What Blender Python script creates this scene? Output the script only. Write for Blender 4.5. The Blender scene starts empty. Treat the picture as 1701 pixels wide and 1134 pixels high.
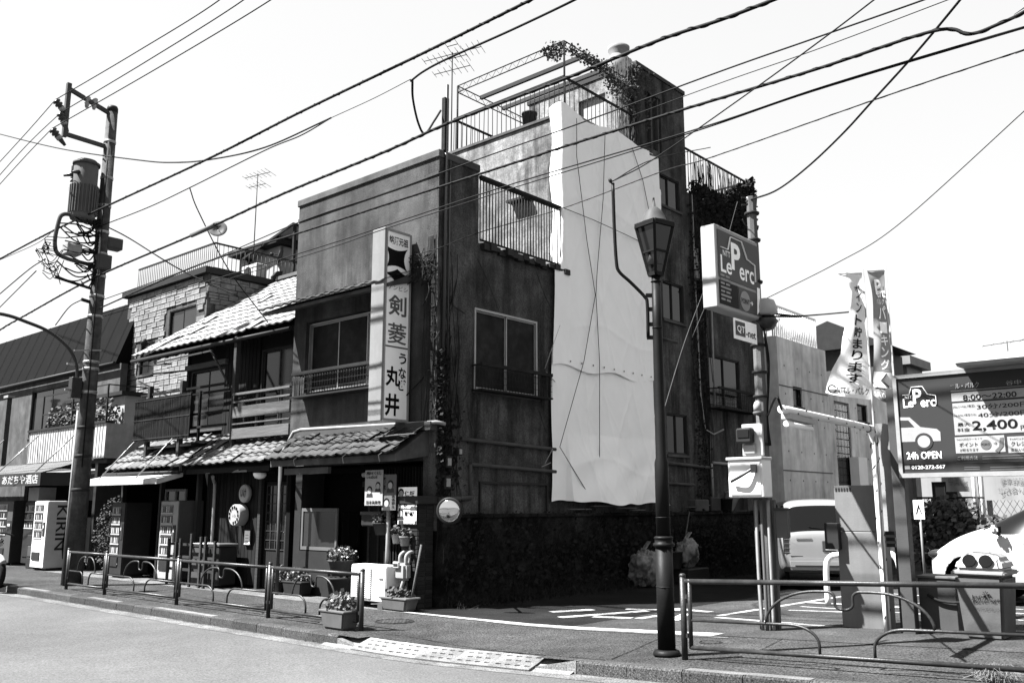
import bpy, bmesh, math, random
from mathutils import Vector, Matrix
rnd = random.Random(7)
R = math.radians
sc = bpy.context.scene
COL = sc.collection

# ---------------------------------------------------------------- camera
CAM = Vector((0.0, 0.0, 1.6)); FPX = 1500.0; AZ = R(41.5); PITCH = math.atan((840 - 567) / FPX)
cd = bpy.data.cameras.new('camera'); cam = bpy.data.objects.new('camera', cd); COL.objects.link(cam)
cd.sensor_width = 36; cd.lens = 36 * FPX / 1701; cd.clip_start = 0.05; cd.clip_end = 3000
cam.location = CAM; cam.rotation_euler = (math.pi / 2 + PITCH, 0, AZ)
sc.camera = cam

# ---------------------------------------------------------------- sky and sun
SUN = Vector((0.45, 0.55, -1.0)).normalized()          # the way the light travels
w = bpy.data.worlds.new('World'); sc.world = w; w.use_nodes = True
nt = w.node_tree; nt.nodes.clear()
sky = nt.nodes.new('ShaderNodeTexSky'); sky.sky_type = 'NISHITA'; sky.sun_disc = False
sky.sun_elevation = math.asin(-SUN.z); sky.sun_rotation = math.atan2(-SUN.x, -SUN.y)
sky.air_density = 1.0; sky.dust_density = 1.0; sky.ozone_density = 1.0
bw = nt.nodes.new('ShaderNodeSeparateColor'); bg = nt.nodes.new('ShaderNodeBackground'); wo = nt.nodes.new('ShaderNodeOutputWorld')
bg.inputs[1].default_value = 0.065
nt.links.new(sky.outputs[0], bw.inputs[0]); hz = nt.nodes.new('ShaderNodeMath'); hz.operation = 'POWER'; hz.inputs[1].default_value = 0.22     # white summer haze evens out the whole sky
hg = nt.nodes.new('ShaderNodeMath'); hg.operation = 'MULTIPLY'; hg.inputs[1].default_value = 1.8
nt.links.new(bw.outputs[2], hz.inputs[0]); nt.links.new(hz.outputs[0], hg.inputs[0]); nt.links.new(hg.outputs[0], bg.inputs[0]); nt.links.new(bg.outputs[0], wo.inputs[0])   # black and white: the blue-sensitive tone of the sky
sl = bpy.data.lights.new('sun', 'SUN'); sl.energy = 5.0; sl.angle = R(0.53); sl.color = (1, 1, 1)
so = bpy.data.objects.new('sun', sl); COL.objects.link(so); so.rotation_euler = SUN.to_track_quat('-Z', 'Y').to_euler()
so.location = (-10, -10, 30)
vs = sc.view_settings; vs.view_transform = 'Standard'; vs.look = 'None'; vs.gamma = 1; vs.exposure = 2.65; vs.use_curve_mapping = False
sc.render.engine = 'CYCLES'; sc.cycles.use_denoising = True; sc.cycles.max_bounces = 6
sc.cycles.caustics_reflective = False; sc.cycles.caustics_refractive = False

# ---------------------------------------------------------------- measuring helpers (survey of the place from the photograph)
_fh = Vector((-math.sin(AZ), math.cos(AZ), 0)); _r = Vector((math.cos(AZ), math.sin(AZ), 0)); _z = Vector((0, 0, 1))
_f = _fh * math.cos(PITCH) + _z * math.sin(PITCH); _u = _z * math.cos(PITCH) - _fh * math.sin(PITCH)
def ray(x, y): return _f + _r * ((x - 850.5) / FPX) + _u * ((567 - y) / FPX)
def onz(x, y, z=0.0): d = ray(x, y); return CAM + d * ((z - CAM.z) / d.z)
def onx(x, y, X): d = ray(x, y); return CAM + d * (X / d.x)
def ony(x, y, Y): d = ray(x, y); return CAM + d * (Y / d.y)

# ---------------------------------------------------------------- materials (the place is shown in black and white: greys only)
MATS = {}
def gm(name, v, rough=0.8, var=0.2, scale=2.5, bump=0.0, bscale=60, metal=0.0, rndv=0.0, streak=0.0, spec=0.06, patch=0.0, pscale=.8, speck=0.0, spscale=200, trans=0.0, coat=0.0, emit=0.0, wood=False, seed=0.0, raw=False):
    if name in MATS: return MATS[name]
    v *= 1 if raw else .35 if v < .3 else .5 if v < .6 else .75
    m = bpy.data.materials.new(name); m.use_nodes = True; MATS[name] = m
    n = m.node_tree; N = n.nodes; L = n.links
    b = N['Principled BSDF']; b.inputs['Roughness'].default_value = rough; b.inputs['Metallic'].default_value = metal
    b.inputs['Specular IOR Level'].default_value = spec
    if trans: b.inputs['Transmission Weight'].default_value = trans
    if coat: b.inputs['Coat Weight'].default_value = coat; b.inputs['Coat Roughness'].default_value = 0.06
    tc = N.new('ShaderNodeTexCoord')
    def math_(op, a, c, clamp=False):
        q = N.new('ShaderNodeMath'); q.operation = op; q.use_clamp = clamp
        for i, s in enumerate((a, c)):
            if isinstance(s, (int, float)): q.inputs[i].default_value = s
            else: L.new(s, q.inputs[i])
        return q.outputs[0]
    def noise(sc_, stretch=(1, 1, 1), detail=6):
        mp = N.new('ShaderNodeMapping'); mp.inputs['Scale'].default_value = stretch; mp.inputs['Location'].default_value = (seed, seed * 1.7, seed * .3)
        L.new(tc.outputs['Object'], mp.inputs[0])
        q = N.new('ShaderNodeTexNoise'); q.inputs['Scale'].default_value = sc_; q.inputs['Detail'].default_value = detail; q.inputs['Roughness'].default_value = .62
        L.new(mp.outputs[0], q.inputs['Vector']); return q.outputs[0]
    val = v
    if var:
        nz = noise(scale, (1, 1, 14) if wood == 'h' else (14, 14, 1) if wood else (1, 1, 1))
        val = math_('MULTIPLY', math_('MULTIPLY_ADD', nz, var * 4), v) if False else math_('MULTIPLY', v, math_('ADD', 1 - var * 2, math_('MULTIPLY', nz, var * 4)))
    if patch:
        q = N.new('ShaderNodeMapRange'); q.inputs['From Min'].default_value = .38; q.inputs['From Max'].default_value = .66; q.inputs['To Min'].default_value = 1 - patch; q.inputs['To Max'].default_value = 1 + patch
        L.new(noise(pscale, detail=9), q.inputs['Value']); val = math_('MULTIPLY', val, q.outputs[0])
        q = N.new('ShaderNodeMapRange'); q.inputs['From Min'].default_value = .45; q.inputs['From Max'].default_value = .6; q.inputs['To Min'].default_value = 1 - patch * .6; q.inputs['To Max'].default_value = 1 + patch * .4
        L.new(noise(pscale * 3.7, detail=9), q.inputs['Value']); val = math_('MULTIPLY', val, q.outputs[0])
    if streak:
        s1 = noise(1.0, (3.2, 3.2, .42)); s2 = noise(.7)
        k = math_('MULTIPLY', math_('SUBTRACT', s1, .42, True), math_('MULTIPLY', s2, 6 * streak))
        val = math_('MULTIPLY', val, math_('SUBTRACT', 1.0, math_('MINIMUM', k, .8), True))
    if speck:
        s = noise(spscale, detail=2); k = math_('MULTIPLY', math_('SUBTRACT', s, .5), speck * 4)
        val = math_('MULTIPLY', val, math_('ADD', 1.0, k, True) if False else math_('MAXIMUM', math_('ADD', 1.0, k), .2))
    if rndv:
        oi = N.new('ShaderNodeObjectInfo')
        val = math_('MULTIPLY', val, math_('ADD', 1 - rndv, math_('MULTIPLY', oi.outputs['Random'], 2 * rndv)))
    if isinstance(val, (int, float)):
        b.inputs['Base Color'].default_value = (v, v, v, 1)
    else:
        cl = math_('MAXIMUM', val, .004)
        cb = N.new('ShaderNodeCombineColor')
        for i in range(3): L.new(cl, cb.inputs[i])
        L.new(cb.outputs[0], b.inputs['Base Color'])
    if bump:
        nb = noise(bscale, (1, 1, 10) if wood == 'h' else (10, 10, 1) if wood else (1, 1, 1), 4)
        bp = N.new('ShaderNodeBump'); bp.inputs['Strength'].default_value = bump; bp.inputs['Distance'].default_value = .02
        L.new(nb, bp.inputs['Height']); L.new(bp.outputs[0], b.inputs['Normal'])
    if emit:
        b.inputs['Emission Color'].default_value = (1, 1, 1, 1); b.inputs['Emission Strength'].default_value = emit
    return m

M = dict(
    road=gm('road_asphalt', .063, .9, .1, .3, .4, 70, speck=.45, spscale=50, patch=.09, pscale=.3, raw=True),
    walk=gm('sidewalk_asphalt', .033, .9, .25, .9, .8, 60, speck=1.2, spscale=48, patch=.22, pscale=.7, raw=True),
    alley=gm('alley_asphalt', .031, .9, .2, .6, .6, 60, speck=.8, spscale=50, patch=.2, pscale=.6, raw=True),
    gutter=gm('gutter_concrete', .085, .9, .3, 2.5, .4, 60, speck=.9, spscale=60, patch=.25, raw=True),
    kerb=gm('kerb_concrete', .035, .9, .3, 3, .6, 50, speck=1.0, spscale=60, rndv=.2, raw=True),
    kerbw=gm('kerb_white', .125, .9, .3, 4, .4, 50, speck=.6, spscale=70, rndv=.2, patch=.2, raw=True),
    paint=gm('road_paint', .26, .8, .25, 6, .2, 60, speck=.6, spscale=50, patch=.3, pscale=3, raw=True),
    dark_wall=gm('dark_stucco', .06, .95, .2, 1.4, .5, 40, streak=1.0, speck=.5, spscale=45, patch=.3, pscale=.7, raw=True, spec=.03),
    grey_wall=gm('grey_stucco', .05, .95, .22, 1.2, .4, 40, streak=.6, speck=.35, spscale=60, patch=.22, pscale=.8, raw=True, spec=.03),
    grey_plain=gm('grey_render', .06, .9, .25, 1.5, .3, 50, streak=.4, patch=.2, raw=True),
    pale_wall=gm('pale_weathered_plaster', .16, .95, .25, 2.0, .3, 40, streak=1.0, speck=.4, spscale=30, patch=.3, pscale=1.8, raw=True),
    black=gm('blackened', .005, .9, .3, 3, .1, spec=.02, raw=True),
    dark_wood=gm('dark_wood', .009, .8, .3, 2, .3, 8, wood=True, rndv=.3, spec=.05, raw=True),
    grey_wood=gm('weathered_wood', .2, .85, .28, 2, .4, 8, wood='h', rndv=.2),
    mid_wood=gm('brown_wood', .07, .8, .28, 2, .3, 8, wood='h', rndv=.25),
    tile=gm('clay_roof_tile', .03, .5, .28, 5, .15, 40, rndv=.4, spec=.15, patch=.3, pscale=4, raw=True),
    tile_b=gm('pale_roof_tile', .13, .5, .25, 5, .15, 40, rndv=.25, spec=.15, patch=.25, pscale=4, raw=True),
    tile_c=gm('grey_roof_tile', .07, .5, .25, 5, .15, 40, rndv=.35, spec=.15, patch=.3, pscale=4, raw=True),
    stone=gm('cladding_stone', .13, .9, .25, 4, .6, 22, rndv=.2, patch=.2, pscale=3, raw=True),
    white=gm('white_paint', .74, .5, .08, 3, .05),
    offwhite=gm('offwhite_paint', .55, .6, .14, 3, .1),
    pale=gm('pale_paint', .4, .6, .15, 3, .1),
    grey=gm('grey_paint', .2, .55, .15, 4, .1),
    midgrey=gm('mid_grey_paint', .12, .55, .15, 4, .1),
    dgrey=gm('dark_grey_paint', .05, .5, .2, 4, .1),
    blackp=gm('black_paint', .016, .4, .15, 4, .05, spec=.4),
    rail=gm('rail_paint', .016, .4, .35, 6, .15, 60, spec=.25, patch=.3, pscale=4, raw=True),
    lamp=gm('lamp_post_paint', .006, .5, .3, 5, .1, 40, spec=.07, raw=True),
    steel=gm('galvanised_steel', .4, .42, .2, 5, .1, metal=.6),
    pipe=gm('pvc_pipe', .34, .6, .25, 4, .1),
    pipe_d=gm('dirty_pipe', .13, .7, .3, 4, .1),
    rust=gm('rusty_iron', .014, .85, .4, 9, .3, 60, raw=True),
    conc=gm('pole_concrete', .055, .85, .25, 3, .4, 50, streak=.6, patch=.3, pscale=2, raw=True),
    conc_l=gm('cast_concrete', .46, .85, .14, .9, .15, 30, streak=.45, patch=.12, raw=True),
    cable=gm('cable_rubber', .006, .7, .1, 5, spec=.08, raw=True),
    wire=gm('thin_wire', .03, .6, .1, 5),
    tarp=gm('white_tarpaulin', .67, .6, .05, 1.5, .2, 7, spec=.12, raw=True),
    glass=gm('dark_glass', .006, .08, .3, .8, spec=.3, raw=True),
    glass_f=gm('frosted_glass', .012, .5, .3, 1.0, spec=.05, patch=.5, pscale=1.3, raw=True),
    glass_g=gm('grey_glass', .045, .15, .3, .8, spec=.35),
    alu=gm('aluminium_frame', .42, .4, .15, 5, metal=.5),
    brick=gm('old_brick', .05, .9, .3, 4, .5, 30, rndv=.3),
    plant=gm('leaf_green', .045, .75, .4, 8, rndv=.2, raw=True),
    plant_l=gm('pale_leaf', .2, .7, .35, 8, rndv=.2),
    plant_d=gm('dark_leaf', .012, .8, .4, 6, raw=True),
    straw=gm('dry_grass', .018, .9, .5, 6, raw=True),
    flower=gm('pale_flower', .55, .7, .2, 8),
    soil=gm('soil', .03, .95, .3, 10, .5),
    pot=gm('grey_planter', .19, .7, .2, 5, .1),
    pot_d=gm('dark_pot', .05, .7, .2, 5, .1),
    bag=gm('plastic_bag', .11, .35, .3, 6, .9, 14, spec=.3, patch=.3, pscale=5, raw=True),
    car_w=gm('white_car_paint', .36, .3, 0, 1, coat=.5, spec=.4, raw=True),
    car_s=gm('silver_car_paint', .23, .32, .03, 1, metal=.3, coat=.5, spec=.4, raw=True),
    rubber=gm('tyre_rubber', .02, .85, .2, 6, .2),
    chrome=gm('chrome', .75, .08, 0, 1, metal=1),
    ink=gm('black_ink', .012, .5, 0, 1),
    ink_g=gm('grey_ink', .24, .5, .1, 8),
    ink_d=gm('dark_sign_print', .07, .45, .06, 2),
    ink_m=gm('mid_sign_print', .16, .45, .06, 2),
    paper=gm('paper', .7, .7, .06, 4, raw=True),
    sign=gm('sign_acrylic', .74, .35, .05, 2, spec=.4, raw=True),
    sign_w=gm('sign_print_white', .78, .4, .03, 2, raw=True),
    skin=gm('photo_tone', .3, .7, .3, 14),
    awning=gm('awning_canvas', .3, .7, .12, 3, .1, streak=.3, patch=.15, raw=True),
    awning_d=gm('dark_awning_canvas', .06, .75, .2, 3, .1),
    awning_t=gm('awning_top_canvas', .2, .7, .2, 3, .1),
    alley_shade=gm('shade_dark_asphalt', .0085, .9, .2, .6, .6, 60, speck=.7, spscale=50, patch=.25, pscale=.6, raw=True),  # the shadow on the alley floor is put into this asphalt colour
    wall_black=gm('black_garden_wall', .016, .95, .3, 1.1, .6, 40, streak=.5, speck=.5, spscale=50, patch=.6, pscale=.9, raw=True, spec=.02),  # nearly black and patchy, darker than the side wall
    glass_c=gm('car_glass', .006, .1, 0, .8, spec=.1, raw=True),
    edge=gm('sign_edge_paint', .13, .5, .12, 3, .1, streak=.2, raw=True),
    reed=gm('reed_screen', .009, .9, .3, 8, .2, raw=True),
    far_wall=gm('far_white_wall', .16, .85, .1, 1, streak=.2, raw=True),
    roof_d=gm('dark_metal_roof', .004, .8, .25, 3, .05, spec=.02, raw=True),
)

# ---------------------------------------------------------------- mesh helpers
def V(*a): return Vector(a)
class MB:
    def __init__(s): s.v = []; s.f = []; s.sm = []
    def add(s, vs_, fs, smooth=False):
        b = len(s.v); s.v += [tuple(p) for p in vs_]; s.f += [tuple(i + b for i in f) for f in fs]; s.sm += [smooth] * len(fs); return s
    def box(s, x0, x1, y0, y1, z0, z1):
        if x0 > x1: x0, x1 = x1, x0
        if y0 > y1: y0, y1 = y1, y0
        if z0 > z1: z0, z1 = z1, z0
        return s.add([(x0, y0, z0), (x1, y0, z0), (x1, y1, z0), (x0, y1, z0), (x0, y0, z1), (x1, y0, z1), (x1, y1, z1), (x0, y1, z1)],
                     [(3, 2, 1, 0), (4, 5, 6, 7), (0, 1, 5, 4), (1, 2, 6, 5), (2, 3, 7, 6), (3, 0, 4, 7)])
    def obox(s, o, a, b, c):                               # a parallelepiped: corner and three edges
        o, a, b, c = Vector(o), Vector(a), Vector(b), Vector(c)
        if a.cross(b).dot(c) < 0: a, b = b, a
        return s.add([o, o + a, o + a + b, o + b, o + c, o + a + c, o + a + b + c, o + b + c],
                     [(3, 2, 1, 0), (4, 5, 6, 7), (0, 1, 5, 4), (1, 2, 6, 5), (2, 3, 7, 6), (3, 0, 4, 7)])
    def bar(s, p, q, w=.04, h=None, up=(0, 0, 1)):
        p, q = Vector(p), Vector(q); h = h or w; d = (q - p)
        side = d.cross(Vector(up))
        if side.length < 1e-6: side = d.cross(Vector((0, 1, 0)))
        side.normalize(); t = side.cross(d).normalized()
        return s.obox(p - side * w / 2 - t * h / 2, d, side * w, t * h)
    def tube(s, pts, r, n=8, cap=True, smooth=True):
        pts = [Vector(p) for p in pts]; rs = r if isinstance(r, (list, tuple)) else [r] * len(pts)
        t0 = (pts[1] - pts[0]).normalized(); a = t0.orthogonal().normalized(); vs_ = []; 
        for i, p in enumerate(pts):
            if i == 0: t = pts[1] - pts[0]
            elif i == len(pts) - 1: t = pts[-1] - pts[-2]
            else: t = (pts[i + 1] - p).normalized() + (p - pts[i - 1]).normalized()
            if t.length < 1e-9: t = pts[i] - pts[i - 1]
            t.normalize(); a = (a - t * a.dot(t)); a = a.normalized() if a.length > 1e-6 else t.orthogonal().normalized(); c = t.cross(a)
            for k in range(n):
                g = 2 * math.pi * k / n; vs_.append(p + (a * math.cos(g) + c * math.sin(g)) * rs[i])
        fs = []
        for i in range(len(pts) - 1):
            for k in range(n): fs.append((i * n + k, i * n + (k + 1) % n, (i + 1) * n + (k + 1) % n, (i + 1) * n + k))
        s.add(vs_, fs, smooth)
        if cap:
            b = len(s.v) - len(vs_); s.f += [tuple(b + k for k in range(n))[::-1], tuple(b + (len(pts) - 1) * n + k for k in range(n))]; s.sm += [False, False]
        return s
    def lathe(s, prof, c=(0, 0, 0), n=16, smooth=True, axis=None):
        c = Vector(c); ax = Vector(axis or (0, 0, 1)).normalized()
        a = ax.orthogonal().normalized() if axis else Vector((1, 0, 0)); e = ax.cross(a); vs_ = []
        for r, z in prof:
            for k in range(n):
                g = 2 * math.pi * (k + .5) / n; vs_.append(c + ax * z + (a * math.cos(g) + e * math.sin(g)) * max(r, 1e-4))
        fs = [(i * n + k, i * n + (k + 1) % n, (i + 1) * n + (k + 1) % n, (i + 1) * n + k) for i in range(len(prof) - 1) for k in range(n)]
        s.add(vs_, fs, smooth); b = len(s.v) - len(vs_)
        s.f += [tuple(b + k for k in range(n))[::-1], tuple(b + (len(prof) - 1) * n + k for k in range(n))]; s.sm += [False, False]
        return s
    def prism(s, poly, o, u, v, t):                        # poly in (u,v), extruded by vector t
        o, u, v, t = Vector(o), Vector(u), Vector(v), Vector(t); n = len(poly)
        area = sum(poly[i][0] * poly[(i + 1) % n][1] - poly[(i + 1) % n][0] * poly[i][1] for i in range(n))
        if (area > 0) != (u.cross(v).dot(t) > 0): poly = poly[::-1]
        a = [o + u * p[0] + v * p[1] for p in poly]
        return s.add(a + [p + t for p in a], [tuple(range(n))[::-1], tuple(range(n, 2 * n))] + [(i, (i + 1) % n, n + (i + 1) % n, n + i) for i in range(n)])
    def quad(s, *p): return s.add(p, [tuple(range(len(p)))])
    def grid(s, fn, nu, nv, smooth=True):
        vs_ = [fn(i / nu, j / nv) for j in range(nv + 1) for i in range(nu + 1)]
        return s.add(vs_, [(j * (nu + 1) + i, j * (nu + 1) + i + 1, (j + 1) * (nu + 1) + i + 1, (j + 1) * (nu + 1) + i) for j in range(nv) for i in range(nu)], smooth)
    def mesh(s, name, mat, org=None, bev=0.0, seg=1):
        me = bpy.data.meshes.new(name); vs_ = s.v
        if org is not None and org.length: vs_ = [(x - org.x, y - org.y, z - org.z) for x, y, z in s.v]
        me.from_pydata(vs_, [], s.f); me.polygons.foreach_set('use_smooth', s.sm); 
        for m in (mat if isinstance(mat, (list, tuple)) else [mat]): me.materials.append(m)
        if bev:
            bm = bmesh.new(); bm.from_mesh(me); bmesh.ops.remove_doubles(bm, verts=bm.verts, dist=1e-5)
            bmesh.ops.bevel(bm, geom=[e for e in bm.edges if e.is_manifold and e.calc_face_angle(0) > .5], offset=bev, segments=seg, affect='EDGES', clamp_overlap=True)
            bm.to_mesh(me); bm.free()
        me.update(); return me
    def build(s, name, mat, parent=None, bev=0.0, seg=1, local=False):
        org = ORG.get(parent.name, Vector()) if (parent is not None and not local) else Vector()
        o = bpy.data.objects.new(name, s.mesh(name, mat, org, bev, seg)); COL.objects.link(o); o.parent = parent
        ORG[o.name] = org; return o
ORG = {}
def tag(o, label, cat, group=None, kind=None):
    if label: o['label'] = label
    if cat: o['category'] = cat
    if group: o['group'] = group
    if kind: o['kind'] = kind
    return o
def thing(name, label, cat, loc=(0, 0, 0), group=None, rz=0.0):
    o = bpy.data.objects.new(name, None); COL.objects.link(o); o.location = loc; o.empty_display_size = .1
    o.rotation_euler.z = rz; ORG[o.name] = Vector(loc) if not rz else Vector(); return tag(o, label, cat, group)
def struct(name, mb, mat): o = mb.build(name, mat); o['kind'] = 'structure'; return o
def copy_tree(o, parent=None, kids=None):
    c = o.copy(); COL.objects.link(c); c.parent = parent; ORG[c.name] = ORG.get(o.name, Vector())
    for ch in list(o.children): copy_tree(ch, c)
    return c
def piece(name, me, parent, mtx, local=False):
    o = bpy.data.objects.new(name, me); COL.objects.link(o); o.parent = parent
    org = ORG.get(parent.name, Vector()) if not local else Vector()
    o.matrix_local = Matrix.Translation(-org) @ mtx; return o
def spline(pts, k=8):
    pts = [Vector(p) for p in pts]; out = []
    for i in range(len(pts) - 1):
        p0 = pts[i - 1] if i else pts[0] * 2 - pts[1]; p1, p2 = pts[i], pts[i + 1]; p3 = pts[i + 2] if i + 2 < len(pts) else pts[-1] * 2 - pts[-2]
        for j in range(k):
            t = j / k; out.append(.5 * ((2 * p1) + (p2 - p0) * t + (2 * p0 - 5 * p1 + 4 * p2 - p3) * t * t + (3 * p1 - p0 - 3 * p2 + p3) * t ** 3))
    out.append(pts[-1]); return out
class Fr:                                                  # a facade: u along it, z up, d outwards
    def __init__(s, o, u, n, w=(0, 0, 1)): s.o, s.u, s.n, s.w = Vector(o), Vector(u).normalized(), Vector(n).normalized(), Vector(w).normalized()
    def p(s, u, z, d=0.0): return s.o + s.u * u + s.n * d + s.w * z
    def box(s, mb, u0, u1, z0, z1, d0, d1):
        return mb.obox(s.p(u0, z0, d0), s.u * (u1 - u0), s.n * (d1 - d0), s.w * (z1 - z0))
    def holes(s, mb, u0, u1, z0, z1, hs, th):              # wall with rectangular openings
        us = sorted({u0, u1, *[min(max(h[i], u0), u1) for h in hs for i in (0, 1)]}); zs = sorted({z0, z1, *[min(max(h[i], z0), z1) for h in hs for i in (2, 3)]})
        for a, b in zip(us, us[1:]):
            run = None
            for c, d in zip(zs, zs[1:]):
                cu, cz = (a + b) / 2, (c + d) / 2
                if any(h[0] < cu < h[1] and h[2] < cz < h[3] for h in hs):
                    if run: s.box(mb, a, b, run[0], run[1], -th, 0); run = None
                else: run = (run[0], d) if run else (c, d)
            if run: s.box(mb, a, b, run[0], run[1], -th, 0)
        return mb
FRONT = lambda Y: Fr((0, Y, 0), (1, 0, 0), (0, -1, 0))
SIDE = lambda X: Fr((X, 0, 0), (0, 1, 0), (1, 0, 0))
def text(body, mat, parent, o, u, v, size, name='lettering', align='LEFT', bold=0.0, sx=1.0, sp=1.0, th=.002, width=None, height=None, local=False, vertical=False, fn=None):
    """flat lettering: o = lower left (or centre) of the writing, u along it, v up"""
    if vertical: body = '\n'.join(body)
    c = bpy.data.curves.new('t', 'FONT'); c.body = body; c.size = 1.0; c.align_x = align; c.extrude = 0; c.offset = bold; c.resolution_u = 3
    c.space_character = sp; c.space_line = .86 if vertical else 1
    t = bpy.data.objects.new('t', c); me = bpy.data.meshes.new_from_object(t); bpy.data.objects.remove(t); bpy.data.curves.remove(c)
    u, v = Vector(u).normalized(), Vector(v).normalized(); nn = u.cross(v)
    xs = [p.co.x for p in me.vertices]; ys = [p.co.y for p in me.vertices]
    kx = ky = size
    if xs:
        if width: kx = width / max(max(xs) - min(xs), 1e-4)
        if height: ky = height / max(max(ys) - min(ys), 1e-4)
        if width and not height: ky = size or kx
    kx *= sx; org = (ORG.get(parent.name, Vector()) if not local else Vector()); o = Vector(o)
    x0 = min(xs) if (width and align == 'LEFT') else 0; y0 = min(ys) if height else 0
    if fn:
        for p in me.vertices: p.co = fn((p.co.x - x0) * kx, (p.co.y - y0) * ky) - org
    else:
      for p in me.vertices: p.co = o + u * (p.co.x - x0) * kx + v * (p.co.y - y0) * ky + nn * th - org
    me.materials.clear(); me.materials.append(mat)
    ob = bpy.data.objects.new(name, me); COL.objects.link(ob); ob.parent = parent; return ob
# ================================================================ the ground: flat towards the west, rising gently east of the alley mouth
def gz(X):
    t = X + 8.0
    if t <= -.8: return 0.0
    if t < .8: return .042 * (t + .8) ** 2 / 3.2
    return .042 * min(t, 13)
def ong(x, y, off=0.0):
    z = 0.0
    for _ in range(12): z = gz(onz(x, y, z + off).x)
    return onz(x, y, z + off)
XB = [-160, -60, -30, -20, -14, -11, -10, -9.4] + [-9.2 + .3 * i for i in range(12)] + [-5, -4, -3, -2, -1, 0, 1, 2, 3, 4, 5, 8, 20, 60, 160]
def strip(name, mat, X0, X1, y0, y1, off, nY=1):
    mb = MB(); f0 = y0 if callable(y0) else (lambda x: y0); f1 = y1 if callable(y1) else (lambda x: y1)
    xs = [X0] + [x for x in XB if X0 < x < X1] + [X1]
    for a, b in zip(xs, xs[1:]):
        mb.quad((a, f0(a), gz(a) + off), (b, f0(b), gz(b) + off), (b, f1(b), gz(b) + off), (a, f1(a), gz(a) + off))
    return struct(name, mb, mat)
KY = 7.42
struct('ground', MB().quad((-900, -900, -.32), (900, -900, -.32), (900, 900, -.32), (-900, 900, -.32)), M['alley'])
road = strip('road', M['road'], -160, 160, -14, KY + .02, -.13)
strip('gutter_strip', M['gutter'], -160, 160, KY - .27, KY, -.126)
XB = sorted(XB + [-9.151, -9.149, -6.281, -6.279])
walk = strip('sidewalk', M['walk'], -160, 160, lambda x: KY + (.225 if -9.15 < x < -6.28 else .05), 10.02, -.006)
strip('shop_forecourt', M['gutter'], -24.5, -10.75, 9.62, 10.3, -.002)
alley = strip('alley', M['alley_shade'], -11.4, -7.75, 9.75, 60, -.001)  # whole sheet darkened in colour to stand for the alley's shadow
lot = strip('parking_lot', M['alley'], -7.75, 60, 9.9, 60, -.001)
strip('yard', M['alley'], -160, -11.4, 10.0, 60, -.01)
strip('opposite_sidewalk', M['walk'], -160, 160, -40, -13, 0.0)
# white line across the alley mouth
strip('alley_stop_line', M['paint'], -10.75, -5.55, lambda x: 9.63 + .03 * (x + 10.7), lambda x: 9.72 + .075 * (x + 10.7), .0035)
# thin worn second line
strip('worn_line', M['gutter'], -8.9, -5.3, lambda x: 9.60 + .02 * (x + 10.7), lambda x: 9.625 + .022 * (x + 10.7), .0035)
# edge line in the roadway
struct('road_edge_line', MB().quad((-12.5, 3.9, -.126), (-30, 3.9, -.126), (-30, 4.05, -.126), (-12.5, 4.05, -.126)), M['paint'])
# kerb stones
def kerb_mesh(white):
    mb = MB(); L_ = .592
    pr = [(0, -.2), (.15, -.2), (.15, 0), (.025, 0), (.004, -.02)]
    n = len(pr); vs_ = [(x, a, b) for x in (0, L_) for a, b in pr]
    mb.add(vs_, [tuple(range(n))[::-1], tuple(range(n, 2 * n))] + [(i, (i + 1) % n, n + (i + 1) % n, n + i)[::-1] for i in range(n)])
    me = mb.mesh('kerb_stone', [M['kerb'], M['kerbw'] if white else M['kerb']])
    for p in me.polygons:
        if p.normal.z > .9 or p.normal.z < -.9: p.material_index = 1  # white tops put sunlight as well as wear into the stone colour
    bm = bmesh.new(); bm.from_mesh(me); bmesh.ops.recalc_face_normals(bm, faces=bm.faces); bm.to_mesh(me); bm.free(); return me
KM = [kerb_mesh(False), kerb_mesh(True)]
def kerb_run(x0, x1, whites):
    x = x0; i = 0
    while x < x1:
        ang = math.atan((gz(x + .6) - gz(x)) / .6)
        piece('kerb_stone', KM[1 if i in whites else 0], walk, Matrix.Translation((x, KY + rnd.uniform(-.004, .004), gz(x) + rnd.uniform(-.004, .003))) @ Matrix.Rotation(-ang, 4, 'Y'))
        x += .6; i += 1
kerb_run(-20.3, -9.75, {1, 2, 6, 7, 10, 11, 12})
kerb_run(-5.72, 4.5, {2, 3, 5, 6, 7, 9})
# sloped end stones
for xa, xb, za, zb in ((-20.9, -20.305, -.11, 0), (-6.3, -5.725, gz(-6.3) - .1, gz(-5.7)), (-9.7, -9.15, 0, -.1)):
    mb = MB(); c = [(xa, za), (xb, zb)]
    mb.add([(xa, KY, -.2), (xb, KY, -.2), (xb, KY + .15, -.2), (xa, KY + .15, -.2), (xa, KY + .004, za), (xb, KY + .004, zb), (xb, KY + .15, zb), (xa, KY + .15, za)],
           [(3, 2, 1, 0), (4, 5, 6, 7), (0, 1, 5, 4), (1, 2, 6, 5), (2, 3, 7, 6), (3, 0, 4, 7)])
    mb.build('kerb_end_stone', M['kerbw'], walk)
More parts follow.
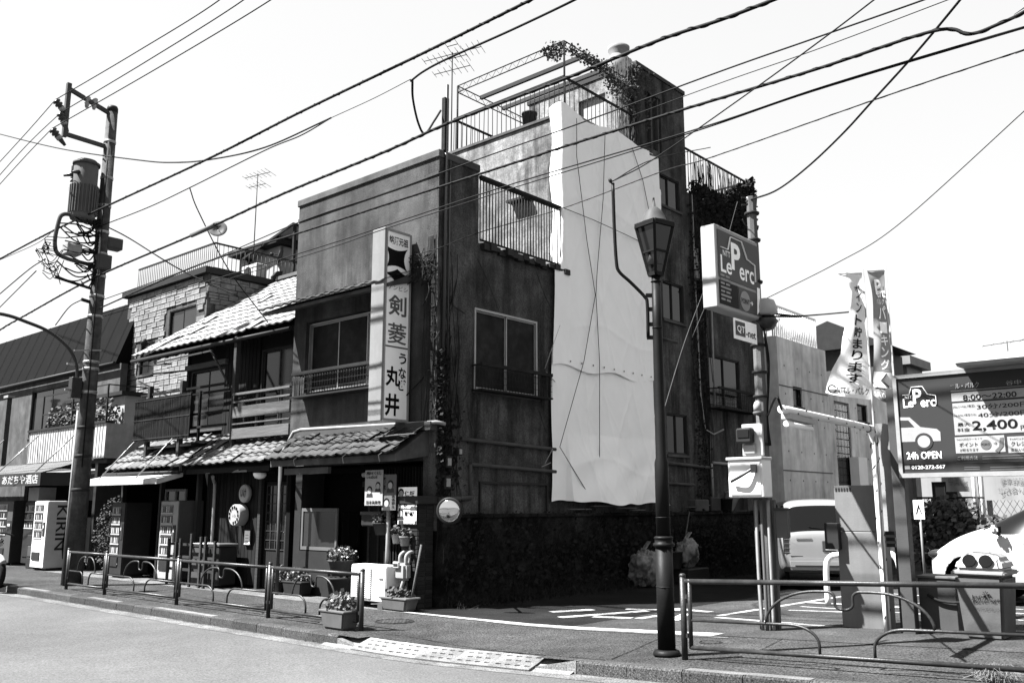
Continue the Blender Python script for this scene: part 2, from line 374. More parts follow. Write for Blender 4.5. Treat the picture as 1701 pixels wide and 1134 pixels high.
# sloped ramp blocks with slots
def ramp_mesh():
    mb = MB(); fr = Fr((0, 0, 0), (1, 0, 0), (0, -.3, 1), (0, 1, .3))
    hs = []
    for r in range(3):
        for c in range(4 if r != 1 else 3):
            u = .07 + c * .135 + (.067 if r == 1 else 0); hs.append((u, u + .075, .06 + r * .1, .085 + r * .1))
    fr.holes(mb, .004, .588, 0, .335, hs, .05)
    mb.obox((.004, .01, -.12), (.584, 0, 0), (0, .31, .093), (0, 0, .06))
    return mb.mesh('ramp_block', M['kerbw'])
RM = ramp_mesh()
for i in range(5):
    x = -9.12 + i * .57
    piece('ramp_block', RM, walk, Matrix.Translation((x, KY - .1, -.108 + gz(x))) @ Matrix.Rotation(-math.atan((gz(x + .57) - gz(x)) / .57), 4, 'Y'))
mb = MB(); xs_ = [-9.75 + .2 * i for i in range(21)]
for a_, b_ in zip(xs_, xs_[1:]):
    mb.quad((a_, KY - .14, gz(a_) - .15), (b_, KY - .14, gz(b_) - .15), (b_, KY + .27, gz(b_) - .012), (a_, KY + .27, gz(a_) - .012))
struct('driveway_apron', mb, M['kerbw'])
# dark cracks and patched trenches in the asphalt
crack = gm('asphalt_crack', .006, .95, 0, raw=True); patchm = gm('asphalt_patch', .03, .9, .25, .9, .8, 60, speck=1.0, spscale=48, raw=True)
def ground_line(pts, w_, mat, off, nm):
    mb = MB(); P_ = [ong(*p) if len(p) == 2 else Vector(p) for p in pts]; P_ = spline(P_, 10)
    for i in range(len(P_) - 1):
        d = (P_[i + 1] - P_[i]).normalized(); s_ = Vector((-d.y, d.x, 0)) * w_ * (.6 + .8 * rnd.random()) / 2; a, b = P_[i], P_[i + 1]
        mb.quad(*[(c.x, c.y, gz(c.x) + off) for c in (a - s_, b - s_, b + s_, a + s_)])
    return struct(nm, mb, mat)
ground_line([(1015, 1094), (1060, 1075), (1095, 1060), (1135, 1050)], .012, crack, .0005, 'asphalt_joint'); ground_line([(1083, 1068), (1200, 1075), (1250, 1082), (1300, 1060)], .012, crack, .0005, 'asphalt_joint')
ground_line([(640, 1052), (700, 1060), (820, 1079), (1005, 1095)], .014, crack, .0005, 'asphalt_joint'); ground_line([(300, 985), (430, 1010), (560, 1035)], .012, crack, .0005, 'asphalt_joint')
# parking bay lines and lettering painted on the ground
def line(a, b, w_, nm='painted_line'):
    a, b = Vector(a), Vector(b); d = (b - a).normalized(); s = Vector((-d.y, d.x, 0)) * w_ / 2
    n = max(1, int((b - a).length / .4)); mb = MB()
    for i in range(n):
        p, q = a.lerp(b, i / n), a.lerp(b, (i + 1) / n)
        mb.quad(*[(c.x, c.y, gz(c.x) + .004) for c in (p - s, q - s, q + s, p + s)])
    return struct(nm, mb, M['paint'])
def pline(p0, p1, w_): a, b = ong(*p0), ong(*p1); return line((a.x, a.y, 0), (b.x, b.y, 0), w_, 'bay_line')
pline((1195, 1022), (1445, 983), .12); pline((1190, 1025), (1380, 1040), .12); pline((1340, 1000), (1700, 1019), .11); pline((1330, 1007), (1700, 1030), .08); pline((1440, 983), (1700, 1000), .1)
pline((1310, 1013), (1400, 1016), .09); pline((1500, 1000), (1700, 1012), .07)
for (x0, y0), (x1, y1) in (((915, 1016), (985, 1012)), ((930, 1025), (1075, 1014)), ((985, 1024), (1050, 1026)), ((1040, 1011), (1130, 1013)), ((1060, 1027), (1110, 1020)), ((1120, 1010), (1180, 1016)), ((1118, 1030), (1140, 1019))):
    a, b = ong(x0, y0), ong(x1, y1); line((a.x, a.y, 0), (b.x, b.y, 0), .16, 'painted_lettering_stroke')
# covers in the sidewalk
def cover(px, py, r, nm='manhole_cover', label='round iron manhole cover in the sidewalk beside the planters'):
    c = ong(px, py); t = thing(nm, label, 'manhole cover', (c.x, c.y, gz(c.x)))
    mb = MB(); mb.lathe([(r, -.05), (r, .002), (r * .93, .004), (r * .93, -.002), (r * .3, 0)], c, 28, False); mb.build('cover_ring', M['rust'], t)
    mb = MB()
    for i in range(-3, 4):
        for j in range(-3, 4):
            if i * i + j * j < 10: mb.box(c.x + (i - .35) * r * .24, c.x + (i + .35) * r * .24, c.y + (j - .35) * r * .24, c.y + (j + .35) * r * .24, c.z, c.z + .005)
    mb.build('tread_pattern', M['midgrey'], t); return t
cover(655, 1031, .28)
cover(1181, 1066, .13, 'valve_cover', 'small round valve cover in the sidewalk beside the lamp post')
cover(425, 1005, .2, 'drain_cover', 'pale round cover in the sidewalk before the wooden fence')
# ================================================================ guard rails
def arc(c, rx, rz, a0, a1, n=10): return [(c[0] + rx * math.cos(R(a0 + (a1 - a0) * i / n)), c[1] + rz * math.sin(R(a0 + (a1 - a0) * i / n))) for i in range(n + 1)]
def guard_rail(A, B, h, label, ends=(True, True)):
    A, B = Vector(A), Vector(B); t = thing('guard_rail', label, 'guard rail', A, 'guard rails along the kerb'); d = B - A; Ln = d.length; e = d / Ln
    P = lambda u, z: A + e * u + Vector((0, 0, z)); k = h / .74
    for i, q in enumerate((0, Ln)):
        if ends[i]:
            mb = MB(); mb.tube([P(q, -.15), P(q, h + .02)], .031, 12); mb.lathe([(.03, 0), (.034, .012), (.03, .03), (.012, .038)], P(q, h + .02), 12); mb.build('post', M['rail'], t)
    g = .075
    MB().tube([P(g, .1), P(g, h)], .021, 8).build('end_bar', M['rail'], t); MB().tube([P(Ln - g, .1), P(Ln - g, h)], .021, 8).build('end_bar', M['rail'], t)
    MB().tube([P(.03, h - .02), P(Ln - .03, h - .02)], .024, 10).build('top_rail', M['rail'], t)
    MB().tube([P(g, .11 * k), P(Ln - g, .11 * k)], .021, 10).build('bottom_rail', M['rail'], t)
    for s in (0, 1):
        m = (lambda u: u) if s == 0 else (lambda u: Ln - u)
        pts = [(g, .36 * k), (.34 * Ln, .36 * k)] + arc((.34 * Ln, .20 * k), .085 * Ln, .16 * k, 90, 0)[1:] + [(.425 * Ln, .11 * k)]
        MB().tube([P(m(u), z) for u, z in pts], .014, 8).build('lower_curl', M['rail'], t)
        pts = arc((.425 * Ln, .36 * k), .155 * Ln, .29 * k, 180, 90) + arc((.455 * Ln, .60 * k), .02 * Ln, .05 * k, 90, 0, 5)[0:] + arc((.4995 * Ln, .55 * k), .0245 * Ln, .05 * k, 180, 270, 5)
        MB().tube([P(m(u), z) for u, z in pts], .013, 8).build('upper_curl', M['rail'], t)
    for q in (.03, Ln - .03):
        for z in (.2, .56): mb = MB(); mb.obox(P(q, z * k) - Vector((.02, .015, 0)), (.04, 0, 0), (0, .03, 0), (0, 0, .04)); mb.build('bracket', M['rail'], t)
    return t
FXs = [ony(112, 950, 7.9).x, ony(176, 950, 7.9).x, ony(295, 970, 7.9).x, ony(447, 985, 7.9).x, ony(601, 1000, 7.9).x]
for i, lab in enumerate(('leftmost dark guard rail panel in front of the utility pole', 'dark guard rail panel in front of the vending machines', 'dark guard rail panel in front of the low wooden fence', 'dark guard rail panel ending beside the small white flowered planter')):
    guard_rail((FXs[i], 7.9, 0), (FXs[i + 1], 7.9, 0), .73, lab, (True, i == 3))
a = ong(1138, 1094); bx = -1.62
guard_rail((a.x, a.y, gz(a.x)), (bx, a.y - .02, gz(bx)), .755, 'dark guard rail panel beside the street lamp post')
guard_rail((bx + .02, a.y - .02, gz(bx)), (bx + 2.2, a.y - .03, gz(bx + 2.2)), .755, 'dark guard rail panel cut off by the right edge', (False, True))
# ================================================================ helpers for buildings
def tile_mesh(w_, l_, mat, amp=.028, lip=.03):
    n = 7; mb = MB(); prof = []
    for i in range(n):
        t = i / (n - 1); prof.append((t * w_ * 1.04, amp * (math.cos(t * 2 * math.pi) * .5 + .5) if t < .5 else amp * (math.cos(t * 2 * math.pi) * .5 + .5)))
    vs_ = []
    for (y, dz) in ((0, .022), (l_ * 1.12, 0)):
        for x, z in prof: vs_.append((x, y, z + dz))
    for x, z in prof: vs_.append((x, 0, z + .022 - lip))
    fs = [(i, i + 1, n + i + 1, n + i) for i in range(n - 1)]
    mb.add(vs_, fs, True); mb.add(vs_, [(2 * n + i, 2 * n + i + 1, i + 1, i) for i in range(n - 1)])
    return mb.mesh('tile', mat)
def tile_roof(parent, o, u, s, ncol, nrow, w_, l_, mat, jitter=.004, most=300, name='tile', skip=None, broken=0.0):
    u, s = Vector(u).normalized(), Vector(s).normalized(); n = u.cross(s).normalized(); me = tile_mesh(w_, l_, mat); cnt = 0; rest = MB()
    for r in range(nrow):
        for c in range(ncol):
            if skip and skip(r, c): continue
            j = lambda: rnd.uniform(-jitter, jitter); big = broken and rnd.random() < broken
            p = Vector(o) + u * (c * w_ + j()) + s * (r * l_ + j() * 2) + n * (.02 + abs(j()) + (.025 if big else 0))
            rot = Matrix.Rotation(rnd.uniform(-1, 1) * (.14 if big else .02), 4, 'Z') @ Matrix.Rotation((.12 if big else 0) * rnd.random(), 4, 'X')
            mx = Matrix.Translation(p) @ Matrix((u, s, n)).transposed().to_4x4() @ rot
            if cnt < most: piece(name, me, parent, mx); cnt += 1
            else:
                vs_ = [mx @ q.co for q in me.vertices]; rest.add(vs_, [tuple(q.vertices) for q in me.polygons], True)
    if rest.v: q = rest.build('far_tiles', mat, parent); q['kind'] = 'stuff'
def railing(parent, A, B, z0, z1, n, mat, rad=.009, name='railing', topr=.022, wob=0.0, top=True):
    A, B = Vector(A), Vector(B); rl = MB()
    if top: rl.bar((A.x, A.y, z1), (B.x, B.y, z1), .04, .045)
    ro = rl.build(name, mat, parent) if top else MB().bar((A.x, A.y, z1), (B.x, B.y, z1), .02, .02).build(name, mat, parent)
    MB().bar((A.x, A.y, z0), (B.x, B.y, z0), .03, .03).build('bottom_bar', mat, ro)
    me = MB().tube([(0, 0, 0), (0, 0, z1 - z0)], rad, 5).mesh('baluster', mat)
    for i in range(n + 1):
        p = A.lerp(B, i / n); piece('baluster', me, ro, Matrix.Translation((p.x, p.y, z0)) @ Matrix.Rotation(rnd.uniform(-wob, wob), 4, 'X') @ Matrix.Rotation(rnd.uniform(-wob, wob), 4, 'Y'))
    return ro
def window(parent, fr, u0, u1, z0, z1, nsash, fm, gmat, rec=.06, fw=.03, name='window', sill=True, split=None):
    mb = MB()
    for a, b, c, d in ((u0, u0 + fw, z0, z1), (u1 - fw, u1, z0, z1), (u0 + fw, u1 - fw, z0, z0 + fw), (u0 + fw, u1 - fw, z1 - fw, z1)): fr.box(mb, a, b, c, d, -rec - .05, -rec + .04)
    wo_ = mb.build(name, fm, parent)
    W_ = (u1 - u0 - 2 * fw) / nsash
    for i in range(nsash):
        a = u0 + fw + i * W_; dd = -rec - .02 + .02 * (i % 2); mb = MB(); s = .024
        for p in ((a, a + s, z0 + fw, z1 - fw), (a + W_ - s, a + W_, z0 + fw, z1 - fw), (a + s, a + W_ - s, z0 + fw, z0 + fw + s), (a + s, a + W_ - s, z1 - fw - s, z1 - fw)): fr.box(mb, *p, dd - .012, dd + .012)
        mb.build('sash', fm, wo_)
        mb = MB(); fr.box(mb, a + s, a + W_ - s, z0 + fw + s, z1 - fw - s, dd - .006, dd); mb.build('pane', gmat[i % len(gmat)] if isinstance(gmat, list) else gmat, wo_)
    if sill: mb = MB(); fr.box(mb, u0 - .05, u1 + .05, z0 - .06, z0 - .003, -rec, .05); mb.build('sill', M['grey_plain'], wo_)
    return wo_
def leafcloud(mb, c, r, n, size, flat=1.0):
    for _ in range(n):
        while True:
            q = Vector((rnd.uniform(-1, 1), rnd.uniform(-1, 1), rnd.uniform(-1, 1)))
            if q.length < 1: break
        p = Vector(c) + Vector((q.x * r[0], q.y * r[1], q.z * r[2])); leaf(mb, p, size * rnd.uniform(.6, 1.3))
def leaf(mb, p, s, drop=0.0):
    a = Vector((rnd.gauss(0, 1), rnd.gauss(0, 1), rnd.gauss(0, 1) - drop)).normalized(); b = a.orthogonal().normalized() * s * .5; a = a * s
    mb.quad(p, p + a * .5 + b, p + a, p + a * .5 - b)

# ================================================================ the dark corner building
SX, FY = -10.9, 10.4
F0, S0 = FRONT(FY), SIDE(SX)
cb = thing('corner_building', 'dark stained concrete corner building with roof terrace and tall tower', 'building', (-13, 14, 0))
XW = -15.02
# street front: upper wall and parapet
mb = MB(); F0.holes(mb, XW, SX - .281, 2.35, 7.62, [(-14.62, -11.95, 3.72, 5.16)], .28); mb.build('front_wall', M['grey_wall'], cb)
mb = MB(); mb.box(XW - .03, SX + .03, FY - .035, 11.42, 7.622, 7.76); mb.build('coping', M['grey_plain'], cb, .012)
mb = MB(); F0.box(mb, XW - .002, SX + .002, 7.3, 7.36, .001, .02); mb.build('string_course', M['grey_wall'], cb)
# side wall, stepping up to the tower
S0h = [(11.3, 13.03, 3.6, 5.07)]
mb = MB(); S0.holes(mb, FY, 11.4, 1.2, 7.62, S0h, .28); S0.holes(mb, 11.4, 13.9, 1.2, 6.28, S0h, .28)
S0.holes(mb, 13.9, 16.7, 1.2, 9.62, [], .28)
S0.holes(mb, 16.7, 18.85, 1.2, 11.84, [(17.55, 18.5, 8.62, 9.4), (17.6, 18.52, 5.85, 6.78), (17.6, 18.5, 2.75, 3.68), (17.05, 17.75, 9.9, 11.3)], .28)
mb.build('side_wall', M['dark_wall'], cb)
mb = MB(); S0.holes(mb, 18.85, 22.25, 1.2, 9.22, [(19.62, 21.2, 4.02, 5.28), (20.45, 21.3, 1.5, 2.62), (19.1, 19.95, 7.1, 8.0)], .28); mb.build('rear_side_wall', M['dark_wall'], cb)
mb = MB(); mb.box(XW + .001, XW + .28, FY + .281, 11.4, 1.2, 7.62); mb.box(XW, XW + .28, 11.4, 14, 1.2, 6.2); mb.box(XW + .28, SX - .28, 11.14, 11.42, 6.2, 7.62); mb.build('inner_wall', M['grey_wall'], cb)
mb = MB(); mb.box(XW + .28, SX - .28, 11.42, 13.9, 6.1, 6.25); mb.build('terrace_floor', M['grey_plain'], cb)
# ragged slab edge under the terrace railing
mb = MB()
for i in range(16):
    y = 11.45 + i * .155; mb.obox((SX - .02, y, 6.17 + rnd.uniform(-.03, .03)), (.06 + rnd.uniform(0, .1), 0, 0), (0, .16, 0), (0, 0, .07 + rnd.uniform(0, .06)))
mb.build('terrace_slab_edge', M['dgrey'], cb)
# tower
mb = MB(); F1 = FRONT(13.9); F1.holes(mb, -14.25, SX - .281, 6.25, 9.6, [], .25); mb.build('tower_front_wall', M['pale_wall'], cb)
mb = MB(); F1.box(mb, -12.3, -11.75, 7.95, 8.0, .001, .2); mb.build('window_hood_slab', M['dgrey'], cb)
mb = MB(); mb.box(-14.3, SX + .03, 13.86, 16.7, 9.603, 9.66); mb.build('tower_roof_slab', M['grey_plain'], cb)
mb = MB(); mb.box(-14.25, -14.0, 14.15, 18.85, 1.2, 9.6); mb.box(-14.0, SX - .28, 22.0, 22.25, 1.2, 9.2); mb.build('rear_wall', M['grey_wall'], cb)
mb = MB(); F2 = FRONT(16.72); F2.holes(mb, -14.2, SX - .281, 9.66, 11.8, [(-12.6, -11.8, 9.7, 11.4)], .22); mb.build('penthouse_front_wall', M['pale_wall'], cb)
mb = MB(); F2.box(mb, -12.6, -11.8, 9.7, 11.4, -.16, -.1); mb.build('penthouse_door', M['pale'], cb)
mb = MB(); mb.box(-14.25, SX + .03, 16.69, 18.88, 11.803, 11.9); mb.build('penthouse_roof', M['dgrey'], cb)
mb = MB(); mb.box(-14.2, SX - .28, 18.6, 22.25, 9.1, 9.22); mb.box(-14.2, SX - .28, 18.6, 18.85, 9.22, 11.8); mb.build('rear_roof', M['dgrey'], cb)
mb = MB(); mb.box(-14.0, SX - .29, 14.3, 22, 8.0, 8.1); mb.box(-14.0, SX - .29, 14.3, 22, 4.9, 5.0); mb.box(-14.7, SX - .29, 10.7, 14.0, 5.3, 5.4); mb.box(-14.7, SX - .29, 10.7, 22, 2.2, 2.3); mb.box(-13.2, -13.1, 10.7, 22, 2.3, 6.0)
mb.build('inner_floors', M['black'], cb)
# windows
fw_ = window(cb, F0, -14.62, -11.95, 3.75, 5.13, 3, M['alu'], M['glass_f'], .12)
window(cb, S0, 11.3, 13.03, 3.6, 5.07, 2, M['alu'], M['glass_f'], .02, .04)
for a in ((17.55, 18.5, 8.62, 9.4), (17.6, 18.52, 5.85, 6.78), (17.6, 18.5, 2.75, 3.68), (19.62, 21.2, 4.02, 5.28), (19.1, 19.95, 7.1, 8.0)):
    window(cb, S0, *a, 2, M['dgrey'], M['glass'], .06)
mb = MB(); S0.box(mb, 20.45, 21.3, 1.5, 2.62, -.15, -.1); do = mb.build('side_door', M['dgrey'], cb)
mb = MB(); S0.box(mb, 20.43, 20.47, 1.5, 2.65, -.1, .02); S0.box(mb, 20.43, 21.32, 2.6, 2.65, -.1, .02); S0.box(mb, 21.28, 21.32, 1.5, 2.65, -.1, .02); mb.build('door_frame', M['pipe_d'], do)
mb = MB(); S0.box(mb, 17.05, 17.75, 9.9, 11.3, -.2, -.12); do = mb.build('roof_door', M['dgrey'], cb)
mb = MB(); S0.box(mb, 17.36, 17.42, 9.9, 11.3, -.12, -.04); S0.box(mb, 17.66, 17.72, 9.9, 11.3, -.12, -.04); mb.build('door_frame', M['pipe_d'], do)
# window balcony on the street front
def balcony(fr, u0, u1, z0, z1, dep, nb, mat, name='window_balcony', nh=4, mtop=None):
    mb = MB(); fr.box(mb, u0, u1, z1 - .06, z1, dep - .05, dep); b = mb.build(name, mtop or mat, cb)
    mb = MB()
    for e in (u0, u1 - .03): fr.box(mb, e, e + .03, z1 - .05, z1 - .02, 0, dep - .05)
    fr.box(mb, u0, u1, z0 - .03, z0, 0, dep); mb.build('balcony_base', mat, b)
    me = MB().tube([(0, 0, 0), (0, 0, z1 - z0 - .05)], .006, 5).mesh('baluster', mat)
    for i in range(nb + 1): piece('baluster', me, b, Matrix.Translation(fr.p(u0 + .015 + (u1 - u0 - .03) * i / nb, z0, dep - .02)))
    for e in (u0 + .012, u1 - .012):
        for q in (.33, .66): piece('baluster', me, b, Matrix.Translation(fr.p(e, z0, dep * q)))
    for i in range(1, nh): mb = MB(); mb.bar(fr.p(u0, z0 + (z1 - z0) * i / nh, dep - .02), fr.p(u1, z0 + (z1 - z0) * i / nh, dep - .02), .008); mb.build('cross_wire', mat, b)
    return b
balcony(F0, -14.62, -11.9, 3.66, 4.12, .3, 34, M['dgrey'])
balcony(S0, 11.25, 13.2, 3.6, 4.06, .26, 24, M['rust'])
balcony(S0, 19.55, 21.6, 3.95, 4.45, .3, 22, M['rust'])
balcony(S0, 18.95, 20.0, 6.8, 7.3, .28, 12, M['rust'])
# terrace railing
tr = railing(cb, (SX + .02, 11.42, 0), (SX + .02, 13.92, 0), 6.34, 7.5, 30, M['rust'], .012, 'terrace_railing')
mb = MB(); mb.bar((SX + .02, 11.42, 7.535), (SX + .02, 13.95, 7.535), .07, .06); mb.build('handrail', M['rust'], tr)
# roof railing
railing(cb, (-14.2, 14.0, 0), (SX - .02, 14.0, 0), 9.7, 10.5, 24, M['rust'], .009, 'roof_railing', wob=.015)
railing(cb, (SX - .04, 14.06, 0), (SX - .04, 16.66, 0), 9.7, 10.5, 17, M['rust'], .009, 'roof_railing', wob=.015)
railing(cb, (-14.2, 14.06, 0), (-14.2, 16.66, 0), 9.7, 10.5, 14, M['rust'], .009, 'roof_railing')
railing(cb, (SX - .04, 18.9, 0), (SX - .04, 22.2, 0), 9.25, 10.42, 26, M['rust'], .01, 'rear_roof_railing', wob=.02)
railing(cb, (SX - .1, 22.2, 0), (-14.1, 22.2, 0), 9.25, 10.42, 18, M['rust'], .01, 'rear_roof_railing', wob=.02)
mb = MB(); mb.tube([(SX - .04, 16.55, 9.66), (SX - .04, 16.55, 10.6)], .02, 6); mb.build('railing_post', M['rust'], cb)
# pergola over the tower roof
pg = MB(); pg.tube([(SX - .06, 14.06, 9.66), (SX - .06, 14.06, 11.35)], .022, 6)
pgo = pg.build('pergola', M['rust'], cb)
for x, y in ((-14.15, 14.06), (-14.15, 16.5), (SX - .06, 16.5)): MB().tube([(x, y, 9.66), (x, y, 11.35)], .022, 6).build('pergola_post', M['rust'], pgo)
def lattice(A, B, h, n):
    A, B = Vector(A), Vector(B); mb = MB(); mb.tube([A, B], .014, 6); mb.tube([A - V(0, 0, h), B - V(0, 0, h)], .014, 6)
    pts = [A.lerp(B, i / n) - V(0, 0, h * (i % 2)) for i in range(n + 1)]; mb.tube(pts, .006, 4, smooth=False); return mb
lattice((-14.15, 14.06, 11.35), (SX - .06, 14.06, 11.35), .16, 26).build('lattice_beam', M['rust'], pgo)
lattice((-14.15, 14.06, 11.35), (-14.15, 16.5, 11.35), .16, 18).build('lattice_beam', M['rust'], pgo)
lattice((SX - .06, 14.06, 11.35), (SX - .06, 16.5, 11.35), .16, 18).build('lattice_beam', M['rust'], pgo)
for y in (14.85, 15.65): MB().bar((-14.15, y, 11.33), (SX - .06, y, 11.33), .07, .09).build('wooden_beam', M['mid_wood'], pgo)
# small step and planter on the roof
mb = MB(); mb.box(-13.0, -11.9, 14.25, 14.6, 9.66, 9.85); mb.build('roof_step', M['grey_plain'], cb)
# side-wall cracks repaired with pale mortar
for pts in (((735, 465), (745, 500), (772, 520)), ((793, 430), (812, 470), (828, 515)), ((890, 450), (905, 490), (920, 525)), ((905, 495), (893, 520)), ((780, 640), (770, 665), (758, 672)), ((778, 690), (786, 715)), ((895, 680), (905, 710), (912, 725))):
    mb = MB(); q = [onx(x, y, SX + .002) for x, y in pts]; q = spline(q, 4)
    for i in range(len(q) - 1): mb.bar(q[i], q[i + 1], .006, .02 + .012 * rnd.random(), (1, 0, 0))
    mb.build('mortar_patch', M['grey_plain'], cb)
# pipes on the side wall
def pipe(parent, pts, r, mat, name='pipe', n=8): return MB().tube(pts, r, n).build(name, mat, parent)
q = SX + .06
pipe(cb, [(q, 10.95, 2.72), (q, 13.5, 2.66)], .035, M['pipe_d']); pipe(cb, [(q, 11.2, 2.3), (q, 13.5, 2.24)], .035, M['pipe_d']); pipe(cb, [(q, 11.18, 2.3), (q, 11.18, 1.72)], .03, M['pipe_d']); pipe(cb, [(q, 10.45, 1.7), (q, 11.2, 1.74)], .045, M['pipe_d'])
pipe(cb, [(q, 17.3, 2.55), (q, 19.3, 2.5)], .04, M['pipe_d']); pipe(cb, [(q, 17.3, 2.1), (q, 18.6, 2.08)], .03, M['pipe_d']); pipe(cb, [(q, 19.5, 2.62), (q, 21.2, 2.6)], .035, M['pipe']); pipe(cb, [(q, 19.45, 2.6), (q, 19.45, 1.8)], .03, M['pipe'])
pipe(cb, [(q, 18.98, 9.2), (q, 19.0, 6.5), (q, 19.05, 4.2), (q, 19.2, 3.4), (q, 19.6, 3.3), (q, 20.1, 3.45)], .022, M['pipe'], 'drain_pipe')
pipe(cb, [(q, 19.75, 6.6), (q, 19.72, 4.0)], .025, M['pipe'], 'drain_pipe')
pipe(cb, [(SX + .05, 10.52, 9.0), (SX + .05, 10.5, 2.4)], .03, M['blackp'], 'cable_riser'); pipe(cb, [(SX + .05, 10.62, 7.6), (SX + .05, 10.6, 2.3)], .015, M['blackp'], 'cable_riser')
mb = MB(); mb.box(SX - .02, SX + .06, 10.46, 10.56, 7.76, 8.75); mb.build('roof_mast', M['rust'], cb)
mb = MB(); S0.box(mb, 11.45, 13.3, 1.98, 2.02, 0, .04); S0.box(mb, 11.45, 11.48, 1.5, 1.98, 0, .04); S0.box(mb, 13.27, 13.3, 1.5, 1.98, 0, .04); mb.build('wall_frame_moulding', M['dgrey'], cb)
for y, z, s in ((10.62, 2.32, .1), (10.88, 2.5, .07), (10.6, 1.98, .11)):
    mb = MB(); S0.box(mb, y - s * .7, y + s * .7, z - s, z + s, .02, .12); e = mb.build('electric_meter', M['dgrey'], cb, .012)
    mb = MB(); S0.box(mb, y - s * .42, y + s * .42, z - s * .6, z + s * .6, .121, .126); mb.build('meter_face', M['pale'], e)
# white pvc pipe along the street front
yy = FY - .07
pipe(cb, [(SX + .12, 10.5, 2.94), (SX + .1, yy, 2.96), (-14.55, yy, 3.04), (-14.72, yy - .05, 3.0), (-15.05, yy - .1, 2.55), (-15.05, yy - .1, 2.42), (-14.62, 9.95, 2.3)], .033, M['pipe'], 'rain_pipe')
pipe(cb, [(-14.62, 9.95, 2.32), (-14.6, 9.98, 0)], .035, M['pipe_d'], 'downpipe')
# upper tiled hood over the street windows
ub = MB(); ub.prism([(0, 5.62), (-.62, 5.33), (-.62, 5.27), (0, 5.46)], (XW - .2, FY, 0), (0, 1, 0), (0, 0, 1), (3.75, 0, 0)); uh = ub.build('window_hood', M['grey_plain'], cb)
tile_roof(uh, (XW - .22, FY - .68, 5.33), (1, 0, 0), (0, .64, .29), 13, 2, .29, .34, M['tile'])
# lower tiled roof over the shop front
ub = MB(); ub.prism([(0, 2.88), (-.72, 2.42), (-.72, 2.31), (0, 2.42)], (-14.55, FY, 0), (0, 1, 0), (0, 0, 1), (3.5, 0, 0)); lh = ub.build('shop_roof', M['grey_plain'], cb)
tile_roof(lh, (-14.58, FY - .8, 2.42), (1, 0, 0), (0, .8, .5), 15, 4, .234, .225, M['tile'], .008, broken=.12)
mb = MB(); mb.box(-14.5, SX, FY - .12, FY - .002, 2.84, 2.98); mb.build('roof_flashing', M['midgrey'], lh)
for i in range(8):
    x = -12.9 + rnd.random() * 1.7; p = V(x, FY - .45 + rnd.uniform(-.15, .15), 2.74); d = V(rnd.uniform(.3, .6), rnd.uniform(-.12, .12), rnd.uniform(-.02, .05)); MB().bar(p, p + d, .05, .015).build('loose_batten', M['grey_wood'], lh)
# ground floor shop front
sf = Fr((0, 10.95, 0), (1, 0, 0), (0, -1, 0))
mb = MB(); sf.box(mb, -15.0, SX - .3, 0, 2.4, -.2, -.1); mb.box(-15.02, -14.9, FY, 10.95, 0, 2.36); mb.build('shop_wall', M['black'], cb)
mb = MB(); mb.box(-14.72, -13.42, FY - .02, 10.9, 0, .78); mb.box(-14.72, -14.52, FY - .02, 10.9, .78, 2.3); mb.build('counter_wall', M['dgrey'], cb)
bw_ = MB(); bw_.box(-14.5, -13.42, FY - .015, FY + .02, .8, .86); bw_.box(-14.5, -13.42, FY - .015, FY + .02, 1.5, 1.56); bw_.box(-14.5, -14.45, FY - .015, FY + .02, .86, 1.5); bw_.box(-13.47, -13.42, FY - .015, FY + .02, .86, 1.5); sw = bw_.build('showcase', M['grey'], cb)
MB().box(-14.45, -13.47, FY + .002, FY + .012, .86, 1.5).build('pane', M['glass_g'], sw)
mb = MB(); mb.box(-13.45, -13.39, FY + .1, 10.9, .86, 1.5); mb.build('side_pane', M['glass'], sw)
mb = MB(); sf.box(mb, -13.3, -12.2, .02, 1.95, -.09, -.04); sd = mb.build('sliding_door', M['dark_wood'], cb)
for i in range(4): mb = MB(); sf.box(mb, -13.25 + i * .27, -13.2 + i * .27, .5, 1.9, -.04, -.01); mb.build('slat', M['mid_wood'], sd)
mb = MB(); sf.box(mb, -13.3, -12.2, .12, .45, -.039, -.02); mb.build('kick_panel', M['midgrey'], sd)
mb = MB(); sf.box(mb, -13.4, -12.1, 1.95, 2.05, -.09, .02); mb.build('door_lintel', M['mid_wood'], sd)
mb = MB(); mb.box(-12.05, -11.25, 10.45, 10.5, 0, .55); mb.build('low_panel', M['dgrey'], cb)
for i in range(13): MB().box(-12.15 + i * .075, -12.12 + i * .075, 10.42, 10.46, .5, 2.25).build('lattice_slat', M['dark_wood'], cb)
mb = MB(); mb.box(-14.2, -12.9, 9.75, 9.82, 2.16, 2.27); mb.build('hanging_board', M['pipe_d'], lh)
# bent white pipe before the lattice
pipe(cb, [(-12.25, 10.0, 2.12), (-11.98, 10.05, 2.14), (-11.75, 10.1, 2.08), (-11.7, 10.12, 1.95), (-11.7, 10.12, 1.0), (-11.72, 10.12, .35)], .04, M['pipe'], 'vent_pipe')
pipe(cb, [(-11.15, 10.15, 1.7), (-11.17, 10.15, .1)], .03, M['pipe'], 'vent_pipe')
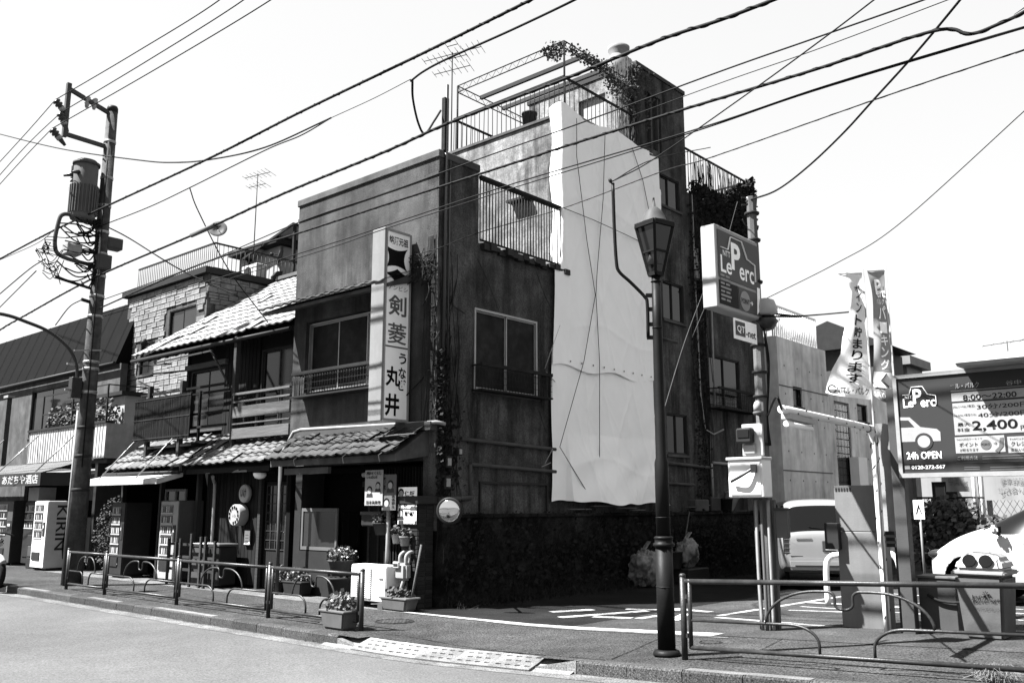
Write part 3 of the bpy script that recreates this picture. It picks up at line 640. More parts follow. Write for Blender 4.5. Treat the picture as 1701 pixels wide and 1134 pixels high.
# brick gate pillar
bp = thing('brick_pillar', 'old dark brick gate pillar at the corner of the building', 'pillar', (-11.1, 10.2, 0))
MB().box(-11.29, -10.91, 10.06, 10.39, 0, 1.62).build('mortar_core', M['dgrey'], bp)
bm_ = MB().box(0, .185, 0, .1, 0, .058).mesh('brick', M['brick'], None, .005)
for c in range(23):
    for k in range(2):
        o_ = .0 if c % 2 else .09
        piece('brick', bm_, bp, Matrix.Translation((-11.3 + k * .2 + (o_ if k == 0 else 0) * .3, 10.05, .01 + c * .07)))
        piece('brick', bm_, bp, Matrix.Translation((-10.9, 10.06 + k * .17, .01 + c * .07)) @ Matrix.Rotation(R(90), 4, 'Z') @ Matrix.Scale(.85, 4, (1, 0, 0)))
mb = MB(); mb.box(-11.36, -10.85, 10.0, 10.45, 1.621, 1.76); mb.build('cap_stone', M['dgrey'], bp, .02)
# garden wall beside the alley
gw = thing('garden_wall', 'long dark overgrown garden wall along the alley below the tarpaulin', 'wall', (-10.75, 16, 0))
MB().box(SX - .3, SX + .12, 10.47, 22.3, -.05, 1.4).build('wall_body', M['wall_black'], gw)
for i in range(10): MB().box(SX - .2, SX + .17, 10.48 + i * 1.18, 11.65 + i * 1.18, 1.403, 1.47).build('coping_stone', M['wall_black'], gw, .01)
# ================================================================ the wooden house with tiled roofs
wh = thing('wooden_house', 'old dark wooden house with pale tiled roof and weathered balcony boards', 'house', (-18.5, 12, 0))
H1 = FRONT(10.98); H0 = FRONT(10.5)
# main roof
sv = Vector((0, 4.2, 2.75)).normalized()
mb = MB(); mb.prism([(10.5, 5.2), (14.6, 7.88), (18.7, 5.2), (18.7, 5.1), (14.6, 7.76), (10.5, 5.1)], (-21.75, 0, 0), (0, 1, 0), (0, 0, 1), (6.72, 0, 0)); rf = mb.build('main_roof', M['dark_wood'], wh)
tile_roof(rf, (-21.83, 10.4, 5.24), (1, 0, 0), sv, 24, 12, .283, .41, M['tile_b'], .006, 300, broken=.03)
mb = MB(); mb.prism([(-.16, 0), (.16, 0), (.1, .16), (-.1, .16)], (-21.9, 14.55, 7.95), (0, 1, 0), (0, 0, 1), (6.85, 0, 0)); mb.build('ridge_tiles', M['tile'], rf, .03)
mb = MB(); mb.prism([(-.18, 0), (.18, 0), (.24, .2), (.1, .3), (.12, .42), (-.06, .38), (-.22, .2)], (-21.98, 14.55, 7.9), (0, 1, 0), (0, 0, 1), (.1, 0, 0)); mb.build('ridge_end_ornament', M['dgrey'], rf)
for i in range(7): MB().bar((-21.83, 10.42 + i * .6, 5.27 + i * .393), (-21.83, 11.0 + i * .6, 5.27 + i * .393 + .38), .2, .05).build('verge_tile', M['tile'], rf)
MB().tube([(-21.8, 10.36, 5.13), (-15.08, 10.36, 5.1)], .045, 8).build('gutter', M['dgrey'], rf)
for i in range(16): MB().bar((-21.6 + i * .43, 10.48, 5.1), (-21.6 + i * .43, 11.2, 5.52), .05, .07).build('rafter', M['dark_wood'], rf)
# upper floor
mb = MB(); H1.holes(mb, -20.05, -15.05, 2.9, 5.5, [(-19.95, -18.45, 3.35, 4.75), (-17.0, -15.1, 3.1, 4.95)], .1); mb.build('upper_wall', M['dark_wood'], wh)
mb = MB(); mb.box(-20.15, -20.05, 10.95, 17, 2.9, 5.6); mb.build('gable_wall', M['dark_wood'], wh)
for i in range(10): MB().box(-18.42 + i * .14, -18.3 + i * .14, 10.94, 10.975, 2.95, 5.4).build('wall_board', M['dark_wood'], wh)
window(wh, H1, -19.95, -18.45, 3.35, 4.75, 2, M['dgrey'], M['glass_g'], .03)
window(wh, H1, -17.0, -15.1, 3.1, 4.95, 3, M['mid_wood'], [M['glass'], M['glass_g'], M['glass_g']], .03)
MB().box(-20.1, -18.3, 10.86, 10.97, 4.78, 4.9).build('window_lintel', M['grey_wood'], wh)
mb = MB(); mb.box(-20.0, -15.05, 11.2, 17, 2.8, 2.9); mb.box(-20, -15.05, 13, 13.1, 0, 5.5); mb.box(-20.0, -15.1, 11.05, 11.1, 5.4, 5.5); mb.build('floors', M['black'], wh)
# balcony boards
for z0, z1, d in ((3.9, 3.95, .06), (3.74, 3.78, .05), (3.42, 3.66, .045), (3.28, 3.31, .045), (2.98, 3.2, .045)):
    MB().box(-17.1, -15.04, 10.42 - d, 10.42, z0, z1).build('balcony_board', M['grey_wood'], wh, .004)
for x in (-16.3, -15.45): MB().box(x, x + .05, 10.425, 10.465, 3.0, 3.92).build('balcony_post', M['grey_wood'], wh)
MB().box(-17.2, -17.1, 10.4, 10.5, 2.62, 5.2).build('post', M['mid_wood'], wh)
MB().box(-17.1, -15.05, 10.47, 10.97, 2.9, 2.95).build('balcony_floor', M['dark_wood'], wh)
# drying deck with reed screens
for x in (-20.45, -18.95): MB().box(x - .05, x + .05, 10.18, 10.28, 2.55, 4.38).build('deck_post', M['mid_wood'], wh)
for z in (4.18, 3.3): MB().bar((-20.9, 10.24, z), (-17.2, 10.3, z), .05).build('deck_rail', M['dark_wood'], wh)
for z in (4.05, 3.6): MB().bar((-18.95, 10.32, z), (-17.2, 10.34, z), .045).build('deck_rail', M['dark_wood'], wh)
MB().bar((-18.3, 10.3, 4.1), (-18.3, 10.3, 3.0), .05).build('deck_rail', M['dark_wood'], wh)
scr = MB(); scr.box(-21.0, -18.4, 10.155, 10.16, 3.06, 4.08); so_ = scr.build('reed_screen', M['reed'], wh)
rm = MB().box(0, .028, 0, .012, 0, 1.02).mesh('reed', M['reed'])
for i in range(58): piece('reed', rm, so_, Matrix.Translation((-21.0 + i * .045, 10.135 + rnd.uniform(-.004, .004), 3.06)))
for z in (3.12, 3.56, 4.02): MB().box(-21.0, -18.4, 10.125, 10.132, z, z + .025).build('screen_batten', M['dgrey'], so_)
MB().box(-20.9, -18.4, 10.2, 11, 2.9, 2.96).build('deck_floor', M['dark_wood'], wh)
for p, q_ in (((-20.6, 10.25, 2.7), (-19.5, 10.3, 3.0)), ((-18.2, 10.4, 5.05), (-17.2, 10.45, 3.95)), ((-20.4, 10.3, 4.95), (-18.0, 10.35, 4.98)), ((-21.3, 10.4, 4.75), (-20.1, 10.9, 4.8)), ((-21.4, 10.4, 4.6), (-20.1, 10.6, 4.1)), ((-21.6, 10.45, 5.0), (-20.3, 10.6, 4.95))):
    MB().bar(p, q_, .035).build('drying_pole', M['mid_wood'], wh)
# lower roofs
sl_ = Vector((0, 1.05, .72)).normalized()
mb = MB(); mb.prism([(9.98, 2.36), (11.1, 3.1), (11.1, 3.0), (9.98, 2.26)], (-21.7, 0, 0), (0, 1, 0), (0, 0, 1), (3.5, 0, 0)); lr = mb.build('porch_roof', M['dark_wood'], wh)
tile_roof(lr, (-21.72, 9.9, 2.42), (1, 0, 0), sl_, 13, 4, .27, .31, M['tile_c'], .008, 300, broken=.1)
mb = MB(); mb.prism([(9.98, 2.36), (11.1, 3.1), (11.1, 3.0), (9.98, 2.26)], (-18.15, 0, 0), (0, 1, 0), (0, 0, 1), (3.1, 0, 0)); lr2 = mb.build('porch_roof', M['dark_wood'], wh)
tile_roof(lr2, (-18.1, 9.9, 2.42), (1, 0, 0), sl_, 11, 4, .275, .31, M['tile_c'], .008, 300, broken=.08)
MB().tube([(-18.15, 9.88, 2.32), (-18.15, 9.86, 2.46), (-17.15, 10.9, 3.12)], .045, 8).build('valley_gutter', M['blackp'], wh)
MB().tube([(-21.75, 9.86, 2.33), (-18.2, 9.86, 2.31)], .04, 8).build('gutter', M['dgrey'], wh)
# ground floor
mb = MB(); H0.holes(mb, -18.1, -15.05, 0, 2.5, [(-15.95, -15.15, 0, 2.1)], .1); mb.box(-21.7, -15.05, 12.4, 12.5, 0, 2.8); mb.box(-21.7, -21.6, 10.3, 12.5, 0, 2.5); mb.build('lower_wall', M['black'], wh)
for i in range(16): MB().box(-18.08 + i * .131, -17.965 + i * .131, 10.47, 10.495, .05, 2.4).build('wall_board', M['dark_wood'], wh)
dd = MB().box(-15.95, -15.15, 10.55, 10.58, .02, 2.08).build('lattice_door', M['dark_wood'], wh)
MB().box(-15.9, -15.2, 10.545, 10.549, .75, 2.0).build('pane', M['glass'], dd)
for i in range(5): MB().box(-15.9 + i * .17, -15.88 + i * .17, 10.53, 10.544, .75, 2.0).build('muntin', M['mid_wood'], dd)
for i in range(8): MB().box(-15.9, -15.2, 10.532, 10.543, .75 + i * .178, .766 + i * .178).build('muntin', M['mid_wood'], dd)
for x in (-16.05, -15.1): MB().box(x, x + .09, 10.43, 10.54, 0, 2.45).build('door_post', M['mid_wood'], wh)
for x in (-21.6, -19.75, -18.15): MB().box(x, x + .08, 10.25, 10.35, 0, 2.4).build('porch_post', M['dgrey'], wh)
# sliding shop door between the machines
sd = MB().box(-20.1, -19.2, 10.62, 10.66, .02, 1.98).build('shop_door', M['glass'], wh)
for x in (-20.12, -19.66, -19.22): MB().box(x, x + .05, 10.58, 10.62, .02, 1.98).build('stile', M['pipe'], sd)
for z in (.02, .8, 1.93): MB().box(-20.07, -19.22, 10.585, 10.618, z, z + .05).build('door_rail', M['pipe'], sd)
# pale awning
aw = thing('pale_awning', 'pale flat awning over the two shaded vending machines', 'awning', (-20, 9.9, 2.1))
mb = MB(); mb.prism([(9.4, 2.06), (9.4, 2.17), (9.98, 2.3), (9.98, 2.22), (9.43, 2.06)], (-22.0, 0, 0), (0, 1, 0), (0, 0, 1), (3.75, 0, 0)); mb.build('canopy', M['awning'], aw)
for x in (-21.2, -19.4): MB().tube([(x, 9.5, 2.2), (x + .35, 10.3, 3.3)], .014, 6).build('tie_rod', M['steel'], aw)
# signs and lamps on the board wall
t = thing('drum_sign', 'white drum shaped sign with ring of letters on the board wall', 'sign', (-16.55, 10.2, 1.42))
MB().lathe([(.2, 0), (.215, .02), (.215, .2), (.2, .22)], (-16.55, 10.43, 1.42), 24, axis=(0, -1, 0)).build('drum', M['pale'], t)
for k in range(11):
    a_ = R(200 - k * 29); p = V(-16.55 + .155 * math.cos(a_), 10.2, 1.42 + .155 * math.sin(a_)); mb = MB(); mb.obox(p - V(.016, .004, .028), (.032, 0, 0), (0, .008, 0), (0, 0, .056)); mb.build('letter_mark', M['ink'], t)
text('いろ', M['ink'], t, (-16.61, 10.2, 1.38), (1, 0, 0), (0, 0, 1), .07, bold=.01)
t = thing('round_sign', 'round pale sign with brushed letters above the drum sign', 'sign', (-16.45, 10.3, 1.85))
MB().lathe([(.17, 0), (.185, .02), (.185, .07), (.17, .09)], (-16.45, 10.43, 1.85), 24, axis=(0, -1, 0)).build('disc', M['pale'], t)
text('いけ', M['ink'], t, (-16.55, 10.335, 1.77), (1, 0, 0), (0, 0, 1), .16, bold=.02, width=.2, height=.18)
t = thing('notice_frame', 'small white framed notice below the drum sign', 'notice', (-16.35, 10.4, 1.0)); MB().box(-16.47, -16.24, 10.42, 10.44, .82, 1.13).build('frame', M['dgrey'], t); MB().box(-16.45, -16.26, 10.412, 10.418, .84, 1.11).build('sheet', M['paper'], t)
for k in range(3): MB().box(-16.41, -16.3, 10.408, 10.411, .9 + k * .06, .91 + k * .06).build('text_line', M['ink_g'], t)
t = thing('globe_lamp', 'half globe lamp under the eave beside the lattice door', 'lamp', (-15.6, 10.3, 2.2)); MB().lathe([(.02, -.1), (.09, -.08), (.125, -.03), (.13, .02)], (-15.6, 10.15, 2.22), 16).build('glass_globe', M['sign'], t); MB().box(-15.66, -15.54, 10.12, 10.45, 2.24, 2.27).build('bracket', M['dgrey'], t)
t = thing('bent_vent_pipe', 'pale bent vent pipe rising before the board wall', 'pipe', (-17.6, 10.35, 0)); MB().tube(spline([(-17.62, 10.38, .3), (-17.62, 10.38, 1.9), (-17.58, 10.33, 2.1), (-17.4, 10.2, 2.16), (-17.25, 10.1, 2.2)], 5), .035, 8).build('tube', M['pipe'], t)
# low wooden fence with boxes behind
t = thing('picket_fence', 'low wooden picket fence before the board wall', 'fence', (-17.4, 9.75, 0))
for x in (-18.25, -17.95, -17.78, -17.35, -16.98, -16.8, -16.45): MB().box(x, x + .055, 9.73, 9.77, 0, .82 + rnd.uniform(0, .25)).build('picket', M['mid_wood'], t)
for z in (.3, .55, .8): MB().box(-18.3, -16.42, 9.771, 9.8, z, z + .05).build('cross_rail', M['mid_wood'], t)
t = thing('plastic_crate', 'pale plastic storage crate behind the picket fence', 'crate', (-17.2, 10, 0)); MB().box(-17.6, -17.0, 9.9, 10.3, .05, .78).build('bin', M['midgrey'], t, .02); MB().box(-17.62, -16.98, 9.88, 10.32, .783, .85).build('lid', M['offwhite'], t, .015)
t = thing('storage_crate', 'second storage crate beside the pale crate behind the fence', 'crate', (-16.7, 10, 0)); MB().box(-16.92, -16.5, 9.9, 10.3, .05, .8).build('bin', M['dgrey'], t, .02); MB().box(-16.94, -16.48, 9.88, 10.32, .803, .86).build('lid', M['pipe_d'], t, .015)
# ================================================================ vending machines
def vending(name, label, x0, x1, y0, y1, h, body, front, rows, z0=.0, lit=None):
    t = thing(name, label, 'vending machine', ((x0 + x1) / 2, (y0 + y1) / 2, 0), 'drink machines along the shop fronts')
    MB().box(x0, x1, y0 + .02, y1, z0 + .06, h).build('body', body, t, .015)
    for x in (x0 + .05, x1 - .12): MB().box(x, x + .07, y0 + .1, y1 - .1, 0, z0 + .065).build('foot', M['dgrey'], t)
    MB().box(x0 + .01, x1 - .01, y0, y0 + .018, z0 + .08, h - .02).build('front_panel', front, t)
    W_ = x1 - x0; zt = h - .1
    for r in range(rows):
        zb = zt - .19; s = MB().box(x0 + .05, x1 - .28 * W_, y0 - .006, y0 - .001, zb, zt).build('display_window', M['glass'], t)
        for k in range(5):
            xx = x0 + .07 + k * (.62 * W_) / 5; MB().box(xx, xx + .05, y0 - .012, y0 - .007, zb + .04, zt - .03).build('sample_can', (M['pale'], M['grey'], M['offwhite'])[(k + r) % 3], s)
        MB().box(x0 + .05, x1 - .28 * W_, y0 - .016, y0 - .007, zb, zb + .028).build('button_strip', M['offwhite'], s)
        zt = zb - .03
    MB().box(x1 - .23 * W_, x1 - .05, y0 - .01, y0 - .001, .85 + z0, 1.2 + z0).build('coin_panel', M['dgrey'], t); MB().box(x1 - .2 * W_, x1 - .1, y0 - .016, y0 - .011, 1.05 + z0, 1.12 + z0).build('bill_slot', M['offwhite'], t)
    MB().box(x0 + .08, x1 - .3 * W_, y0 - .02, y0 - .001, .25 + z0, .45 + z0).build('delivery_flap', M['dgrey'], t); return t
k1 = vending('drink_machine', 'white vending machine with KIRIN lettering on its side', -25.0, -24.2, 9.62, 10.45, 1.73, M['offwhite'], M['white'], 4)
text('KIRIN', M['dgrey'], k1, (-24.197, 9.86, 1.62), (0, 0, -1), (0, 1, 0), .3, bold=.012, width=1.12, height=.26, th=.003)
mb = MB(); mb.prism([(0, 0), (.36, .0), (.36, 1.42), (.24, 1.38), (.1, 1.1), (.0, .7), (-.04, .3)], (-24.198, 10.08, .28), (0, 1, 0), (0, 0, 1), (.004, 0, 0)); mb.build('printed_panel', M['dgrey'], k1)
mb = MB(); mb.prism([(0, 0), (.14, .05), (.16, .2), (.04, .22), (-.03, .1)], (-24.192, 10.2, 1.0), (0, 1, 0), (0, 0, 1), (.003, 0, 0)); mb.build('printed_mark', M['grey'], k1)
k2 = vending('drink_machine', 'dark vending machine at the left edge under the shop awning', -28.6, -27.2, 9.9, 10.7, 1.75, M['dgrey'], M['midgrey'], 4)
k2b = vending('drink_machine', 'dark poster covered vending machine beside the KIRIN machine', -26.9, -26.0, 10.1, 10.7, 1.72, M['ink_d'], M['dgrey'], 3)
MB().box(-26.9, -26.2, 10.15, 10.6, 1.74, 2.1).build('carton', M['pale'], k2b)
k3 = vending('drink_machine', 'pale fronted cigarette vending machine at the right end of the pale awning', -19.05, -18.3, 9.95, 10.55, 1.72, M['midgrey'], M['pale'], 6)
k4 = vending('drink_machine', 'dark narrow vending machine beside the hedge under the pale awning', -21.15, -20.5, 9.85, 10.5, 1.68, M['dgrey'], M['dgrey'], 6)
t = thing('crate_stack', 'small dark crates stacked beside the white vending machine', 'crate', (-25.6, 9.9, 0))
for i, (x, z) in enumerate(((-25.75, 0), (-25.7, .3), (-25.78, .58))): MB().box(x, x + .5, 9.8, 10.2, z, z + .27).build('crate', (M['dgrey'], M['midgrey'], M['dgrey'])[i], t, .01)
# hedge beside the pole
t = thing('hedge', 'dark clipped hedge between the utility pole and the dark machine', 'hedge', (-22.3, 10.4, 0))
mb = MB(); leafcloud(mb, (-22.4, 10.6, .9), (.75, .5, .95), 3800, .05); mb.build('foliage', M['plant'], t)
for i in range(5): MB().tube([(-22.8 + i * .2, 10.6, 0), (-22.75 + i * .2, 10.55, 1.3)], .02, 5).build('stem', M['dark_wood'], t)
# ================================================================ liquor shop with dark awning and balcony
ls = thing('liquor_shop', 'pale two storey shop with dark metal roof and dark lettered awning', 'shop', (-30, 12, 0))
LW = FRONT(12.0); LB = FRONT(10.6)
mb = MB(); LW.holes(mb, -42, -25.9, 2.7, 5.72, [(-32.3, -27.6, 3.85, 5.4)], .2); mb.build('upper_wall', M['grey_plain'], ls)
window(ls, LW, -32.3, -27.6, 3.85, 5.4, 3, M['dgrey'], M['glass'], .06)
mb = MB(); mb.prism([(11.9, 5.75), (12.6, 7.75), (18, 7.9), (18, 5.75)], (-42, 0, 0), (0, 1, 0), (0, 0, 1), (15.95, 0, 0)); rf = mb.build('metal_roof', M['roof_d'], ls)
for i in range(20): MB().bar((-41.6 + i * .8, 11.88, 5.75), (-41.6 + i * .8, 12.58, 7.76), .014, .006).build('roof_seam', M['roof_d'], rf)
MB().tube([(-42, 11.84, 5.72), (-26.0, 11.84, 5.7)], .06, 8).build('gutter', M['dgrey'], rf)
MB().box(-28.9, -27.9, 13, 13.6, 7.8, 8.35).build('chimney', M['pale'], rf)
mb = MB(); mb.box(-28.3, -23.35, 10.55, 10.65, 2.82, 3.72); mb.box(-23.45, -23.35, 10.651, 12.3, 2.82, 3.72); bo = mb.build('balcony_wall', M['awning'], ls)
MB().box(-28.35, -23.3, 10.5, 10.7, 3.722, 3.78).build('balcony_cap', M['dgrey'], bo)
for i in range(30): MB().box(-28.25 + i * .163, -28.235 + i * .163, 10.535, 10.549, 2.84, 3.7).build('panel_seam', M['pale'], bo)
mb = MB(); mb.box(-28.2, -23.5, 10.7, 12.0, 2.7, 2.8); mb.build('balcony_floor', M['grey_plain'], ls)
mb = MB(); mb.box(-27.5, -24.0, 11.3, 11.9, 3.6, 4.55); mb.build('balcony_shed', M['pale'], ls); MB().box(-27.7, -23.9, 11.15, 11.95, 4.56, 4.66).build('shed_roof', M['dgrey'], ls)
rail_ = MB()
for x in (-27.6, -25.6, -23.5): rail_.bar((x, 10.6, 3.75), (x, 10.6, 4.75), .04)
for z in (4.2, 4.74): rail_.bar((-27.6, 10.6, z), (-23.5, 10.6, z), .03)
rail_.bar((-23.5, 10.6, 4.74), (-23.5, 12.0, 4.74), .03); rail_.build('balcony_railing', M['dgrey'], ls)
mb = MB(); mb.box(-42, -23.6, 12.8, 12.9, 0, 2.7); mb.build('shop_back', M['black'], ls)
MB().box(-24.9, -23.9, 10.7, 11.5, 1.75, 2.5).build('shop_fascia', M['midgrey'], ls); MB().box(-23.9, -23.75, 10.6, 12.8, 0, 2.7).build('shop_side_wall', M['dgrey'], ls)
lower = MB().box(-42, -29.5, 11.0, 11.1, 0, 2.75).build('side_shop_wall', M['grey_plain'], ls)
t = thing('lettered_awning', 'dark shop awning with white Japanese lettering on its valance', 'awning', (-28, 9.5, 2.2))
mb = MB(); mb.quad((-34, 10.5, 2.8), (-24.2, 10.5, 2.8), (-24.6, 9.55, 2.46), (-34, 9.55, 2.46)); mb.quad((-34, 10.5, 2.77), (-34, 9.55, 2.43), (-24.6, 9.55, 2.43), (-24.2, 10.5, 2.77)); mb.build('awning_top', M['awning_t'], t)
mb = MB(); mb.box(-34, -24.6, 9.53, 9.55, 2.12, 2.46); mb.obox((-24.6, 9.55, 2.12), (.4, .95, 0), (-.02, 0, 0), (0, 0, .34)); mb.build('valance', M['awning_d'], t)
xl_, xr_ = ony(4, 796, 9.53).x, ony(63, 796, 9.53).x
text('あだちや酒店', M['offwhite'], t, (xl_, 9.53, 2.17), (1, 0, 0), (0, 0, 1), .3, bold=.012, width=xr_ - xl_, height=.24, th=.004)
for x in (-27.9, -25.2, -30.5): MB().tube([(x, 9.6, 2.46), (x + .25, 10.55, 3.6)], .018, 6).build('tie_rod', M['steel'], t)
t = thing('balcony_shrub', 'leafy shrub with pale flowers growing on the shop balcony', 'shrub', (-26, 11, 3.0))
for (x, n_) in ((-27.3, 260), (-26.2, 300), (-25.2, 150), (-24.3, 220)):
    mb = MB(); leafcloud(mb, (x, 10.95, 4.05), (.5, .3, .45), n_, .1); mb.build('foliage', M['plant_l'], t)
    MB().tube([(x, 10.95, 2.8), (x + .05, 10.9, 4.0)], .025, 5).build('stem', M['mid_wood'], t)
# ================================================================ stone-clad house behind
sh = thing('stone_clad_house', 'pale stone clad house with flat roof terrace behind the tiled roof', 'house', (-24, 15, 0))
ST = FRONT(12.4); SXs = SIDE(-22.0)
hs = [(-25.6, -24.75, 5.35, 6.3), (-24.0, -22.55, 6.15, 7.05)]
mb = MB(); ST.holes(mb, -26.6, -22.0, 2.5, 7.82, hs, .2); mb.build('front_wall', M['conc'], sh)
mb = MB(); SXs.holes(mb, 12.601, 20, 2.5, 7.82, [], .2); mb.box(-26.6, -26.4, 12.6, 20, 2.5, 7.8); mb.build('side_wall', M['conc'], sh)
for h in hs: window(sh, ST, h[0], h[1], h[2], h[3], 2, M['dgrey'], M['glass_g'], .05)
me1 = MB().box(.006, .444, -.03, 0, .006, .154).mesh('stone', M['stone'], None, .012)
me2 = MB().box(.006, .294, -.04, 0, .006, .154).mesh('stone', M['stone'], None, .012)
me3 = MB().box(.006, .294, -.022, 0, .006, .074).mesh('stone', M['stone'], None, .008)
cnt = 0; rest = MB()
def stone_face(fr, u0, u1, z0, z1, rot, holes_, lim):
    global cnt
    z = z1 - .16; row = 0
    while z > z0:
        u = u0 - rnd.uniform(0, .3); row += 1
        while u < u1:
            me, w_ = ((me1, .45), (me2, .3), (me2, .3), (me3, .3))[rnd.randrange(4)]
            if u >= u0 - .05 and u + w_ <= u1 + .06 and not any(h[0] - .02 < u + w_ and u < h[1] + .02 and h[2] - .08 < z + .16 and z < h[3] + .02 for h in holes_):
                for q in ((0, .08) if me is me3 else (0,)):
                    mx = Matrix.Translation(fr.p(u, z + q, .001)) @ rot
                    if cnt < lim: piece('stone', me, sh, mx); cnt += 1
                    else: rest.add([mx @ p.co for p in me.vertices], [tuple(f.vertices) for f in me.polygons])
            u += w_
        z -= .16
stone_face(ST, -26.58, -22.05, 3.0, 7.8, Matrix(), hs, 300)
stone_face(SXs, 12.42, 17, 5.5, 7.8, Matrix.Rotation(R(90), 4, 'Z'), [], 0)
q = rest.build('cladding_stones', M['stone'], sh); q['kind'] = 'stuff'
mb = MB(); mb.box(-26.75, -21.9, 12.25, 20, 7.83, 8.0); mb.build('roof_fascia', M['dgrey'], sh)
mb = MB(); mb.box(-25.6, -23.3, 15.5, 19, 8.0, 9.55); mb.build('stair_house', M['pale'], sh); MB().box(-25.8, -23.1, 15.2, 19, 9.56, 9.72).build('stair_roof', M['dgrey'], sh)
railing(sh, (-26.5, 12.6, 0), (-22.1, 12.6, 0), 8.05, 8.75, 40, M['dgrey'], .009, 'terrace_railing'); railing(sh, (-22.1, 12.6, 0), (-22.1, 18, 0), 8.05, 8.75, 40, M['dgrey'], .009, 'terrace_railing')
mb = MB(); mb.tube([(-24.85, 12.2, 6.25), (-24.95, 12.1, 6.2)], .1, 10); mb.build('wall_spotlight', M['dgrey'], sh)
# metal canopy frame and dish on the roof terrace
cf = thing('canopy_frame', 'steel canopy frame with translucent roof on the stone house terrace', 'canopy', (-23, 16.5, 8))
for x, y in ((-22.3, 15.3), (-22.3, 18.2), (-24.9, 15.4)): MB().bar((x, y, 8.0), (x, y, 9.9 if x > -23 else 9.5), .08).build('post', M['rust'], cf)
A_ = [V(-22.25, 15.2, 9.95), V(-22.25, 18.5, 9.95), V(-24.9, 15.2, 9.35), V(-24.9, 18.5, 9.35)]
for p, q_ in ((0, 1), (0, 2), (1, 3), (2, 3)): MB().bar(A_[p], A_[q_], .05, .07).build('beam', M['rust'], cf)
for k in (.33, .66): MB().bar(A_[0].lerp(A_[1], k), A_[2].lerp(A_[3], k), .03).build('rafter', M['rust'], cf); MB().bar(A_[0].lerp(A_[2], k), A_[1].lerp(A_[3], k), .03).build('rafter', M['rust'], cf)
mb = MB(); mb.quad(A_[0] + V(0, 0, .05), A_[1] + V(0, 0, .05), A_[3] + V(0, 0, .05), A_[2] + V(0, 0, .05)); mb.build('canopy_sheet', M['offwhite'], cf)
def dish(label, c, r, d):
    c, d = Vector(c), Vector(d).normalized(); t = thing('satellite_dish', label, 'satellite dish', c)
    MB().lathe([(.01, -r * .25), (r * .5, -r * .18), (r, 0), (r * .97, .012), (r * .5, -r * .15), (.012, -r * .22)], c, 20, axis=d).build('reflector', M['grey'], t)
    MB().tube([c - d * r * .2, c + d * r * .7 + V(0, 0, -.05)], .012, 5).build('feed_arm', M['dgrey'], t); MB().lathe([(.02, 0), (.045, .03), (.045, .1)], c + d * r * .62 - V(0, 0, .05), 10, axis=d).build('feed_horn', M['dgrey'], t)
    MB().tube([c - d * r * .25, c - d * r * .25 - V(0, 0, r * 3.2)], .018, 6).build('mast', M['steel'], t)
p = ony(362, 380, 15); dish('grey satellite dish on a mast above the stone house terrace', p, .3, (.8, -.7, .35))
p = ony(465, 424, 15.5); dish('second satellite dish hung below the steel canopy frame', p, .32, (-.6, -.8, .3))
t = thing('rooftop_unit', 'white air conditioner unit on the stone house roof edge', 'air conditioner', (-22.6, 14.3, 8)); MB().box(-23.0, -22.2, 14.0, 14.35, 8.02, 8.5).build('casing', M['offwhite'], t, .02); MB().lathe([(.18, 0), (.18, .02)], (-22.65, 14.0, 8.26), 16, axis=(0, -1, 0)).build('fan_grille', M['dgrey'], t)
def antenna(label, base, h, mats=M['dgrey'], arms=((0, .9, 7), (-.35, .6, 5))):
    base = Vector(base); t = thing('tv_antenna', label, 'antenna', base); MB().tube([base, base + V(0, 0, h)], .016, 6).build('mast', mats, t)
    for dz, ln, n in arms:
        c = base + V(0, 0, h + dz - .05); ax = Vector((.9, .43, .12)); b = MB().tube([c - ax * ln * .5, c + ax * ln * .5], .011, 5).build('boom', mats, t)
        for i in range(n):
            p = c + ax * ln * (-.5 + i / (n - 1)); e = Vector((-.43, .9, 0)) * (.17 + .2 * (i / n)); MB().tube([p - e, p + e], .006, 4).build('element', mats, b)
    return t
p = ony(420, 445, 15); antenna('thin television antenna mast above the stone house', p, ony(420, 292, 15).z - p.z)
p = ony(750, 205, 15.5); antenna('tall television antenna on the tower roof terrace', (p.x, p.y, 9.7), ony(750, 88, 15.5).z - 9.7, M['rust'], ((0, 1.6, 11), (-.45, 1.0, 7), (-.12, .8, 6), (.25, .3, 2)))
# ================================================================ white tarpaulin on the tower corner
def zat(P, px, py): d = ray(px, py); return CAM.z + d.z * math.hypot(P[0] - CAM.x, P[1] - CAM.y) / math.hypot(d.x, d.y)
tp = thing('tarpaulin', 'large white tarpaulin roped over the tower side of the corner building', 'tarpaulin', (-10.8, 15.5, 1.7))
def fold(y, z, s):
    f = .03 * math.sin(1.7 * y + .12 * z + s) * math.sin(.5 * z + y * .4 + s) + .01 * math.sin(4.1 * y + .5 * z + s * 2) * math.cos(.9 * z - .8 * y)
    f += .014 * math.sin(10 * (y * .4 - z * .8) + s) * math.exp(-((z - 2.2) / .7) ** 2)
    for kk, sl_, ph_, am in ((2.2, .06, .3, .035), (1.3, -.1, 1.1, .03), (2.9, .35, .7, .02), (2.4, -.5, 2.0, .018), (3.7, .8, .2, .012)):
        k = abs(math.sin(kk * (y + sl_ * z) + ph_ + s)); f += am * (1 - k) ** 10 * (.35 + .65 * abs(math.sin(.55 * z + ph_ * 3 + y)))
    k = abs(math.sin(1.15 * (z + .15 * math.sin(2 * y)) + .4)); f += .014 * (1 - k) ** 14
    return f
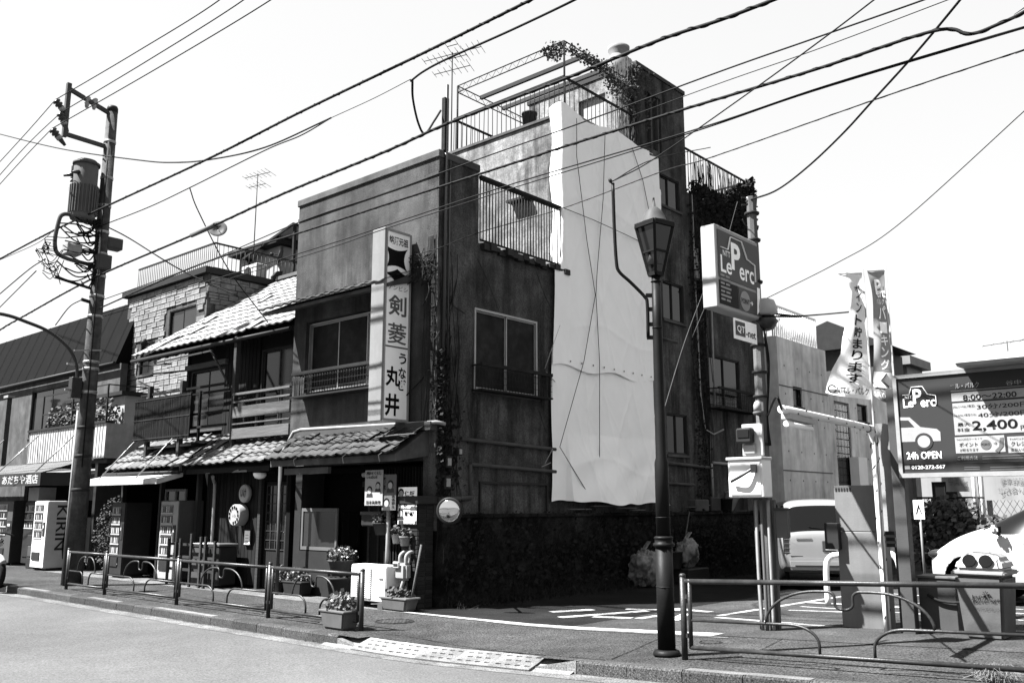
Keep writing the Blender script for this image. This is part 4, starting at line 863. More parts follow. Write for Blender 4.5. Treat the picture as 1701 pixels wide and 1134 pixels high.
def tarp_pt(u, z, s, out=0.0, flare=0.0):
    top = 9.72 - .04 * math.sin(9 * u) ; 
    yr = 17.4 - .06 * (9.7 - z) + .12 * math.sin(.9 * z + .5) * (1 if z < 9 else .3)      # right edge
    if z > 8.9: yr = 17.4
    w0 = min(max((z - 6.15) / .5, 0), 1)
    yl = 13.42 + .05 * math.sin(1.3 * z) - .1 * max(0, (2.6 - z))
    if u < .14:
        t = u / .14; a = V(-11.1 + .27 * t, 13.8 - .05 * math.sin(4 * z) * (1 - t) , z); b = V(SX + .07, yl + (13.85 - yl) * t, z)
        p = b.lerp(a, w0); n = V(1, 0, 0).lerp(V(0, -1, 0), w0); y = p.y + p.x * .8
        return p + n * (fold(y * 1.5, z, s) * .25 + out)
    t = (u - .14) / .86; y = 13.85 + (yr - 13.85) * t
    edge = min(1, t * 5) 
    return V(SX + .07 + out + fold(y, z, s) * (.35 + .65 * edge) + flare * max(0, 3.0 - z) * .16 * (1 + .5 * math.sin(3 * y)), y, z)
zt = lambda u: 9.74 + (-.1 if u > .9 else 0) + .03 * math.sin(12 * u)
mb = MB(); mb.grid(lambda u, v: tarp_pt(u, 4.28 + .05 * math.sin(14 * u) + (zt(u) - 4.28) * v, 0.3, .035), 150, 160); mb.build('upper_sheet', M['tarp'], tp)
mb = MB(); mb.grid(lambda u, v: tarp_pt(u, (1.68 + .025 * math.sin(9 * u) + .02 * math.sin(23 * u) - .06 * u) * (1 - v) + 4.62 * v, 1.9, .0, 1.0), 150, 90); mb.build('lower_sheet', M['tarp'], tp)
mb = MB(); mb.box(-11.12, SX + .04, 13.8, 17.3, 9.74, 9.75); mb.build('top_flap', M['tarp'], tp)
def rope_on(pts, r=.011, off=.1):
    out = []
    for px, py in pts: out.append(onx(px, py, SX + .07 + off))
    return out
for pts in (((958, 197), (958, 260), (975, 400), (989, 490), (970, 600), (930, 742), (965, 800), (982, 828)), ((1005, 225), (1002, 330), (992, 450), (990, 490), (996, 600), (996, 825)), ((1050, 245), (1068, 300), (1080, 360), (1092, 410)), ((935, 345), (985, 365), (1040, 390), (1085, 412))):
    MB().tube(rope_on(pts), .0075, 5).build('tie_rope', M['cable'], tp)
for pts in (((905, 612), (930, 540)), ((908, 618), (922, 634)), ((905, 770), (918, 745)), ((900, 775), (915, 768))):
    MB().tube(rope_on(pts, off=.03), .008, 5).build('guy_string', M['pale'], tp)
for i in range(9):
    p = tarp_pt(.16 + i * .1, 4.4, .3, .055); MB().lathe([(.018, 0), (.018, .006)], p, 8, axis=(1, 0, 0)).build('eyelet', M['midgrey'], tp)
p = onx(952, 308, -10.75); MB().lathe([(.02, 0), (.09, .004), (.02, .008)], p + V(-.12, -.03, 0), 10, axis=(.5, -.86, 0)).build('torn_hole', M['black'], tp)
# ================================================================ projecting sign on the street front
xs = ony(680, 545, 10.33).x; y0 = onx(638, 540, xs).y; y1 = 10.33; z1 = onx(638, 378, xs).z; z0 = onx(638, 697, xs).z; tk = .3
ps = thing('projecting_sign', 'tall pale projecting sign with diamond emblem and brushed Japanese lettering', 'sign', (xs - tk / 2, (y0 + y1) / 2, z0))
MB().box(xs - tk, xs, y0, y1, z0, z1).build('sign_box', M['sign'], ps, .012)
mb = MB()
for a in ((y0 - .008, y0 + .03, z0, z1), (y1 - .03, y1 + .008, z0, z1), (y0 + .03, y1 - .03, z0 - .01, z0 + .03), (y0 + .03, y1 - .03, z1 - .03, z1 + .01)): mb.box(xs + .001, xs + .014, *a)
mb.build('frame', M['pale'], ps)
MB().box(xs - tk - .02, xs + .02, y0 - .04, y0 - .009, z0 - .02, z1 + .02).build('edge_cover', M['edge'], ps, .01)
zz = onx(660, 578, xs).z; MB().box(xs + .001, xs + .006, y0 + .03, y1 - .03, zz, zz + .025).build('divider', M['grey'], ps)
SU, SV_ = (0, 1, 0), (0, 0, 1); SF = lambda px, py: onx(px, py, xs)
W_ = y1 - y0
text('銘酒元祖', M['ink_m'], ps, (xs, y0 + W_ * .12, SF(640, 402).z), SU, SV_, .1, bold=.03, width=W_ * .76, height=.15, th=.004)
def concave(P, dep, k_=7):
    pts = []; c0 = sum((Vector(p) for p in P), Vector((0, 0))) / len(P)
    for i in range(len(P)):
        a, b = Vector(P[i]), Vector(P[(i + 1) % len(P)]); m = (a + b) / 2; m = m.lerp(c0, dep)
        for k in range(k_): t_ = k / k_; q = a * (1 - t_) ** 2 + m * 2 * t_ * (1 - t_) + b * t_ * t_; pts.append((q.x, q.y))
    return pts
EP = lambda px, py: (SF(px, py).y - y0, SF(px, py).z - z0)
mb = MB(); mb.prism(concave([EP(640, 406), EP(677, 415), EP(676, 452), EP(641, 443)], .62), (xs + .002, y0, z0), SU, SV_, (.004, 0, 0)); mb.build('emblem', M['ink'], ps)
mb = MB(); mb.prism(concave([EP(660, 447), EP(678, 461), EP(657, 469), EP(640, 452)], .25), (xs + .002, y0, z0), SU, SV_, (.004, 0, 0)); mb.build('emblem', M['ink'], ps)
text('ケンビシ', M['ink'], ps, (xs, y0 + W_ * .1, SF(640, 478).z), SU, SV_, .1, bold=.0, width=W_ * .8, height=.085, th=.004)
text('剣', M['ink_g'], ps, (xs, y0 + W_ * .14, SF(640, 521).z), SU, SV_, .3, bold=.02, width=W_ * .72, height=.36, th=.004)
text('菱', M['ink_g'], ps, (xs, y0 + W_ * .14, SF(640, 568).z), SU, SV_, .3, bold=.012, width=W_ * .74, height=.36, th=.004)
for ch, py in (('う', 604), ('な', 628), ('ぎ', 648)): text(ch, M['ink'], ps, (xs, y0 + W_ * .6, SF(660, py).z), SU, SV_, .2, bold=.025, width=W_ * .3, height=.19, th=.004)
text('丸', M['ink'], ps, (xs, y0 + W_ * .1, SF(640, 640).z), SU, SV_, .3, bold=.03, width=W_ * .58, height=.34, th=.004)
text('井', M['ink'], ps, (xs, y0 + W_ * .1, SF(640, 690).z), SU, SV_, .3, bold=.03, width=W_ * .56, height=.38, th=.004)
for z in (z0 + .35, z1 - .5): MB().bar((xs - .15, y1, z), (xs - .15, 10.42, z), .06).build('wall_bracket', M['rust'], ps)
MB().tube([V(xs + .02, y1 - .05, z0 + .45), V(SX - .3, 10.4, z0 + .75)], .012, 5).build('stay', M['rust'], ps)
# ================================================================ utility pole on the left
UP = V(-19.48, 8.37, 0)
up = thing('utility_pole', 'tall concrete utility pole carrying the transformer and cable boxes', 'utility pole', UP)
MB().tube([UP + V(0, 0, -.1), UP + V(0, 0, 4), UP + V(0, 0, 10.35)], [.185, .16, .115], 20).build('shaft', M['conc'], up)
MB().lathe([(.12, 0), (.118, .1), (.1, .14)], UP + V(0, 0, 10.35), 18).build('cap', M['dgrey'], up)
for z in (9.6, 8.75, 8.1, 7.5, 7.0, 6.5, 6.05, 5.6, 4.6, 4.45, 3.95, 3.2, 2.6, 1.9):
    r = .185 - .0068 * z; MB().lathe([(r + .004, 0), (r + .012, .005), (r + .012, .06), (r + .004, .065)], UP + V(0, 0, z), 18).build('band', M['steel'] if z > 3.5 else M['dgrey'], up)
MB().tube([UP + V(-.13, -.16, .0), UP + V(-.12, -.14, 3.6)], .028, 8).build('conduit', M['pipe'], up)
MB().tube([UP + V(.16, -.08, 2.4), UP + V(.15, -.08, 9.6)], .012, 6).build('ground_wire', M['cable'], up)
def at_up(px, py, dx=0.0): return onx(px, py, UP.x + dx)
# arms reaching over the street
A_ = at_up(113, 160); B_ = at_up(118, 236)
ra = MB(); za, zb = zat(UP, 180, 190), zat(UP, 178, 245)
ra.bar(UP + V(0, 0, za), (UP.x, A_.y, za + .28), .08, .08); ra.bar(UP + V(0, 0, zb), (UP.x, A_.y, zb + .02), .08, .08); ra.bar((UP.x, A_.y, za + .4), (UP.x, A_.y, zb - .05), .09, .09)
arm_ = ra.build('cross_arm', M['pipe_d'], up)
INS = []
for px, py in ((92, 166), (100, 188), (86, 214)):
    p = at_up(px, py); q_ = V(UP.x, A_.y, p.z - .25); d = (q_ - p).normalized()
    MB().lathe([(.02, 0), (.085, .02), (.085, .06), (.05, .07), (.085, .1), (.085, .13), (.05, .15), (.07, .17), (.05, .3), (.03, .42)], p, 12, axis=d).build('insulator', M['blackp'], arm_); MB().lathe([(.068, .18), (.068, .26)], p, 12, axis=d).build('insulator_sleeve', M['pale'], arm_); INS.append(p)
for px, py in ((145, 165), (157, 168)):
    p = at_up(px, py); MB().lathe([(.03, -.2), (.06, -.1), (.03, -.08), (.07, 0), (.07, .05), (.03, .07)], p, 10).build('fuse_holder', M['pale'], arm_)
# transformer
TC = at_up(139, 330); TC = V(UP.x, TC.y, 0); zT, zB = zat(TC, 140, 265), zat(TC, 140, 366); rT = .26
tf = thing('pole_transformer', 'ribbed grey transformer can hung on the utility pole', 'transformer', (TC.x, TC.y, zB))
MB().lathe([(rT * .9, zB), (rT, zB + .06), (rT, zB + .78), (rT * .96, zB + .84), (rT * .96, zT - .1), (rT * .8, zT - .03), (rT * .3, zT)], (TC.x, TC.y, 0), 28).build('can', M['grey'], tf)
for k in range(26):
    a_ = 2 * math.pi * k / 26; d = V(math.cos(a_), math.sin(a_), 0); MB().bar(TC + d * (rT + .015) + V(0, 0, zB + .12), TC + d * (rT + .015) + V(0, 0, zB + .76), .018, .04, d).build('cooling_fin', M['grey'], tf)
MB().lathe([(rT * 1.08, 0), (rT * 1.08, .05)], (TC.x, TC.y, zT - .14), 26).build('lid_ring', M['pipe_d'], tf)
for a_ in (200, 250, 300): d = V(math.cos(R(a_)), math.sin(R(a_)), 0); MB().lathe([(.05, 0), (.045, .1), (.02, .25)], TC + d * .2 + V(0, 0, zT - .35), 8, axis=d + V(0, 0, -.4)).build('bushing', M['blackp'], tf)
MB().box(TC.x - .3, TC.x - .24, TC.y - .2, TC.y - .05, zT - .4, zT - .12).build('terminal_box', M['pipe_d'], tf)
text('103', M['ink'], tf, (TC.x - .08, TC.y - rT - .05, zB + .55), (.9, -.3, 0), (0, 0, 1), .14, sp=1.0)
for z in (zB + .05, zB + .75): MB().bar((TC.x, TC.y + .2, z), UP + V(0, 0, z), .07).build('bracket', M['dgrey'], tf)
# outrigger frame with cabinets
zf1, zf2 = zat(UP, 165, 378), zat(UP, 165, 440)
f1 = at_up(97, 370); MB().tube(spline([UP + V(0, 0, zf1), V(UP.x, f1.y + .35, zf1 + .12), V(UP.x, f1.y + .08, zf1 + .1), V(UP.x, f1.y, zf1 - .1), V(UP.x, f1.y - .03, zf2 + .25), V(UP.x, f1.y + .15, zf2 + .02), UP + V(0, 0, zf2 - .05)], 5), .045, 8).build('outrigger_frame', M['pipe_d'], up)
def cab(px0, py0, px1, py1, dx, dep, label, m, nm='cable_box'):
    a, b = onx(px0, py0, UP.x + dx), onx(px1, py1, UP.x + dx); zl, zh = min(a.z, b.z), max(a.z, b.z)
    t = thing(nm, label, 'cable box', (UP.x + dx, (a.y + b.y) / 2, zl)); MB().box(UP.x + dx - dep, UP.x + dx, a.y, b.y, zl, zh).build('case', m, t, .015)
    MB().box(UP.x + dx + .001, UP.x + dx + .012, a.y + .03, b.y - .03, zl + .03, zh - .03).build('door', m, t, .004)
    MB().bar((UP.x + dx - dep / 2, (a.y + b.y) / 2, zl + (zh - zl) * .6), UP + V(0, 0, zl + (zh - zl) * .6), .05).build('bracket', M['dgrey'], t); return t
cab(113, 402, 136, 424, .1, .3, 'pale grey box hung left of the pole below the transformer', M['pipe'])
cab(180, 392, 204, 416, .1, .25, 'grey capped box on the right of the pole', M['midgrey'])
cab(164, 420, 185, 450, .22, .22, 'flat grey box strapped to the front of the pole', M['midgrey'])
rb = random.Random(3)
for i in range(34):
    z = zf2 + rb.uniform(-.3, 1.0); p = UP + V(.1, -.1, z); q_ = UP + V(rb.uniform(-.2, .15), rb.uniform(-.95, -.15), z + rb.uniform(-.35, .35)); m_ = (p + q_) / 2 + V(0, 0, rb.uniform(-.35, .1))
    MB().tube(spline([p, m_, q_], 6), .016, 5).build('cable_loop', M['cable'], up)
for i in range(26):
    q0 = at_up(rb.uniform(60, 84), rb.uniform(405, 455)); MB().tube(spline([q0, q0 + V(0, rb.uniform(-.1, .2), rb.uniform(-.2, .25)), q0 + V(.05, rb.uniform(.1, .35), rb.uniform(-.3, .3))], 5), .009, 5).build('cable_loop', M['cable'], up)
p = at_up(92, 460); q_ = UP + V(0, 0, zat(UP, 155, 482)); MB().bar(p, q_, .05).build('lower_arm', M['rust'], up)
p = at_up(135, 497); MB().bar(p, UP + V(0, 0, p.z - .05), .06).build('lower_arm', M['rust'], up)
MB().bar(at_up(118, 583) + V(.15, 0, 0), at_up(163, 583) + V(.15, 0, 0), .02, .03).build('name_plate', M['pale'], up)
# street light arm on the pole
la = thing('street_light_arm', 'black curved street light arm bracketed to the utility pole', 'street light', UP + V(0, -.3, 3.6))
pts = [at_up(x, y) for x, y in ((128, 650), (128, 615), (122, 592), (108, 572), (80, 550), (45, 535), (5, 522), (-60, 515))]
MB().tube(spline(pts, 5), .035, 10).build('arm_tube', M['blackp'], la)
a = at_up(118, 626); b = at_up(132, 662); MB().box(UP.x - .1, UP.x + .08, a.y, b.y, b.z, a.z).build('mount_box', M['blackp'], la, .01)
e = at_up(-60, 515); MB().lathe([(.05, .1), (.16, .02), (.18, -.08), (.05, -.12)], e, 12).build('lamp_head', M['dgrey'], la)
for z in (4.55, 4.0): MB().bar(UP + V(0, 0, z), UP + V(0, -.5, z), .04).build('bracket', M['steel'], la)
# ================================================================ ornamental street lamp
LP = ong(1108, 1088); zl = lambda py: zat(LP, 1108, py)
sl2 = thing('street_lamp', 'black ornamental street lamp with tapered lantern beside the guard rail', 'street lamp', LP)
g0 = LP.z
MB().lathe([(.135, 0), (.14, .02), (.125, .05), (.1, .06)], LP, 24).build('base_ring', M['lamp'], sl2)
MB().lathe([(.09, .06), (.088, zl(905) - g0)], LP, 24).build('lower_shaft', M['lamp'], sl2)
MB().lathe([(.088, 0), (.11, .01), (.11, .035), (.092, .045), (.092, .08), (.098, .085), (.098, .1), (.075, .11)], (LP.x, LP.y, zl(908)), 24).build('collar', M['lamp'], sl2)
MB().lathe([(.074, zl(893)), (.072, zl(790)), (.072, zl(768)), (.058, zl(760)), (.052, zl(545)), (.048, zl(458))], (LP.x, LP.y, 0), 24).build('upper_shaft', M['lamp'], sl2)
for py in (975, 860, 545, 468): MB().lathe([(.09 if py > 900 else .074 if py > 800 else .054, 0), (.094 if py > 900 else .078 if py > 800 else .06, .006), (.09 if py > 900 else .074 if py > 800 else .054, .012)], (LP.x, LP.y, zl(py)), 24).build('shaft_ring', M['lamp'], sl2)
zb_, zm_, zt_, zc_ = zl(455), zl(385), zl(374), zl(338)
rot = R(-13)
def sq(r, z, k): a_ = rot + math.pi / 4 + k * math.pi / 2; return V(LP.x + r * math.cos(a_), LP.y + r * math.sin(a_), z)
RB, RT = .075, .205
for k in range(4): MB().bar(sq(RB, zb_, k), sq(RT, zt_, k), .03).build('lantern_bar', M['lamp'], sl2)
for k in range(4):
    mb = MB(); mb.quad(sq(RB, zb_, k), sq(RB, zb_, k + 1), sq(RT * .97, zt_, k + 1), sq(RT * .97, zt_, k)); mb.build('lantern_pane', M['glass'], sl2)
    MB().bar(sq(RT, zt_, k), sq(RT, zt_, k + 1), .035, .05).build('lantern_rim', M['lamp'], sl2); MB().bar(sq(RB, zb_, k), sq(RB, zb_, k + 1), .03, .04).build('lantern_foot', M['lamp'], sl2)
    t0 = .45; MB().bar(sq(RB + (RT - RB) * t0, zb_ + (zt_ - zb_) * t0, k), sq(RB + (RT - RB) * t0, zb_ + (zt_ - zb_) * t0, k + 1), .022).build('lantern_bar', M['lamp'], sl2)
MB().lathe([(.09, 0), (.08, .3)], (LP.x, LP.y, zb_ + .1), 12).build('lamp_tube', M['grey'], sl2)
MB().lathe([(RT * .8, 0), (RT * .66, .03), (.11, .1), (.08, .15), (.05, .18), (.02, .2), (.01, .3)], (LP.x, LP.y, zt_ + .02), 24).build('cap', M['midgrey'], sl2)
mb = MB(); mb.add([sq(RT, zt_ + .022, k) for k in range(4)], [(0, 1, 2, 3)]); mb.build('cap_plate', M['lamp'], sl2)
# cable stand pipe clamped to the lamp post
hp = thing('cable_stand_pipe', 'bent dark stand pipe clamped to the street lamp post', 'pipe', LP + V(-.1, 0, 3))
lat = lambda px, py: LP + _r * ((px - 1103) / 148) + V(0, 0, zl(py) - g0)
MB().tube(spline([lat(1088, 560), lat(1088, 505), lat(1084, 492), lat(1062, 468), lat(1044, 450), lat(1040, 432), lat(1038, 380), lat(1037, 303)], 5), .019, 8).build('tube', M['lamp'], hp)
for py in (490, 513, 538, 560): MB().bar(lat(1086, py), lat(1100, py), .03, .04).build('clamp', M['lamp'], hp)
MB().lathe([(.02, 0), (.035, .015), (.02, .03)], lat(1031, 300), 10, axis=(.6, .6, .4)).build('eye_hook', M['dgrey'], hp)
MB().tube([lat(1098, 560), lat(1098, 560) + V(.02, .42, .0)], .018, 8).build('side_bar', M['lamp'], hp)
# ================================================================ sign pole in the parking lot
RP = ong(1283, 1045); zr = lambda py: zat(RP, 1275, py)
rp = thing('sign_pole', 'slim pale concrete pole carrying the parking sign and meter boxes', 'pole', RP)
MB().tube([RP + V(0, 0, -.05), V(RP.x, RP.y, zr(325))], [.085, .065], 8, smooth=False).build('shaft', gm('pole_pale_concrete', .085, .85, .2, 3, .2, 50, streak=.4, raw=True), rp)
for py in (355, 400, 470, 575, 620, 660, 740): MB().lathe([(.09, 0), (.098, .005), (.098, .03), (.09, .035)], (RP.x, RP.y, zr(py)), 10).build('band', M['dgrey'], rp)
for i in range(5):
    a_ = R(200 + i * 35); d = V(math.cos(a_), math.sin(a_), 0) * .115; MB().tube(spline([RP + d * 1.1, V(RP.x, RP.y, zr(950)) + d * (1.15 + .1 * (i % 2)), V(RP.x, RP.y, zr(830)) + d * 1.2], 4), .022, 6).build('conduit', M['pipe'] if i % 2 else M['grey'], rp)
for i in range(3): MB().tube(spline([V(RP.x + .09, RP.y - .02, zr(540)), V(RP.x + .11, RP.y + .03 * i, zr(600)), V(RP.x + .08, RP.y, zr(690)), V(RP.x + .1, RP.y - .02 * i, zr(740))], 5), .009, 5).build('cable', M['cable'], rp)
# illuminated parking sign
xp = RP.x + .06; pf = lambda px, py: onx(px, py, xp)
y0 = pf(1190, 450).y; y1 = pf(1263, 450).y; z1 = pf(1190, 372).z; z0 = pf(1190, 508).z; tk = .2
lp = thing('parking_sign', 'boxy parking sign with dark car logo panel on the slim pole', 'sign', (xp - tk / 2, (y0 + y1) / 2, z0))
MB().box(xp - tk, xp, y0, y1, z0, z1).build('sign_box', gm('sign_case', .21, .45, .06, 2, raw=True), lp, .012)
zmid = pf(1190, 460).z
MB().box(xp + .001, xp + .008, y0 + .05, y1 - .03, zmid + .02, z1 - .06).build('logo_panel', M['ink_m'], lp)
MB().box(xp + .001, xp + .008, y0 + .05, y0 + .05 + .4 * (y1 - y0), z0 + .05, zmid - .02).build('notice_panel', M['ink'], lp)
MB().box(xp + .001, xp + .008, y0 + .07 + .4 * (y1 - y0), y1 - .03, z0 + .05, zmid - .02).build('point_panel', M['ink_m'], lp)
def perc_logo(parent, o, u, v, w_, h_, mat, th=.01):
    o, u, v = Vector(o), Vector(u), Vector(v); n = u.cross(v)
    P = lambda a, b: o + u * (a * w_) + v * (b * h_) + n * th
    line_ = [(0, .62), (.2, .62), (.28, .97), (.6, .97), (.74, .58), (.97, .5), (.97, .08)]
    for a, b in zip(line_, line_[1:]): MB().bar(P(*a), P(*b), .005, .05 * h_ + .004, u.cross(v)).build('logo_line', mat, parent)
    text('P', mat, parent, P(.3, .18) - n * th, u, v, .1, bold=.03, width=.26 * w_, height=.68 * h_, th=th)
    text('Le', mat, parent, P(0, .02) - n * th, u, v, .1, bold=.012, width=.3 * w_, height=.42 * h_, th=th)
    text('erc', mat, parent, P(.52, .0) - n * th, u, v, .1, bold=.012, width=.42 * w_, height=.32 * h_, th=th)
    text('NTT', mat, parent, P(.07, .44) - n * th, u, v, .1, bold=.0, width=.2 * w_, height=.14 * h_, th=th)
perc_logo(lp, (xp, y0 + .1, zmid + .08), (0, 1, 0), (0, 0, 1), (y1 - y0) * .78, (z1 - zmid) * .76, M['sign_w'])
cy = y0 + .07 + .53 * (y1 - y0); cz = (z0 + zmid) / 2
MB().lathe([(.13, 0), (.13, .004)], (xp + .009, cy, cz), 20, axis=(1, 0, 0)).build('point_disc', M['pale'], lp)
text('POINT', M['ink_d'], lp, (xp + .011, cy - .11, cz - .04), (0, 1, 0), (0, 0, 1), .1, bold=.03, width=.22, height=.07, th=.004)
text('→', M['sign_w'], lp, (xp + .006, cy + .14, cz - .03), (0, 1, 0), (0, 0, 1), .1, bold=.02, width=.07, height=.06, th=.004)
mb = MB(); mb.prism([(0, 0), (.07, .05), (.1, .2), (.1, .36), (.03, .36), (.02, .17)], (xp + .009, y1 - .17, z0 + .06), (0, 1, 0), (0, 0, 1), (.004, 0, 0)); mb.build('phone_picture', M['sign_w'], lp)
for k in range(7):
    for h in range(2): MB().box(xp + .009, xp + .011, y0 + .08 + h * .13, y0 + .18 + h * .13 + .03 * (k % 2), z0 + .1 + k * .05, z0 + .125 + k * .05).build('notice_line', M['pale'], lp)
for z in (z0 + .2, z1 - .3): MB().bar((xp - .08, y1, z), (RP.x, RP.y, z), .06).build('bracket', M['dgrey'], lp)
# small provider plate
a, b = pf(1219, 527), pf(1258, 572); t = thing('provider_plate', 'small pale plate lettered QT-net below the parking sign', 'sign', (xp, a.y, b.z))
MB().box(xp - .012, xp, a.y, b.y, b.z, a.z).build('plate', M['paper'], t); hh = a.z - b.z; ww = b.y - a.y
MB().box(xp + .001, xp + .004, a.y + .03, a.y + .47 * ww, b.z + .18 * hh, a.z - .12 * hh).build('badge', M['ink_m'], t, .001)
text('QT', M['sign_w'], t, (xp + .004, a.y + .07 * ww + .02, b.z + .3 * hh), (0, 1, 0), (0, 0, 1), .1, bold=.01, width=.33 * ww, height=.38 * hh, th=.004)
text('-net', M['ink'], t, (xp, a.y + .5 * ww, b.z + .22 * hh), (0, 1, 0), (0, 0, 1), .1, bold=.01, width=.44 * ww, height=.32 * hh, th=.004)
MB().bar((xp - .03, b.y, (a.z + b.z) / 2), (RP.x, RP.y, (a.z + b.z) / 2), .03).build('bracket', M['dgrey'], t)
# lamp, beacon, meter and switch box on the pole
rq = lambda px, py, d=.0: RP + _r * ((px - 1275) / 133) - _fh * d + V(0, 0, zr(py) - RP.z)
t = thing('flood_lamp', 'white domed flood lamp with dark bracket on the slim pole', 'lamp', rq(1290, 545)); 
MB().lathe([(.05, .16), (.12, .13), (.15, .04), (.15, -.04), (.1, -.07)], rq(1290, 515), 18).build('dome', M['offwhite'], t); MB().lathe([(.13, 0), (.16, -.04), (.1, -.14), (.04, -.16)], rq(1290, 528), 18).build('reflector', M['blackp'], t)
p = rq(1268, 503); MB().box(p.x - .08, p.x + .1, p.y - .05, p.y + .06, p.z - .1, p.z + .1).build('bracket', M['blackp'], t)
for k in range(2): MB().bar(rq(1268, 516 + k * 8), rq(1352 - k * 4, 525), .022).build('arm', M['rust'], t)
p = rq(1264, 690, .12); t = thing('warning_beacon', 'small pale warning beacon above the electricity meter', 'beacon', p)
MB().lathe([(.055, 0), (.06, .03), (.055, .04)], p, 14).build('base', M['grey'], t); MB().lathe([(.05, .04), (.05, .12), (.035, .16), (.01, .175)], p, 14).build('dome', M['pale'], t); MB().bar(p + V(0, 0, .01), RP + V(0, 0, p.z - RP.z), .03).build('bracket', M['dgrey'], t)
def fbox(px0, px1, py0, py1, d0, d1):        # a box on the pole facing the street (-Y)
    a, b = rq(px0, py0), rq(px1, py1); return (RP.x + (px0 - 1275) / 98, RP.x + (px1 - 1275) / 98, RP.y - d1, RP.y - d0, b.z, a.z)
t = thing('electricity_meter', 'square electricity meter with dark window on a pale board', 'meter', (RP.x, RP.y - .2, zr(755)))
MB().box(*fbox(1253, 1281, 704, 757, .09, .13)).build('board', M['offwhite'], t, .008); MB().box(*fbox(1250, 1271, 711, 736, .131, .24)).build('meter_case', M['dgrey'], t, .02); MB().box(*fbox(1253, 1268, 714, 727, .241, .25)).build('window', M['glass'], t); MB().box(*fbox(1256, 1272, 738, 754, .131, .17)).build('terminal_cover', M['pipe'], t, .01)
t = thing('switch_box', 'white metal switch box with black handle on the slim pole', 'switch box', (RP.x, RP.y - .2, zr(826)))
MB().box(*fbox(1243, 1289, 761, 826, .1, .34)).build('case', M['white'], t, .012); x_ = fbox(1242, 1290, 760, 765, .09, .37); MB().box(*x_).build('hood', M['offwhite'], t, .006); MB().box(*fbox(1246, 1286, 769, 822, .341, .352)).build('door', M['white'], t, .004)
h_ = fbox(1250, 1280, 778, 800, .36, .4); MB().tube(spline([(h_[0], h_[2], h_[4]), ((h_[0] + h_[1]) / 2, h_[2] - .04, (h_[4] + h_[5]) / 2 - .02), (h_[1], h_[2] + .01, h_[5])], 5), .018, 7).build('handle', M['blackp'], t); MB().box(h_[1] - .03, h_[1] + .04, h_[2] - .02, h_[2] + .02, h_[5] - .06, h_[5] + .04).build('handle_plate', M['blackp'], t)
t = thing('junction_box', 'small grey junction box at the foot of the conduits', 'box', (RP.x + .25, RP.y, zr(892))); MB().box(*fbox(1289, 1304, 846, 892, -.02, .07)).build('case', M['grey'], t, .01); MB().box(*fbox(1288, 1305, 843, 847, -.03, .085)).build('lid', M['pipe_d'], t)
# insulators at the pole head
t = thing('line_anchor', 'insulator and cable anchor at the head of the slim pole', 'insulator', rq(1262, 335)); MB().bar(rq(1258, 326), rq(1274, 326), .02).build('hook', M['dgrey'], t); MB().bar(rq(1258, 338), rq(1272, 338), .02).build('hook', M['dgrey'], t); MB().lathe([(.02, -.06), (.04, -.05), (.025, -.02), (.045, 0), (.025, .02), (.04, .05), (.02, .06)], rq(1270, 332), 10).build('insulator', M['blackp'], t)
# ================================================================ overhead cables (each its own thing)
def cable(label, pts, r, mat=M['cable'], twist=0, k=10, name='overhead_cable', gr='overhead cables'):
    P = [p if isinstance(p, Vector) else ony(p[0], p[1], p[2]) for p in pts]
    out = lambda q: (lambda v: abs((v.dot(_r) / v.dot(_f)) * FPX) > 860 or abs((v.dot(_u) / v.dot(_f)) * FPX) > 575)(q - CAM)
    d0 = (P[0] - P[1]).normalized(); d1 = (P[-1] - P[-2]).normalized(); e0, e1 = out(P[0]), out(P[-1])      # the line runs on to its next pole
    P = spline(P, k)
    if e0: P = [P[0] + d0 * q for q in (22, 12, 5)] + P
    if e1: P = P + [P[-1] + V(d1.x, d1.y, d1.z * .75) * q for q in (5, 12, 22)]
    mb = MB(); mb.tube(P, r, 6)
    o = mb.build(name, mat); tag(o, label, 'cable', gr)
    if twist:
        rr = MB(); Q = spline(P, 3); n = len(Q); L_ = 0; q2 = []
        for i in range(n):
            if i: L_ += (Q[i] - Q[i - 1]).length
            t = (Q[min(i + 1, n - 1)] - Q[max(i - 1, 0)]).normalized(); a = t.orthogonal().normalized(); b = t.cross(a); g = L_ * twist
            q2.append(Q[i] + (a * math.cos(g) + b * math.sin(g)) * r * .95)
        rr.tube(q2, r * .45, 5); rr.build('lashing_wire', mat, o)
    return o
Y1 = UP.y - .05
for i, ((x, y), lab) in enumerate(zip(((365, 0), (405, 0), (450, 0)), ('uppermost', 'middle', 'lowest'))):
    cable(lab + ' of the three thin wires rising from the pole top insulators', [(x * 1.25 - 20, -70, INS[0].y), (x, y, INS[0].y), ((x + (92, 100, 86)[i]) / 2 - 4, (y + (166, 188, 214)[i]) / 2 + 5, INS[0].y), INS[i]], .011)
    cable(lab + ' of the three thin wires leaving the insulators to the left', [INS[i], ony((0, 0, 0)[i] + 40, (225, 246, 262)[i], INS[0].y), ony(-40, (312, 336, 350)[i], INS[0].y)], .009, M['wire'])
cable('thick twisted black cable crossing the sky from transformer to top', [(-40, 452, 7.9), (0, 430, 7.9), (89, 383, 7.9), (165, 348, 7.95), (350, 262, 8), (500, 186, 8), (700, 90, 8), (882, 0, 8), (960, -40, 8)], .022, twist=26)
cable('cable sagging from the sky edge to the dead end clamp', [(-20, 218, 8.2), (100, 247, 8.2), (230, 266, 8.2), (290, 270, 8.2), (350, 265, 8.2), (440, 245, 8.2), (550, 196, 8.2)], .014)
cable('cable rising from the pole to the dead end clamp', [UP + V(0, -.1, zat(UP, 172, 379)), ony(245, 345, 8.25), ony(315, 312, 8.25), ony(440, 250, 8.2), ony(500, 225, 8.2), ony(550, 196, 8.2)], .011)
